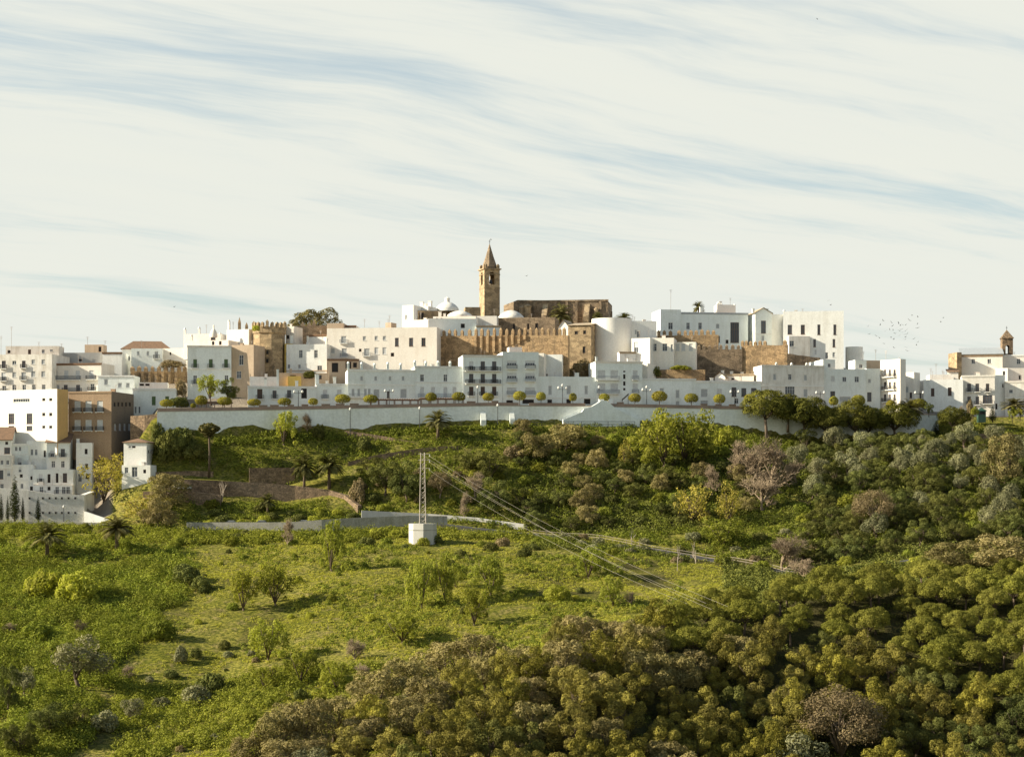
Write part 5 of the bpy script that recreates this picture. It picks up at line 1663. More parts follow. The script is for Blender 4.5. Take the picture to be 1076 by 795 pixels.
crenel_wall('short brown crenellated wall in front of the long palace', 690, 755, 352.5, 366, 517, -9, 'stone', [(692, 1), 698, 704.5, 713.5, 720, 726, 731.5, 737.5, 743.8, 749.7], 3.6, 6.5, 1.2, 0.3)
crenel_wall('middle brown crenellated wall with dark weathering below the palace', 731, 780, 367, 399, 509, -3, 'stone_dark', [734.5, 739.6, 745.6, 751.8, 757.5, 763.6, 770, 776], 3.4, 6, 1.5, 0.3)
crenel_wall('orange brown crenellated bastion in front of the pediment wing', 779, 827, 363, 398, 507, -15, 'stone', [780, 784, 788.5, 793.3, 798.4, 803.6, 824.5], 3.2, 6, 2.5, 0.3)
crenel_wall('low ruined brown wall stepping down right of the orange bastion', 826.5, 862, 371, 390, 511, 4, 'stone_dark', [], 3, 5, 1.5, yt1=376)
crenel_wall('low brown retaining wall under the white terrace with blind arches', 680, 741, 388, 402, 499, -3, 'stone', [], 3, 5, 1.5, yt1=388)
B('low sunlit rooftop with white chimneys behind the blue blind house', 751, 762, 396, 406, 498, -20, 5, 'white_clean', [], roof='side', roof_h=1.4, rmat='tile_pale', name='house', chim=[(757.5, 389, 2.6)])
B('low cream rooftop rooms in sun left of the stained white house', 762, 792, 393, 406, 499, -12, 6, 'white_warm', [('k', [770], 397, 399, 3)], name='house', chim=[(768, 390, 3), (779, 391, 3)], cornice='tile_pale')
# ---- right end cluster ---------------------------------------------------------
B('narrow white house catching the sun left of the diagonal shadow wall', 960.3, 970.5, 400, 434, 505, -20, 8, 'white_clean', [('d', [966], 413, 419.5, 4)], name='house')
B('plain white house with two brown shuttered windows and a diagonal shadow', 970.5, 1012, 399, 434, 502, -10, 9, 'white', [('o', [980], 408, 416, 3.6), ('o', [998], 407, 415.5, 3.8)], cornice=None)
B('white upper roof storey with antennas behind the diagonal shadow house', 977, 1002, 393.5, 402, 508, -3, 6, 'white', [], base=1, name='rooftop_room', ant=[(980, 386), (985.5, 381), (992.5, 388)])
B('tiled shed roof against the left flank of the right hand church', 996, 1007, 390, 402, 512, -10, 6, 'white_warm', [], roof='shed', roof_h=1.0, name='house')
B('white church hall with grey metal roof and golden stone quoins', 1009.5, 1053.5, 372, 402, 517, -12, 11, 'white_warm', [('w', [1022.7], 377, 382, 4), ('w', [1039.6], 377, 382, 3.8)], roof='shed', roof_h=2.5, rmat='greyroof', name='church_hall', cat='church', xl=None, cornice='brown')
B('golden sandstone corner pier of the white church hall', 1005.5, 1010.5, 370, 402, 514, 10, 6, 'stone_pale', [], name='corner_pier', cat='pier')
B('white church wing with a barred window right of the belfry', 1053.5, 1090, 373, 402, 518, -11, 10, 'white_warm', [('w', [1070.3], 377, 382.5, 4)], cornice='white')


def belfry():
    d = 521 + sh(1058)
    s = d / F
    w = (1064.3 - 1053.2) * s
    root = empty('belfry', P(1053.2, 373, d), math.radians(-4), 'small brick belfry with pyramid roof and open arch at the right edge', 'tower')
    H = (373 - 355.5) * s
    z0, z1 = (373 - 371.5) * s, (373 - 364.5) * s
    mb = MB()
    hw = w * .19
    for y, flip in ((0, 0), (w, 1)):
        cx = w / 2
        arc = [(cx - hw * math.cos(math.pi * i / 8), z1 + hw * math.sin(math.pi * i / 8)) for i in range(9)]
        mb.poly([(0, y, -3), (w, y, -3), (w, y, z0), (0, y, z0)])
        mb.poly([(0, y, z0), (cx - hw, y, z0), (cx - hw, y, z1), (0, y, z1)])
        mb.poly([(cx + hw, y, z0), (w, y, z0), (w, y, z1), (cx + hw, y, z1)])
        mb.poly([(0, y, z1)] + [(u, y, z) for u, z in arc[:5]] + [(cx, y, H), (0, y, H)])
        mb.poly([(u, y, z) for u, z in arc[4:]] + [(w, y, z1), (w, y, H), (cx, y, H)])
    prof = [(w / 2 - hw, z0)] + arc + [(w / 2 + hw, z0)]
    for (u0, a0), (u1, a1) in zip(prof, prof[1:] + prof[:1]):
        mb.poly([(u0, 0, a0), (u0, w, a0), (u1, w, a1), (u1, 0, a1)])
    mb.poly([(0, w, -3), (0, 0, -3), (0, 0, H), (0, w, H)])
    mb.poly([(w, 0, -3), (w, w, -3), (w, w, H), (w, 0, H)])
    mb.build('shaft', M['rubble'], root)
    rb = MB()
    rb.box(-.2, w + .2, -.2, w + .2, H + .003, H + .25)
    o = .12
    ap = (w / 2, w / 2, H + (355.5 - 345.8) * s)
    c = [(-o, -o, H + .253), (w + o, -o, H + .253), (w + o, w + o, H + .253), (-o, w + o, H + .253)]
    for k in range(4): rb.poly([c[k], c[(k + 1) % 4], ap])
    rb.build('roof', M['rubble'], root)
    cr = MB()
    z = ap[2]
    cr.box(w / 2 - .05, w / 2 + .05, w / 2 - .05, w / 2 + .05, z - .2, z + 1.0); cr.box(w / 2 - .25, w / 2 + .25, w / 2 - .04, w / 2 + .04, z + .5, z + .6)
    cr.build('cross', M['iron'], root)


belfry()
B('white house with six tall dark doors and an enclosed wooden balcony', 1010.5, 1045.3, 394.5, 440, 500, -11, 9, 'white_warm',
  [('d+', [1018.3, 1027, 1037.8], 403, 411.5, 3.8), ('d+', [1018.3, 1027], 416.5, 425, 3.6), ('d', [1037.8], 415, 424, 10)], xr=None, cornice='white_warm', name='house', bal=[(1032.5, 1043, 424)])
B('white flank wall with tiny windows between the two right hand house fronts', 1045.3, 1056, 394, 440, 501, 10, 8, 'white', [('k', [1053.8], 403, 407, 1.6), ('k', [1047], 424, 430, 2)], name='house')
B('small sunlit white attic above the right hand houses', 1046, 1059, 386.8, 398, 509, -20, 6, 'white_clean', [('k', [1055], 390, 394, 2.2)], base=1, name='rooftop_room', chim=[(1050, 388, 3)])
B('white upper house with a dark window below the church wing', 1059, 1095, 386.5, 404, 508, -3, 6, 'white_warm', [('k', [1071.5], 394.5, 398.5, 2)], base=1, name='house')
B('weathered cream house with two small barred windows at the right edge', 1056, 1100, 400.5, 440, 500, -13, 9, 'white_old', [('w', [1062.3], 409, 413, 4), ('w', [1062.3], 422, 427.5, 4.4), ('w', [1080], 409, 414, 4)], cornice='white_warm', band=[(418, 'white')])
# ------------------------------------------------------------------ promenade
def prom_pts(x0, x1, step=12, off=0.0):
    n = max(1, int((x1 - x0) / step))
    out = []
    for i in range(n + 1):
        px = x0 + (x1 - x0) * i / n
        d = wall_d(px) + off
        out.append((px, d))
    return out


def prom_top(px):
    return float(np.interp(px, [165, 300, 450, 520, 620, 750, 850, 985], [432.5, 430.5, 427.5, 426.3, 427, 429.5, 431, 436]))


def prom_bot(px):
    return float(np.interp(px, [165, 300, 450, 560, 660, 740, 830, 900, 985], [464, 457, 451, 446, 446, 450, 467, 471, 458]))


pp = prom_pts(165, 986)
run_wall('promenade_wall', [P(px, HY, d) for px, d in pp], [P(0, prom_top(px), d).z for px, d in pp], [P(0, prom_bot(px), d).z - 3.0 for px, d in pp], 1.0, M['prom'],
         'long pale limewashed retaining wall carrying the promenade below the white houses', cap=M['paving'], cap_h=0.18)
pv = MB()
for (px, d), (px2, d2) in zip(pp, pp[1:]):
    a, b = P(px, prom_top(px), d), P(px2, prom_top(px2), d2)
    na = Vector((-0.15, 1, 0)).normalized()
    pv.poly([a + na * 1.0, b + na * 1.0, b + na * 14, a + na * 14])
tag(pv.build('promenade_pavement', M['paving']), kind='structure')
# parapet: low brown wall with planters between bays
for (xa, xb) in ((166, 360), (360, 545), (556, 615), (642, 800), (806, 900)):
    q = prom_pts(xa, xb, 10, 0.35)
    run_wall('promenade_parapet', [P(px, HY, d) for px, d in q], [P(0, prom_top(px), d).z + 0.85 for px, d in q], [P(0, prom_top(px), d).z + 0.19 for px, d in q], 0.3, M['brick'],
             {166: 'brown brick parapet at the left end of the promenade', 360: 'brown brick parapet running behind the long pergola', 556: 'brown brick parapet before the dark shop openings',
              642: 'brown brick parapet right of the stair gable', 806: 'brown brick parapet half hidden by the wall top pines'}[xa], 'parapet')


def on_prom(px, off):
    d = wall_d(px) + off
    return P(px, prom_top(px), d)


def planter(px, w=1.5, h=1.3, lab=''):
    p = on_prom(px, -0.0)
    o = empty('planter', p + Vector((0, .85, 0.02)), math.radians(8), lab, 'planter', 'planters along the promenade parapet')
    m = MB()
    m.box(-w / 2, w / 2, -.45, .45, 0, h); m.build('box', M['brick'], o)
    m = MB()
    m.box(-w / 2 - .06, w / 2 + .06, -.51, .51, h + .003, h + .12); m.build('rim', M['wood'], o)


PL = [(276, 'below the first clipped tree right of the four door house'), (288, 'between the second and third clipped trees'), (305, 'left of the promenade double lamp'), (320, 'right of the promenade double lamp'),
      (342, 'under the two shuttered windows'), (372, 'left of the pergola end'), (357, 'under the clipped tree of the shuttered house'), (495, 'under the left column of balcony doors'), (520, 'under the right column of balcony doors'), (652, 'right of the stair gable'),
      (740, 'under the blue blind window'), (770, 'below the white kiosk lamps'), (755, 'between two clipped trees left of the pines')]
for px, t in PL: planter(px, 1.6 + .5 * (px % 3 == 0), 1.15, 'square brown planter ' + t)


def pergola(px0, px1, lab, n):
    a, b = on_prom(px0, 2.0), on_prom(px1, 2.0)
    L = (b - a).length
    ang = math.atan2(b.y - a.y, b.x - a.x)
    o = empty('pergola', a, ang, lab, 'pergola')
    slope = (b.z - a.z) / L
    for i in range(n):
        for y in (0, 2.6):
            m = MB(); m.box(-.09, .09, -.09, .09, 0, 2.0 if y == 0 else 2.0); m.build('post', M['wood'], o, (L * i / (n - 1), y, slope * L * i / (n - 1)))
    for y in (0, 2.6):
        m = MB(); m.box(-.4, L + .4, y - .1, y + .1, 2.003, 2.28); m.build('beam', M['wood'], o)
    m = MB()
    for i in range(int(L / .6)):
        m.box(i * .6, i * .6 + .1, -.4, 3.0, 2.283, 2.42)
    m.build('slats', M['wood'], o)


pergola(208, 243, 'brown timber pergola under the street trees at the left of the promenade', 5)
pergola(390, 440, 'long brown timber pergola left of the clipped tree on the promenade', 7)
pergola(443, 487, 'brown timber pergola before the row of grey doors', 6)

# clipped trees
TOP = [(175, 424, 13, 9, 'at the left end of the promenade below the green windows'), (203, 426.5, 5.5, 6, 'small one left of the timber pergola'), (236, 421, 14, 8, 'above the left pergola'), (211.5, 419.5, 12, 8, 'in front of the street tree trunk'), (267, 423, 13, 8, 'before the first tall door of the four door house'),
       (299, 422, 13, 8, 'before the third door of the four door house'), (329, 422, 9.5, 7.5, 'narrow one right of the double lamp'), (360, 419, 15, 9.5, 'large one below the two shuttered windows'), (389.5, 419, 14, 8.5, 'at the left end of the long pergola'), (453, 416, 11, 7, 'rising above the pergola near the arched windows'),
       (482, 415.5, 13, 7, 'above the right end of the pergolas'), (513, 416.5, 11, 7.5, 'under the middle column of balcony doors'), (546, 415, 12.5, 8, 'before the tall two column block'), (568.5, 415.5, 9.5, 7, 'left of the first grey shop window'), (602, 416.5, 7.5, 7, 'conical one right of the double lamp post'),
       (635, 417, 10.5, 7, 'yellowing one above the stair gable'), (667, 417, 12, 7, 'right of the leaning dark canopy'), (693, 415.5, 15, 9, 'broad one under the tiled niche window'), (726.5, 417.2, 13.5, 7.5, 'at the seam of the two low white houses'), (756, 418, 11.5, 8, 'right of the blue blind window'),
       (788, 418.5, 12, 9, 'touching the first wall top pine'), (876, 419, 9, 5, 'peeping over the pines before the framed doorway'), (902, 418, 13, 6, 'peeping over the pines before the corner house'), (936, 423, 9, 5, 'small one before the receding apartments'), (965.5, 423, 15, 8, 'before the diagonal shadow house')]
for px, cy, wp, hp, t in TOP:
    p = on_prom(px, 1.9)
    s = p.y / F
    top = (HY - (cy - hp / 2)) * s
    plant('topiary', (p.x, p.y, p.z), top - p.z, wp * s, 'clipped round tree ' + t, 'clipped tree', 'clipped round trees along the promenade', var=px % 2 == 0 and 0 or 1)


def lamp(px, ytop, loc, lab, heads=2, name='street_lamp', H=None):
    s = loc.y / F
    h = H or (HY - ytop) * s - loc.z
    o = empty(name, loc, 0, lab, 'street lamp')
    m = MB(); m.tube([(0, 0, 0), (0, 0, .8), (0, 0, h)], [.14, .09, .07], 6); m.build('pole', M['iron'], o)
    if heads >= 2:
        m = MB(); m.box(-1.0, 1.0, -.05, .05, h - .75, h - .66); m.build('arm', M['iron'], o)
    for x in ([-1.0, 0, 1.0] if heads == 3 else [-1.0, 1.0] if heads == 2 else [0]):
        m = MB(); z0 = h - .65 if heads > 1 and x else h
        m.lathe([(.05, z0), (.26, z0 + .12), (.30, z0 + .42), (.16, z0 + .62), (0.02, z0 + .75)], x, 0, 8); m.build('lantern', M['lamp_glass'], o)


for px, yt, hd, t in ((313.5, 410, 2, 'black twin lantern street lamp left of the narrow clipped tree'), (591, 406, 3, 'black triple lantern street lamp before the grey shop windows'), (679.5, 408, 3, 'black triple lantern lamp left of the broad clipped tree'),
                      (772, 410, 2, 'black twin lantern lamp before the three dark windows'), (862, 411, 2, 'twin lantern lamp rising from behind the wall top pines'), (502, 408, 1, 'single lantern lamp before the three storey balcony house'), (629.5, 408, 1, 'single lantern lamp beside the stair gable'),
                      (409, 409, 2, 'twin lantern lamp before the tiny upper windows'), (966, 411, 2, 'black twin lantern lamp before the diagonal shadow house')):
    lamp(px, yt, on_prom(px, 1.2), t, hd)

# buttresses, stair gable and railing on the wall face
def wall_block(px0, px1, yt, yb, out, mat, lab, name='buttress', slope=True):
    d = wall_d((px0 + px1) / 2)
    s = d / F
    o = empty(name, P(px0, yb, d), math.radians(8.7), lab, name.replace('_', ' '))
    w, H = (px1 - px0) * s, (yb - yt) * s
    m = MB()
    pr = [(0.3, -4), (-out, -4), (-out, H * .35), (-.25, H), (.3, H)]
    for x, fl in ((0, 0), (w, 1)):
        m.poly([(x, y, z) for y, z in (pr if fl else pr[::-1])])
    for (a, b), (c, e) in zip(pr, pr[1:]):
        m.poly([(0, a, b), (w, a, b), (w, c, e), (0, c, e)])
    m.build('masonry', M[mat], o)


wall_block(504.5, 510, 433, 446, 1.6, 'prom', 'white sloping buttress left on the limewashed promenade wall')
wall_block(535, 540, 433, 445, 1.6, 'prom', 'white sloping buttress right on the limewashed promenade wall')


def stair():
    d = wall_d(630)
    s = d / F
    o = empty('wall_stair', P(632, 444, d), math.radians(8.7), 'white stepped double stair with a small gable against the promenade wall', 'stair')
    m = MB()
    pr = [(-42, 443), (-42, 441), (-22, 433), (-20, 430), (-12, 427.5), (-5, 423.5), (-1.5, 421), (4.5, 421), (8, 424), (14, 429), (40, 441), (40, 443)]
    q = [((x) * s, (444 - y) * s) for x, y in pr]
    q[0], q[-1] = (q[0][0], -3.5), (q[-1][0], -3.5)
    n = len(q)
    m.poly([(x, -1.5, z) for x, z in q][::-1])
    for (x0, z0), (x1, z1) in zip(q, q[1:]):
        m.poly([(x0, -1.5, z0), (x0, .6, z0), (x1, .6, z1), (x1, -1.5, z1)])
    m.poly([(x, .6, z) for x, z in q])
    m.build('flight', M['white_mint'], o)
    m = MB()
    m.box(-3.4 * s, 1.8 * s, -1.2, .2, (444 - 421) * s + .003, (444 - 419.5) * s)
    m.box(8.5 * s, 13 * s, .7, 1.6, (444 - 427) * s, (444 - 419) * s)
    m.build('pier', M['white'], o)


stair()
B('small white doorway kiosk at the head of the wall stair', 640, 645.5, 419.5, 427, 482.5, PR, 2, 'white_clean', [('k', [643], 421.5, 426.5, 2.6)], base=.5, name='kiosk', cat='kiosk')
can = empty('canopy', on_prom(657, 2.2), math.radians(8), 'dark leaning canopy beside the slit of stair windows', 'canopy')
m = MB()
m.poly([(-.9, 0, 2.0), (.9, 0, 3.6), (1.2, 1.5, 3.3), (-.6, 1.5, 1.7)]); m.poly([(-.6, 1.5, 1.62), (1.2, 1.5, 3.22), (.9, 0, 3.52), (-.9, 0, 1.92)])
m.build('sheet', M['iron'], can)
for x, z in ((-.75, 2.05), (.8, 3.4)):
    m = MB(); m.box(x - .06, x + .06, .1, .22, -.2, z - .1); m.build('post', M['iron'], can)


def fence(name, pts, h, lab, mat='iron', every=2.0, cat='fence'):
    o = empty(name, pts[0], 0, lab, cat)
    off = pts[0]
    q = [p - off for p in densify(pts, every)]
    m = MB()
    for p in q[::1]:
        m.box(p.x - .05, p.x + .05, p.y - .05, p.y + .05, p.z - .4, p.z + h)
    m.build('posts', M[mat], o)
    m = MB()
    for k in (0.5, 0.98):
        for a, b in zip(q, q[1:]):
            m.tube([a + Vector((0, 0, h * k)), b + Vector((0, 0, h * k))], [.045, .045], 4, cap=False)
    m.build('rails', M[mat], o)
    return o


fence('railing', [ground(px, wall_d(px) - 2.2) + Vector((0, 0, .1)) for px in range(541, 668, 14)], 1.5, 'iron railing along the path under the stair wall')
fence('railing', [ground(px, np.interp(px, [560, 600, 680, 750, 850], [429, 426, 415.5, 408.5, 388])) + Vector((0, 0, .1)) for px in range(560, 850, 14)], 1.1, 'weathered road railing slanting down to the right of the pylon', 'bark_grey')

# ------------------------------------------------------------------ lower walls and terraces
def px_wall(name, spec, thick, mat, lab, cap=None, cap_h=.2, extra=2.0):
    """spec rows: (px, d, y_top, y_bottom)"""
    pts = [P(px, HY, d) for px, d, a, b in spec]
    run_wall(name, pts, [P(0, a, d).z for px, d, a, b in spec], [P(0, b, d).z - extra for px, d, a, b in spec], thick, M[mat], lab, cap=cap, cap_h=cap_h)


px_wall('village_wall', [(-40, 447, 509, 549), (30, 447.5, 515, 549), (60, 448, 519.5, 549), (88, 448.5, 519.5, 549)], 1.5, 'rough_white', 'rough whitewashed retaining wall with rows of drain holes behind the cypresses')
px_wall('village_wall', [(88.3, 448.5, 520, 549), (99, 455, 516, 540)], 1.2, 'white_old', 'grey corner return of the whitewashed wall behind the dark doorway')
dh = empty('drain_holes', P(60, 530, 447.3), 0)
for px in (31, 45, 52, 58.6, 65, 72, 79):
    for py in (523.2, 538.5):
        d = np.interp(px, [30, 60, 88], [447.5, 448, 448.5]) - .03
        p = P(px, py, d) - dh.location
        m = MB(); m.box(-.22, .22, -.04, .1, -.25, .25); m.build('drain_hole', M['dark'], dh, p)
vw = [o for o in COL.objects if o.name.startswith('village_wall')][0]
for c in list(dh.children):
    c.location = c.location + dh.location - vw.location
    c.parent = vw
bpy.data.objects.remove(dh)
px_wall('ramp_wall', [(88.5, 447.5, 537, 549.5), (100, 447, 541, 549.5), (118, 446, 547, 550)], 1.0, 'white', 'low white ramp wall descending from the whitewashed wall')
px_wall('roadside_kerb_wall', [(-40, 437.5, 547.2, 549.5), (60, 437.3, 547.6, 550), (118, 436.5, 549.5, 552.5)], .4, 'roadwall', 'thin stone parapet along the road below the cypresses')
px_wall('road_wall', [(196, 431.3, 548.5, 556), (300, 429.5, 548.5, 559), (338, 429.3, 546, 560), (370, 431, 544, 558), (428, 432.8, 541.5, 554), (470, 433.8, 542, 553)], .5, 'roadwall', 'long grey stained road parapet running left from the pylon')
px_wall('bank_wall', [(380, 441, 536, 549), (410, 442, 537.5, 549), (450, 442.5, 539.5, 550), (500, 441, 543.5, 552), (555, 438, 551, 560)], .6, 'concrete', 'pale plastered bank wall across the road behind the pylon')
px_wall('corner_wall', [(137, 468, 437, 474), (152, 466.2, 436, 470), (166, 465.6, 434.5, 470)], 3.0, 'rubble', 'rough brown masonry wall joining the palace to the promenade wall')
px_wall('terrace_wall', [(160, 458, 496, 505), (200, 459.5, 494.5, 505), (224, 460, 495, 506)], 1.0, 'rubble', 'upper brown rubble terrace wall behind the tall fan palm')
px_wall('terrace_wall', [(228, 461, 496, 508), (262, 461.5, 498, 510)], 1.0, 'rubble', 'brown rubble wall stub between the fan palm and the date palms')
px_wall('terrace_wall', [(262, 459.5, 491.5, 512), (310, 461.5, 491, 508)], 1.0, 'rubble', 'brown rubble wall right behind the pair of date palms')
px_wall('terrace_wall', [(168, 451, 503, 514), (200, 451.5, 503.5, 522), (236, 452.5, 505, 523), (272, 453.3, 507, 526), (310, 454, 510, 529), (345, 453.5, 514.5, 533), (362, 451, 520, 536), (376, 447, 531, 539)], 1.2, 'rubble', 'long brown rubble terrace wall sloping down to the right above the road')
px_wall('path_wall', [(366, 463, 485, 490), (400, 464, 477, 484), (440, 465.5, 471, 478), (470, 466.5, 468.5, 476), (482, 467, 468.5, 475)], .8, 'rubble', 'grey brown stone wall of the zigzag path under the date palm by the promenade wall')
px_wall('path_wall', [(362, 471.5, 452, 457), (400, 471, 457.5, 463), (435, 469.5, 464, 469)], .6, 'rubble', 'narrow upper stone edge of the zigzag path below the promenade wall')
px_wall('garden_wall', [(1000, 491, 455, 468), (1040, 491, 455.5, 470), (1100, 492, 457, 470)], 1.0, 'rubble', 'brown earth and rubble bank wall under the right hand garden')

# ------------------------------------------------------------------ pylon and wires
def pylon():
    d = 413.0
    s = d / F
    base = P(443.5, 571, d)
    g = ground(443.5, d + 1.5)
    o = empty('pylon', base, 0, 'slim steel lattice pylon standing on a pale octagonal concrete base', 'pylon')
    R, H = 14.8 * s, (571 - 550) * s
    m = MB()
    m.lathe([(R, -3), (R, H), (.01, H)], 0, R, 8, ang=(math.radians(5), math.radians(365)))
    m.build('base', M['concrete'], o)
    m = MB()
    m.lathe([(R * 1.015, H * .66), (R * 1.015, H * .69)], 0, R, 8, ang=(math.radians(5), math.radians(365)))
    m.build('joint_band', M['roadwall'], o)
    zt, wb, wt = (571 - 475) * s, 3.3 * s, 2.0 * s
    m = MB()

    def c(k, z):
        t = (z - H) / (zt - H)
        q = wb + (wt - wb) * t
        sx, sy = ((-1, -1), (1, -1), (1, 1), (-1, 1))[k % 4]
        return Vector((sx * q, R + sy * q, z))
    for k in range(4): m.tube([c(k, H), c(k, zt)], [.075, .06], 4)
    n = 15
    for i in range(n):
        z0, z1 = H + (zt - H) * i / n, H + (zt - H) * (i + 1) / n
        for k in range(4):
            a, b = (k, k + 1) if (i + k) % 2 else (k + 1, k)
            m.tube([c(a, z0), c(b, z1)], [.045, .045], 3, cap=False)
            if i % 3 == 0: m.tube([c(k, z0), c(k + 1, z0)], [.04, .04], 3, cap=False)
    m.build('lattice', M['metal'], o)
    for z in (zt - .3, zt - 1.6, zt - 3.4):
        m = MB(); m.box(-1.0, 1.6, R - .07, R + .07, z - .07, z + .07); m.build('crossarm', M['metal'], o)
    ins = []
    for x, z in ((1.5, zt - .3), (.4, zt - .3), (1.5, zt - 1.6), (1.5, zt - 3.4)):
        m = MB(); m.lathe([(.05, -.5), (.11, -.4), (.05, -.3), (.11, -.2), (.05, -.1), (.05, 0)], 0, 0, 6); m.build('insulator', M['lamp_glass'], o, (x, R, z - .08))
        ins.append(base + Vector((x, R, z - .5)))
    return ins


ins = pylon()
for i, (p, q, t) in enumerate(zip(ins, [(765, 637, 300), (748, 640, 300), (742, 633.5, 302), (722, 634, 303)],
                                 ['uppermost', 'second', 'third', 'lowest'])):
    e = P(q[0], q[1], q[2])
    pts = []
    for k in range(41):
        t_ = k / 40
        v = p.lerp(e, t_)
        v.z -= 4 * 1.6 * t_ * (1 - t_)
        pts.append(v - p)
    m = MB(); m.tube(pts, [.014] * 41, 4)
    tag(m.build('power_line', M['wire'], None, p), t + ' power line sagging from the lattice pylon to the pine wood', 'power line')
lamp(67, 533, P(67, 548.5, 444), 'small lamp post before the whitewashed wall right of the cypresses', 1, H=3.3)
for px, yt, t in ((368, 431, 'left'), (441, 430, 'middle'), (523, 427, 'right')):
    g = ground(px, wall_d(px) - 1.2)
    lamp(px, yt, g, 'thin %s wall foot lamp post on the slope below the promenade wall' % t, 1, H=(HY - yt) / F * g.y - g.z)

# ------------------------------------------------------------------ cars
CARM = {}


def car(loc, rz, col, lab):
    if col not in CARM: CARM[col] = car_paint('car paint', col)
    o = empty('parked_car', loc, rz, lab, 'car')
    pr = [(-2.1, .35), (-2.1, .8), (-1.95, .95), (-1.2, 1.0), (1.0, .92), (1.95, .78), (2.1, .6), (2.1, .35)]
    m = MB()
    hw = .82

    def extr(pr, hw, hw2=None):
        for y, fl in ((-hw, 0), (hw, 1)):
            m.poly([(x, y, z) for x, z in (pr if fl else pr[::-1])])
        for (a, b), (c, e) in zip(pr, pr[1:] + pr[:1]): m.poly([(a, -hw, b), (a, hw, b), (c, hw, e), (c, -hw, e)])
    extr(pr, hw); m.build('body', CARM[col], o)
    m = MB()
    extr([(-1.75, .97), (-1.2, 1.42), (.15, 1.42), (.95, .95)], .70); m.build('windows', M['glass'], o)
    m = MB(); extr([(-1.25, 1.423), (-1.15, 1.47), (.1, 1.47), (.2, 1.423)], .68); m.build('roof', CARM[col], o)
    for x in (-1.3, 1.3):
        for y in (-.72, .72):
            m = MB()
            ring = [(x + .32 * math.cos(k * math.pi / 6), .32 + .32 * math.sin(k * math.pi / 6)) for k in range(12)]
            y0, y1 = (y - .13, y + .08) if y < 0 else (y - .08, y + .13)
            m.poly([(a, y0, b) for a, b in ring]); m.poly([(a, y1, b) for a, b in ring[::-1]])
            for (a, b), (c, e) in zip(ring, ring[1:] + ring[:1]): m.poly([(a, y0, b), (a, y1, b), (c, y1, e), (c, y0, e)])
            m.build('wheel', M['rubber'], o)
    for y in (-.6, .6):
        m = MB(); m.box(2.05, 2.125, y - .16, y + .16, .62, .74); m.build('headlight', M['lamp_glass'], o)


def road_at(px):
    d = float(np.interp(px, [a for a, b in ROAD], [b for a, b in ROAD])) - 1.2
    g = ground(px, d + 1.2)
    return Vector(((px - CX) / F * d, d, g.z + .22))


for px, col, t in ((241, (.75, .74, .7), 'white car parked behind the road parapet, left of the road trio'), (273, (.6, .6, .58), 'silver car parked behind the road parapet, middle of the road trio'), (317, (.8, .79, .76), 'white car parked behind the road parapet above the bare tree'),
                   (350, (.72, .72, .72), 'pale car just left of the black car on the road'), (382, (.02, .022, .025), 'black car on the road left of the pylon base')):
    car(road_at(px) + Vector((0, 0, .32 if px < 400 else .2)), rnd.uniform(-.06, .06) + (math.pi if px % 2 else 0), col, t)
car(Vector(P(191.5, 514.6, 447.5)) , -.35, (.82, .81, .78), 'white car parked on the track under the brown rubble terrace wall')
px_wall('track_edge', [(150, 447, 516, 524), (205, 446.2, 517, 526), (232, 446.6, 520, 527)], 4.0, 'rubble', 'earth ledge of the track carrying the white car')

# ------------------------------------------------------------------ kiosk at the right
kd = ground(1032, 497)
k_ = empty('kiosk', P(1032, 437.5, 496), 0, 'small green kiosk with a pyramid canopy before the right hand houses', 'kiosk')
m = MB(); m.box(-1.0, 1.0, 0, 1.7, -1.5, 1.5); m.build('body', M['awning'], k_)
m = MB()
for q in range(4):
    c = [(-1.3, -.3), (1.3, -.3), (1.3, 2.0), (-1.3, 2.0)]
    m.poly([c[q] + (1.503,), c[(q + 1) % 4] + (1.503,), (0, .85, 2.4)])
m.build('roof', M['awning'], k_)
m = MB(); m.box(-.7, .7, -.03, .01, .6, 1.2); m.build('hatch', M['dark'], k_)

# ------------------------------------------------------------------ birds
m = MB()
m.poly([(-.28, 0, 0), (0, .06, .05), (.3, 0, 0), (0, -.06, -.04)]); m.poly([(-.28, 0, 0), (0, -.06, -.04), (.3, 0, 0), (0, .06, -.03)])
m.poly([(.1, 0, .02), (-.12, 0, .02), (-.2, .62, .2), (-.05, .66, .22)]); m.poly([(-.12, 0, .02), (.1, 0, .02), (-.05, -.66, .22), (-.2, -.62, .2)])
bird_me = m.mesh('bird', M['bird'])
BP = [(964.5, 333), (958.5, 331.3), (955.5, 336.5), (964, 340.5), (964, 344.5), (988.5, 338.3), (991, 334), (937, 339), (937.5, 342.5), (944.5, 339.5), (946, 342), (949, 341.5), (951.5, 341.5), (935, 346.5), (938.5, 347), (930, 348), (925, 341.5), (928, 337),
      (921, 353), (924.5, 355), (913, 351), (912, 343), (941, 350.3), (945, 347.5), (948.5, 349), (951, 348), (953, 351), (950.5, 351.5), (945.5, 352.3), (938, 356), (939, 356.5), (936.5, 354.5), (951, 354), (951.3, 356.5), (960, 356), (964.5, 359.5), (963, 362.5), (929.5, 361), (932.5, 365), (939.5, 365.5), (952.5, 365), (953.5, 368.5), (947, 346), (943, 344), (952.8, 346.5)]
for i, (px, py) in enumerate(BP):
    o = link('bird', bird_me, None, P(px, py, 520 + (i * 37) % 60), rnd.uniform(0, 6.28))
    o.rotation_euler = (rnd.uniform(-.6, .6), rnd.uniform(-.3, .3), rnd.uniform(0, 6.28))
    o.scale = (.92,) * 3
    tag(o, 'tiny dark bird of the flock wheeling above the right hand rooftops', 'bird', 'birds flocking right of the palace')
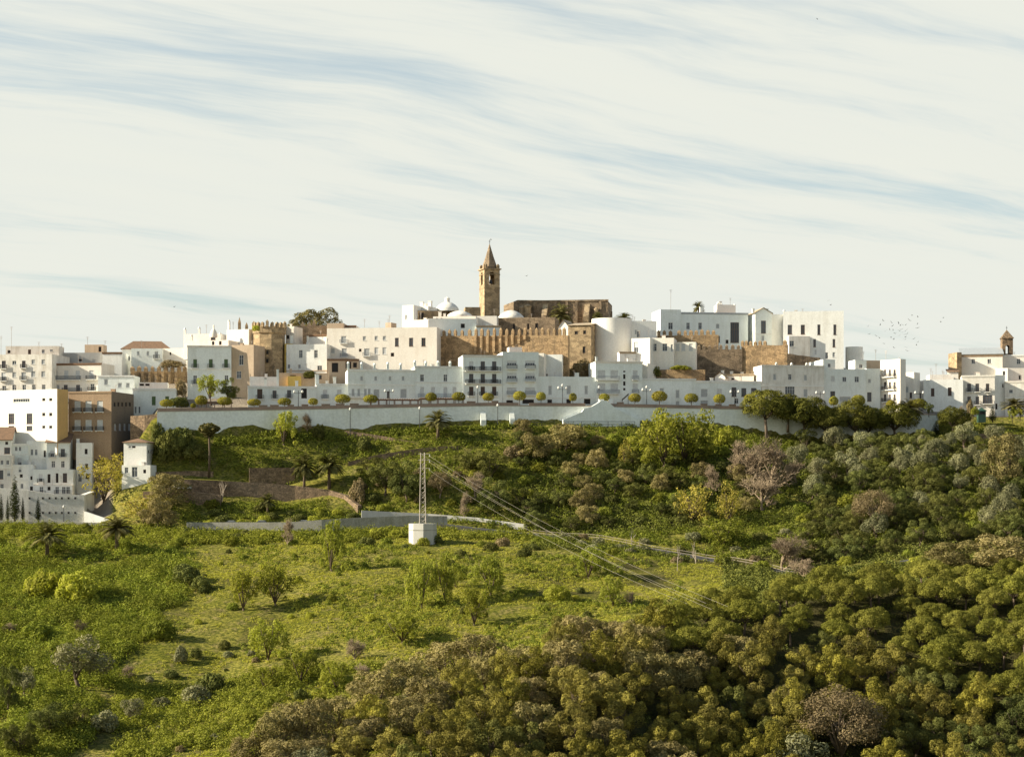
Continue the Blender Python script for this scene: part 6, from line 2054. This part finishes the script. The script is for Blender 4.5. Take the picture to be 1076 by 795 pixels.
for px, py, t in ((870, 316, 'upper lone bird above the massive palace block'), (873, 320.5, 'lower lone bird above the massive palace block'), (912, 343, ''), (515.8, 252, 'bird beside the church spire cross'), (859, 20.5, 'bird high in the cloudy sky at the upper right'), (553, 290, 'lone bird right of the church belfry'), (183, 322.5, 'lone bird above the left rooftops')):
    if not t: continue
    o = link('bird', bird_me, None, P(px, py, 530), rnd.uniform(0, 6.28))
    tag(o, t, 'bird')
# ------------------------------------------------------------------ named trees and bushes
def T(kind, px, py, w, h, lab, **k):
    return plant_px(kind, px, py, w, h, lab, **k)


# cypresses before the white wall
for px, w, h, t in ((1, 7, 30, 'dark cypress cut by the left edge before the whitewashed wall'), (8, 5, 28, 'slim dark cypress left of the tall broad cypress'), (15.5, 14, 50, 'tall broad dark cypress before the whitewashed wall'), (24, 5, 27, 'thin dark cypress right of the tall broad cypress'), (40, 8, 27, 'lone dark cypress standing right of the cypress cluster')):
    p = P(px, 547.5, 444)
    plant('cypress', p, h * p.y / F, w * p.y / F, t, 'cypress')
# palms
T('fanpalm', 219.5, 502, 22, 57, 'tall fan palm with a bare trunk above the brown terrace wall')
T('datepalm', 460, 462, 31, 30, 'date palm at the foot of the promenade wall')
T('datepalm', 319.5, 515, 27, 36, 'left date palm of the pair above the sloping rubble wall')
T('datepalm', 346, 514, 33, 36, 'right date palm of the pair above the sloping rubble wall')
T('datepalm', 50, 586, 42, 36, 'bushy date palm below the cypresses at the roadside')
T('datepalm', 123, 578, 38, 36, 'bushy date palm below the white ramp wall')
T('datepalm', 281, 541, 22, 22, 'low date palm over the right part of the terrace wall')
for px, py, w, h, D, t in ((589.5, 347, 24, 27, 540, 'palm with hanging dead fronds before the church nave'), (655.5, 338, 20, 9, 526, 'palm head showing over the round white tower'), (734, 329, 13, 12, 534, 'palm head over the long palace cornice'), (628, 336, 12, 8, 530, 'small palm tuft at the right of the church')):
    p = P(px, py, D + sh(px)); s = p.y / F
    plant('datepalm', p - Vector((0, 0, 1.5)), h * s + 1.5, w * s, t, 'palm')
p = P(955, 446, 492.0)
plant('datepalm', p, 26 * .246, 30 * .246, 'date palm arching over the wall right of the last wall top pine', 'palm')
p = P(1066, 436, 495.5)
plant('datepalm', p, 17 * .248, 30 * .248, 'palm before the weathered house at the right edge', 'palm')
# trees in the town
p = P(222, 424, wall_d(222) + 7)
plant('young', p, 34 * .238, 33 * .238, 'round street tree before the white mansion', 'tree', var=1)
p = P(240, 422, wall_d(240) + 8)
plant('darkgreen', p, 26 * .238, 22 * .238, 'darker street tree right beside the round street tree', 'tree')
p = P(329, 352, 545 + sh(329))
plant('brownish', p - Vector((0, 0, 3)), 29 * .27 + 3, 61 * .27, 'wide dark domed tree on the skyline behind the ruined wall', 'tree')
for px, py, w, h, k, t, D in ((612, 400, 34, 24, 'drybush', 'brown ivy and scrub under the gate tower', 505), (596, 402, 20, 14, 'drybush', 'brown scrub left of the gate tower foot', 503), (686, 397, 18, 14, 'darkbush', 'dark ivy clump below the three window house', 497), (714, 389, 26, 6, 'yellowbush', 'bright green creeper strip on the low retaining wall', 498),
                           (182, 386, 30, 8, 'drybush', 'dry scrub on top of the arched old wall', 521), (190, 417, 13, 20, 'drybush', 'russet ivy on the end of the arched old wall', 503), (188, 428, 22, 12, 'darkbush', 'dark hedge at the foot of the old wall', 489), (269, 348, 9, 7, 'yellowbush', 'fern tuft growing from the polygonal tower', 507), (326, 397, 16, 8, 'darkbush', 'dark shrub in the brown yard behind the promenade houses', 502)):
    p = P(px, py, D + sh(px)); s = p.y / F
    plant(k, p, h * s, w * s, t, 'bush')
# pines along the top of the promenade wall
for px, py, w, h, D, t in ((806, 462, 62, 56, -2.5, 'large umbrella pine, leftmost of the row before the promenade wall'), (846, 466, 66, 52, -4, 'broad umbrella pine second from the left before the promenade wall'), (868, 470, 52, 44, -6, 'dark umbrella pine in the middle of the wall row'), (896, 474, 58, 57, -4, 'umbrella pine with a bare pale trunk in the wall row'),
                           (914, 472, 46, 46, -2, 'smaller umbrella pine tucked right of the bare trunk pine'), (942, 470, 54, 48, -4, 'round topped umbrella pine at the right of the wall row'), (828, 452, 44, 40, 0, 'umbrella pine behind the gap of the two left wall pines')):
    d = wall_d(px) + D - 1
    p = P(px, py, d); s = d / F
    plant('wallpine', p, h * s, w * s, t, 'pine')
p = ground(1002, 489); plant('wallpine', p, 38 * .246, 42 * .246, 'leaning pine over the end of the promenade wall', 'pine')
p = ground(983, 491); plant('cypress', p + Vector((0, 0, 0)), 17 * .246, 13 * .246, 'small dark conifer at the right end of the wall', 'conifer')
for px, py, w, h, k, t in ((976, 437, 11, 16, 'darkgreen', 'dark rounded tree left of the leaning pine'), (1010, 440, 12, 20, 'bare', 'bare tree before the six door house'), (1019, 442, 9, 24, 'drybush', 'rusty column shaped shrub before the six door house'), (1023, 436, 12, 10, 'yellowbush', 'yellow green shrub left of the green kiosk'), (1043, 443, 10, 17, 'cypress', 'narrow conifer right of the green kiosk'),
                           (1064, 443, 12, 18, 'young', 'small leafy tree before the weathered edge house'), (1072, 441, 14, 16, 'young', 'leafy tree cut by the right edge on the upper garden')):
    p = P(px, py, 494); s = p.y / F
    plant(k, p, h * s, w * s, t)
# slope under the wall
NT = [('young', 300, 470, 34, 42, 'airy pale green tree before the left part of the promenade wall'), ('bare', 323, 458, 16, 30, 'small bare tree before the promenade wall beside the airy pale tree'),
      ('young', 693, 492, 75, 65, 'large fresh green tree rising over the promenade wall, left half'), ('young', 722, 488, 70, 67, 'large fresh green tree rising over the promenade wall, right half'), ('golden', 657, 490, 20, 35, 'slim yellow flowering sapling left of the large fresh green trees'), ('yellowbush', 760, 472, 30, 26, 'bright green shrub under the wall left of the brown bare tree'),
      ('bare', 785, 510, 64, 94, 'large pinkish bare tree before the wall, left of the pair'), ('bare', 812, 520, 66, 94, 'large pinkish bare tree before the wall, right of the pair'), ('bare', 800, 538, 57, 67, 'lower bare tree under the pinkish pair'), ('bare', 836, 510, 34, 47, 'smaller bare tree right of the pinkish pair'), ('bare', 749, 520, 28, 50, 'bare brown tree beneath the bright green shrub'),
      ('golden', 730, 550, 48, 54, 'feathery olive yellow tree beneath the fresh green pair, left'), ('golden', 766, 552, 43, 56, 'feathery olive yellow tree beneath the fresh green pair, right'), ('young', 757, 576, 61, 37, 'spreading yellow green tree beside the slanting road'),
      ('dry', 919, 563, 52, 50, 'round russet brown tree amid the dark thicket'), ('brownish', 1055, 516, 46, 62, 'large olive gold tree at the right edge of the slope'), ('bare', 822, 600, 59, 69, 'bare pinkish tree at the foot of the slope beside the road end'), ('bare', 845, 608, 41, 44, 'low bare tree right of the road end bare tree'),
      ('dead', 664, 575, 12, 34, 'white dead tree beside the slanting road, left'), ('dead', 731, 592, 16, 44, 'white dead tree beside the slanting road, right'), ('dead', 712, 600, 14, 46, 'leaning dead trunk between the two white dead trees'), ('dead', 234, 527, 16, 36, 'pale dead forked tree before the rubble terrace wall'), ('bare', 302, 573, 22, 46, 'bare tree on the roadside below the parked white car'),
      ('golden', 109, 528, 58, 60, 'sparse golden tree before the lower village houses, left'), ('golden', 122, 505, 43, 37, 'sparse golden tree before the lower village houses, right'), ('golden', 152, 552, 70, 44, 'golden leafed tree beside the road, left'), ('brownish', 176, 534, 50, 38, 'dry golden scrub tree under the hipped white house'), ('brownish', 166, 556, 40, 34, 'olive brown scrub tree at the road bend'),
      ('young', 350, 600, 36, 63, 'tall slim green tree on the ledge left of the pylon'), ('young', 257, 641, 43, 50, 'green tree left of the leaning tree pair on the grass'), ('young', 291, 636, 51, 50, 'green tree right of the pair casting a long shadow'), ('young', 281, 694, 51, 50, 'green tree standing alone below the pair on the grass'), ('young', 318, 718, 51, 44, 'grey green tree in the lower grass above the brown wood'),
      ('young', 352, 724, 43, 35, 'small green tree right of the grey green tree'), ('young', 279, 727, 34, 33, 'small pale tree below the lone green tree'), ('bare', 373, 692, 30, 44, 'bare forked tree in the middle of the grass'), ('bare', 381, 716, 24, 34, 'dark branching bare tree at the wood edge'), ('young', 443, 638, 39, 58, 'slim green tree below the pylon, left'),
      ('young', 466, 633, 34, 60, 'slim green tree below the pylon, right'), ('young', 514, 625, 51, 46, 'rounded light green tree right of the slim pair'), ('young', 498, 657, 41, 48, 'light green tree under the rounded light green tree'), ('young', 421, 676, 63, 37, 'broad pale green tree above the brown wood'), ('yellowbush', 585, 632, 32, 20, 'low bright tree on the grass above the brown wood'),
      ('young', 643, 637, 34, 35, 'light green tree under the power lines, left'), ('bare', 663, 636, 18, 30, 'dark twin stemmed stump tree under the power lines'), ('young', 622, 608, 51, 39, 'green tree behind the power lines'), ('young', 480, 618, 29, 31, 'small green tree between the slim pair and the rounded tree'), ('dead', 394, 632, 4, 18, 'thin dead stump on the open grass'), ('dead', 345, 663, 5, 15, 'short dead stump left of the bare forked tree'),
      ('yellowbush', 48, 628, 46, 34, 'left of the twin yellow green bushes on the left slope'), ('yellowbush', 82, 634, 48, 36, 'right of the twin yellow green bushes on the left slope'), ('darkbush', 196, 612, 34, 22, 'dark bush at the top of the scrub edge'), ('darkbush', 212, 620, 22, 16, 'small dark bush right of the scrub edge top'), ('bush', 168, 672, 42, 24, 'dark green bush at the end of the scrub edge'), ('olive', 83, 726, 66, 60, 'large silvery olive tree on the lower left slope'), ('olivebush', 110, 768, 32, 24, 'rounded grey bush below the large silvery tree'),
      ('olive', 138, 760, 27, 30, 'pale upright olive bush right of the rounded grey bush'), ('darkgreen', 8, 748, 30, 52, 'dark tree cut by the left edge'), ('olive', 26, 734, 30, 36, 'grey green olive tree left of the large silvery tree'), ('darkgreen', 52, 778, 50, 44, 'dark green tree in the lower left corner thicket'), ('darkgreen', 82, 768, 30, 30, 'small dark tree right of the corner thicket'), ('darkgreen', 20, 800, 44, 46, 'dark tree at the bottom left corner'),
      ('darkbush', 222, 732, 34, 28, 'dark green bush with bright top in the lower grass'), ('olivebush', 205, 740, 32, 24, 'grey green bush beside the bright topped bush'), ('olivebush', 190, 696, 16, 20, 'small grey bush on the grass'), ('darkbush', 206, 692, 14, 12, 'tiny dark bush on the grass'), ('darkbush', 180, 712, 18, 10, 'low dark bush left on the grass'), ('darkbush', 236, 682, 14, 10, 'tiny dark bush below the lone green tree'),
      ('bare', 135, 714, 26, 24, 'bare grey shrub right of the large silvery tree'), ('bare', 10, 668, 24, 20, 'pinkish bare shrub at the left edge'), ('bush', 40, 672, 38, 22, 'yellowish bush beside the pinkish bare shrub'), ('bare', 84, 668, 24, 26, 'twisted bare shrub amid the left scrub'),
      ('brownish', 594, 476, 50, 30, 'dull olive tree on the upper slope left of the shaded hollow'), ('brownish', 560, 484, 40, 30, 'dull olive tree in the upper middle slope'), ('darkbush', 335, 462, 14, 18, 'dark shrub below the promenade wall near the bare tree'), ('darkbush', 383, 475, 15, 18, 'dark rounded shrub above the zigzag path'), ('drybush', 375, 528, 20, 26, 'russet bush above the end of the rubble terrace wall'), ('drybush', 540, 482, 24, 16, 'dry brown bush on the upper middle slope'),
      ('bare', 500, 524, 34, 40, 'pinkish bare tree right of the pylon'), ('bare', 488, 545, 16, 44, 'bare tree directly right of the pylon base'), ('dry', 462, 525, 30, 30, 'russet tree behind the pylon'), ('darkgreen', 428, 528, 38, 44, 'dark rounded tree left of the pylon'), ('darkgreen', 405, 522, 40, 40, 'dark tree above the road left of the pylon'), ('darkgreen', 390, 505, 34, 26, 'green rounded tree above the dark trees left of the pylon'), ('darkgreen', 520, 540, 40, 40, 'dark green tree on the bank behind the road'),
      ('bush', 555, 480, 30, 18, 'green bush on the upper slope'), ('darkgreen', 515, 505, 44, 34, 'green tree on the slope right above the pylon'), ('darkgreen', 495, 500, 36, 30, 'rounded green tree right of the pylon top')]
for k, px, py, w, h, lab in NT:
    T(k, px, py, w, h, lab)
# dark shaded hill corner under the brown wall
for px, py, w, h, t in ((176, 486, 30, 34, 'dark ivy bush at the corner below the promenade wall, left'), (190, 478, 34, 30, 'dark ivy bush below the promenade wall end, middle'), (205, 484, 28, 18, 'dark ivy bush left of the fan palm trunk'), (166, 470, 16, 26, 'dark ivy climbing the rough brown corner wall')):
    T('darkbush', px, py, w, h, t)


# ------------------------------------------------------------------ scattered woods, labelled by row from the front and order from the left
def wood(items, look, place, rowpx, group):
    """items: (px_image, py_image, place_fn)"""
    rows = {}
    for it in items: rows.setdefault(int((800 - it[1]) // rowpx), []).append(it)
    for ri, key in enumerate(sorted(rows)):
        row = sorted(rows[key], key=lambda t: t[0])
        for i, it in enumerate(row):
            lab = '%s, %s from left in %s row up of %s' % (look, ordinal(i), ordinal(ri), place)
            it[2](lab, group)


def visible_scatter(n, region, mind, seed, dmin=190, dmax=500):
    """blue-noise points (px, d) inside a predicate on (px, py) of the foot"""
    r = random.Random(seed)
    pts = []
    tries = 0
    while len(pts) < n and tries < n * 40:
        tries += 1
        px, d = region(r)
        if px is None: continue
        x = (px - CX) / F * d
        if any((x - a) ** 2 + (d - b) ** 2 < (mind * (.8 + .4 * r.random())) ** 2 for a, b, _ in pts): continue
        pts.append((x, d, px))
    return pts


def crest(px):
    return float(np.interp(px, [230, 300, 400, 470, 560, 650, 700, 760, 850, 1100], [222, 237, 254, 266, 279, 293, 303, 317, 330, 338]))


SC_ITEMS = {}
r_ = random.Random(77)


def region_wood(r):
    px = r.uniform(250, 1165)
    d = r.uniform(212, 352)
    if d > crest(px) + np.interp(px, [300, 450, 700, 800, 1120], [3, 4, 4, 2, 2]) or d < np.interp(px, [250, 300, 450, 600, 750, 850, 1100], [212, 214, 222, 232, 246, 252, 256]): return None, None
    if 365 < px < 545 and 7 < crest(px) - d < 15: return None, None
    if abs(px - 880) < 44 and 256 < d < 277: return None, None
    return px, d


wp = visible_scatter(640, region_wood, 4.75, 5)
for x, d, px in wp:
    t = (crest(px) - d)
    g = ground(px, d)
    py = HY - g.z / d * F
    u = r_.random()
    if px > 700 and t < np.interp(px, [700, 850, 1000, 1120], [14, 26, 46, 52]): kind = 'pine'
    elif t < 14 and px > 330: kind = 'brownish' if u < .75 else 'carob'
    elif px < 400: kind = 'brownish' if u < .8 else 'olive'
    elif px > 930: kind = 'darkgreen' if u < .65 else 'carob'
    else: kind = 'carob' if u < .74 else 'brownish' if u < .84 else 'darkgreen'
    hgt, wid = {'pine': (6.2, 6.7), 'brownish': (5.6, 6.8), 'carob': (6.8, 6.2), 'darkgreen': (6.6, 6.0), 'olive': (5.0, 5.4)}[kind]
    if px < 400: hgt *= .8
    sc_ = r_.uniform(.8, 1.22)
    hgt *= sc_ * r_.uniform(.9, 1.1); wid *= sc_
    SC_ITEMS.setdefault(kind, []).append((px, py, (lambda lab, grp, kind=kind, g=g, h=hgt, w=wid: plant(kind, (g.x, g.y, g.z - .2), h, w, lab, None, grp))))
wood(SC_ITEMS.get('pine', []), 'umbrella pine', 'the right hand grove', 20, 'umbrella pines of the right hand grove')
wood(SC_ITEMS.get('carob', []), 'yellow-green lumpy tree', 'the front wood', 21, 'lumpy yellow-green trees of the front wood')
wood(SC_ITEMS.get('brownish', []), 'olive-brown rounded tree', 'the front wood', 21, 'olive-brown trees of the front wood')
wood(SC_ITEMS.get('darkgreen', []), 'dark green tree', 'the front wood', 21, 'dark green trees of the front wood')
wood(SC_ITEMS.get('olive', []), 'silvery tree', 'the front wood', 21, 'silvery trees of the front wood')
g = ground(885, 273); plant('dry', (g.x, g.y, g.z - 2.4), 12.6, 13.5, 'largest russet brown tree at the bottom right of the front wood', 'tree')
g = ground(838, 262); plant('olive', (g.x, g.y, g.z - .3), 8.0, 9.0, 'pale silvery tree left of the largest russet tree in front', 'tree')


# thicket on the right hand slope
def region_thick(r):
    px = r.uniform(838, 1150)
    d = r.uniform(398, 482)
    return px, d


TH = {}
for x, d, px in visible_scatter(165, region_thick, 4.4, 9):
    g = ground(px, d); py = HY - g.z / d * F
    u = r_.random()
    kind = ('olive' if u < .36 else 'darkgreen') if d > 440 else ('darkgreen' if u < .7 else 'olive' if u < .85 else 'bush')
    s_ = r_.uniform(.8, 1.25)
    h, w = {'olive': (6.4, 5.6), 'darkgreen': (5.2, 6.0), 'bush': (3, 5)}[kind]
    TH.setdefault(kind, []).append((px, py, (lambda lab, grp, kind=kind, g=g, h=h * s_, w=w * s_: plant(kind, (g.x, g.y, g.z - .3), h, w, lab, None, grp))))
wood(TH.get('olive', []), 'silvery olive tree', 'the right hand thicket', 22, 'silvery olives of the right hand thicket')
wood(TH.get('darkgreen', []), 'dark bushy tree', 'the right hand thicket', 22, 'dark trees of the right hand thicket')
wood(TH.get('bush', []), 'green bush', 'the right hand thicket', 22, 'bushes of the right hand thicket')


# shaded hollow in the middle slope
def region_mid(r):
    px = r.uniform(545, 790)
    d = r.uniform(434, 474)
    return px, d


MD = {}
for x, d, px in visible_scatter(80, region_mid, 4.6, 21):
    g = ground(px, d); py = HY - g.z / d * F
    u = r_.random()
    kind = 'darkgreen' if u < .5 else 'brownish' if u < .75 else 'bush' if u < .88 else 'darkbush'
    if px > 640 and d > 462: kind = 'bush'
    s_ = r_.uniform(.7, 1.15)
    h, w = {'darkgreen': (4.6, 5.4), 'brownish': (4.6, 5.2), 'bush': (2.8, 4.6), 'darkbush': (2.6, 4.2)}[kind]
    if kind == 'brownish' and px < 640: h, w = 5.2, 6
    MD.setdefault(kind, []).append((px, py, (lambda lab, grp, kind=kind, g=g, h=h * s_, w=w * s_: plant(kind, (g.x, g.y, g.z - .3), h, w, lab, None, grp))))
wood(MD.get('darkgreen', []), 'dark green tree', 'the shaded middle hollow', 18, 'dark green trees of the middle hollow')
wood(MD.get('brownish', []), 'olive-brown tree', 'the middle hollow', 18, 'olive-brown trees of the middle hollow')
wood(MD.get('bush', []), 'light green bush', 'the middle slope', 18, 'light green bushes of the middle slope')
wood(MD.get('darkbush', []), 'dark bush', 'the middle hollow', 18, 'dark bushes of the middle hollow')

# bushes along the road banks and under the wall
BK = {}
for seed, (xa, xb, da, db, n, md), kinds in ((31, (185, 470, 412, 428, 30, 2.9), ('bush', 'bush', 'darkbush', 'yellowbush')), (32, (-20, 190, 405, 434, 24, 3.8), ('bush', 'bush', 'darkbush')), (33, (215, 372, 437.5, 446.5, 18, 2.8), ('bush', 'yellowbush', 'darkbush')),
                                         (34, (470, 860, 395, 424, 34, 4.0), ('bush', 'darkbush', 'olivebush', 'drybush')), (35, (560, 700, 464, 474, 16, 3.4), ('bush', 'bush', 'yellowbush', 'darkbush')), (36, (850, 1100, 352, 398, 24, 4.6), ('olivebush', 'bush', 'bush', 'yellowbush')), (37, (380, 545, 446, 458, 18, 3.6), ('darkbush', 'bush', 'drybush'))):
    rr2 = random.Random(seed)
    for x, d, px in visible_scatter(n, lambda r, xa=xa, xb=xb, da=da, db=db: (r.uniform(xa, xb), r.uniform(da, db)), md, seed):
        g = ground(px, d); py = HY - g.z / d * F
        kind = rr2.choice(kinds)
        s_ = rr2.uniform(.55, 1.05)
        BK.setdefault(kind, []).append((px, py, (lambda lab, grp, kind=kind, g=g, s_=s_: plant(kind, (g.x, g.y, g.z - .2), 2.3 * s_, 4.0 * s_, lab, None, grp))))
for k, look in (('bush', 'leafy green bush'), ('darkbush', 'dark green bush'), ('yellowbush', 'yellow-green bush'), ('olivebush', 'greyish bush'), ('drybush', 'brown dry bush')):
    wood(BK.get(k, []), look, 'the road banks', 16, look.replace('bush', 'bushes') + ' of the road banks')


GB = {}
rr3 = random.Random(91)
for x, d, px in visible_scatter(84, lambda r: (r.uniform(150, 640), r.uniform(266, 408)), 4.6, 41):
    if d < crest(px) + 10: continue
    g = ground(px, d); py = HY - g.z / d * F
    kind = rr3.choice(('bush', 'darkbush', 'olivebush', 'bush', 'yellowbush', 'drybush') if d < 335 else ('bush', 'yellowbush', 'bush', 'darkbush'))
    s_ = rr3.uniform(.28, .8) * (1.15 if d < 320 else .85)
    GB.setdefault(kind, []).append((px, py, (lambda lab, grp, kind=kind, g=g, s_=s_: plant(kind, (g.x, g.y, g.z - .15), 2.6 * s_, 3.6 * s_, lab, None, grp))))
for k, look in (('bush', 'leafy green bush'), ('darkbush', 'dark green bush'), ('yellowbush', 'yellow-green bush'), ('olivebush', 'greyish bush'), ('drybush', 'brown dry bush')):
    wood(GB.get(k, []), look, 'the grass slope', 18, look.replace('bush', 'bushes') + ' of the grass slope')
for px, py, w, h, t in ((262, 815, 54, 48, 'leftmost olive brown tree where the front wood meets the bottom edge'), (292, 808, 62, 66, 'tall olive brown tree second from the left along the bottom edge of the wood'), (322, 796, 66, 66, 'olive brown tree rising above the bottom left corner of the wood'), (350, 780, 62, 54, 'olive brown tree behind the bottom left corner of the wood'),
                        (300, 782, 56, 46, 'grey brown tree at the left tip of the front wood'), (392, 752, 66, 50, 'olive brown tree at the left end of the wood crest'), (428, 737, 66, 50, 'second olive brown tree along the wood crest'), (466, 722, 70, 50, 'third olive brown tree along the wood crest'), (505, 712, 64, 48, 'fourth olive brown tree along the wood crest')):
    T('brownish', px, py, w, h, t)
T('brownish', 1000, 600, 66, 34, 'broad olive gold scrub tree left of the pair above the pine grove')
T('brownish', 1056, 600, 84, 40, 'broad olive gold scrub tree right of the pair above the pine grove')

# ------------------------------------------------------------------ uncountable ground cover
def clumps(name, n, region, size, height, leaves, leaf, mat, seed, lab, aspect=.55, up=0.0):
    r = np.random.default_rng(seed)
    px, d, s = region(r, n)
    z = Zt(px, d)
    x = (px - CX) / F * d
    n = len(px)
    C = np.stack([x, d, z], 1)
    k = leaves
    dd = r.normal(size=(n, k, 3))
    dd[..., 2] = np.abs(dd[..., 2])
    dd /= np.linalg.norm(dd, axis=2)[..., None]
    rad = (s * size)[:, None, None]
    p = C[:, None, :] + dd * rad * np.array([1, 1, height]) * (.55 + .5 * r.random((n, k, 1)))
    nn = dd.copy()
    nn[..., 2] *= (1 - up)
    V, Q = diamonds(p.reshape(-1, 3), nn.reshape(-1, 3), leaf, r, .9, aspect)
    tint = np.clip(.65 * np.repeat(r.random(n), k) + .35 * r.random(n * k), 0, 1)
    o = link(name, np_mesh(name, V, Q, mat, tint))
    tag(o, lab, name.replace('_', ' '), kind='stuff')


def reg_grass(r, n):
    px = r.uniform(-60, 760, n); d = r.uniform(255, 424, n)
    cr = np.interp(px, [200, 300, 400, 560, 650, 760], [240, 245, 260, 285, 300, 325])
    x = (px - CX) / F * d
    dens = smoothnoise(x, d, 4, 9) * .7 + smoothnoise(x, d, 6, 3) * .5
    ok = (d > cr) & (dens > .5) & (r.random(n) < np.where(px < 215, .5, 1))
    return px[ok], d[ok], r.uniform(.4, 1.2, ok.sum())


clumps('grass', 42000, reg_grass, .62, .6, 9, .16, LM['grass'], 3, 'sunny yellow green grass tufts over the open slope', .35, .5)


def reg_scrub(r, n):
    px = r.uniform(-60, 300, n); d = r.uniform(268, 412, n)
    x = (px - CX) / F * d
    edge = np.interp(d, [268, 300, 330, 350, 365, 385, 400], [60, 95, 125, 160, 185, 200, 205]) + (smoothnoise(x, d, 8, 8) - .5) * 40
    top = np.interp(px, [0, 120, 200], [385, 402, 402])
    ok = (px < edge) & ((d < top) | (r.random(n) < .5)) & (smoothnoise(x, d, 12, 5) > .2)
    return px[ok], d[ok], r.uniform(.5, 1.35, ok.sum())


clumps('scrub', 9500, reg_scrub, 1.15, 1.25, 44, .17, LM['scrub'], 5, 'dense lumpy green scrub over the left slope')


def reg_tuft(r, n):
    px = r.uniform(140, 720, n); d = r.uniform(262, 412, n)
    cr = np.interp(px, [200, 300, 400, 560, 650, 760], [240, 245, 260, 285, 300, 325])
    x = (px - CX) / F * d
    ok = (d > cr) & (smoothnoise(x, d, 14, 9) > .52)
    return px[ok], d[ok], r.uniform(.5, 1.3, ok.sum())


def reg_mound(r, n):
    px = r.uniform(-60, 290, n); d = r.uniform(268, 405, n)
    x = (px - CX) / F * d
    edge = np.interp(d, [268, 300, 330, 350, 365, 385, 400], [60, 95, 125, 160, 185, 200, 205]) + (smoothnoise(x, d, 8, 8) - .5) * 36
    ok = (px < edge) & (smoothnoise(x, d, 55, 7) > .42)
    return px[ok], d[ok], r.uniform(.6, 1.35, ok.sum())


clumps('scrub_mounds', 3600, reg_mound, 1.7, 1.2, 100, .17, LM['bush'], 25, 'larger rounded mounds of scrub on the left slope')


def reg_lower(r, n):
    px = r.uniform(120, 420, n); d = r.uniform(258, 318, n)
    cr = np.interp(px, [200, 300, 400, 560], [236, 241, 258, 282])
    x = (px - CX) / F * d
    ok = (d > cr) & (smoothnoise(x, d, 61, 8) > .33)
    return px[ok], d[ok], r.uniform(.5, 1.3, ok.sum())


clumps('slope_bushes', 2600, reg_lower, 1.2, 1.15, 60, .16, LM['bush'], 26, 'mixed low bushes thickening towards the bottom of the grass slope')
clumps('low_scrub', 6500, reg_tuft, .85, 1.0, 30, .16, LM['scrub'], 6, 'scattered low green scrub on the open grass')


def reg_upper(r, n):
    px = r.uniform(160, 1260, n); d = r.uniform(408, 496, n)
    wd = wall_d(px)
    x = (px - CX) / F * d
    road = np.interp(px, [a for a, b in ROAD], [b for a, b in ROAD])
    ok = (d < wd - 1.2) & (np.abs(d - road) > 4.6) & (smoothnoise(x, d, 22, 6) > .22)
    ok &= ~((px > 160) & (px < 376) & (d > np.interp(px, [165, 200, 272, 345, 376], [445, 449, 452, 452, 446])) & (d < 461))
    ok &= ~((px < 560) & (d < 424))
    ok |= (px > 985) & (d > 490) & (px < 1260) & (d < 497)
    return px[ok], d[ok], r.uniform(.45, 1.25, ok.sum())


clumps('slope_scrub', 29000, reg_upper, 1.05, 1.05, 24, .18, LM['scrub'], 8, 'leafy green ground cover on the slope below the promenade wall')


def reg_bank(r, n):
    px = r.uniform(-50, 560, n); d = r.uniform(404, 433, n)
    x = (px - CX) / F * d
    road = np.interp(px, [a for a, b in ROAD], [b for a, b in ROAD])
    lo = np.interp(px, [0, 340, 420, 560], [409, 411, 420, 417])
    ok = (d > lo + smoothnoise(x, d, 71, 8) * 7) & (d < road - 4.5) & (smoothnoise(x, d, 72, 5) > .25) & ~((np.abs(px - 444) < 19) & (d < 424))
    return px[ok], d[ok], r.uniform(.5, 1.35, ok.sum())


clumps('bank_scrub', 2600, reg_bank, 1.35, 1.15, 60, .19, LM['bush'], 27, 'thick green scrub on the bank below the road')


def reg_under(r, n):
    px = r.uniform(545, 1260, n); d = r.uniform(345, 470, n)
    x = (px - CX) / F * d
    road = np.interp(px, [a for a, b in ROAD], [b for a, b in ROAD])
    ok = (np.abs(d - road) > 4.6) & ((px > 830) | (d > 430) | (d < 415)) & ((px > 760) | (d > 405))
    return px[ok], d[ok], r.uniform(.5, 1.4, ok.sum())


clumps('undergrowth', 11500, reg_under, 1.1, 1.0, 26, .21, LM['under'], 9, 'dark tangled undergrowth of the thickets')


def reg_front(r, n):
    px = r.uniform(235, 1260, n); d = r.uniform(212, 356, n)
    cr = np.array([crest(p) for p in px])
    ok = (d < cr + np.interp(px, [300, 700, 800, 1120], [2, 4, 16, 18]))
    return px[ok], d[ok], r.uniform(.5, 1.3, ok.sum())


clumps('forest_floor_scrub', 5000, reg_front, 1.0, .9, 22, .17, LM['under'], 10, 'dark scrub on the floor of the front wood')


def reg_yellow(r, n):
    px = r.uniform(360, 548, n); d = r.uniform(225, 275, n)
    t = np.array([crest(p) for p in px]) - d
    ok = (t > 6) & (t < 16)
    return px[ok], d[ok], r.uniform(.6, 1.4, ok.sum())


clumps('bright_scrub', 4000, reg_yellow, .95, 1.1, 30, .15, LM['yellowbush'], 12, 'bright yellow green scrub strip between the brown trees')


# reeds and low hedge below the wall
def reg_hedge(r, n):
    px = r.uniform(225, 560, n)
    d = wall_d(px) - r.uniform(.6, 2.0, n)
    return px, d, r.uniform(.5, 1.0, n)


clumps('wall_foot_hedge', 900, reg_hedge, .8, 1.5, 22, .17, LM['bush'], 14, 'line of dark green plants along the foot of the promenade wall')
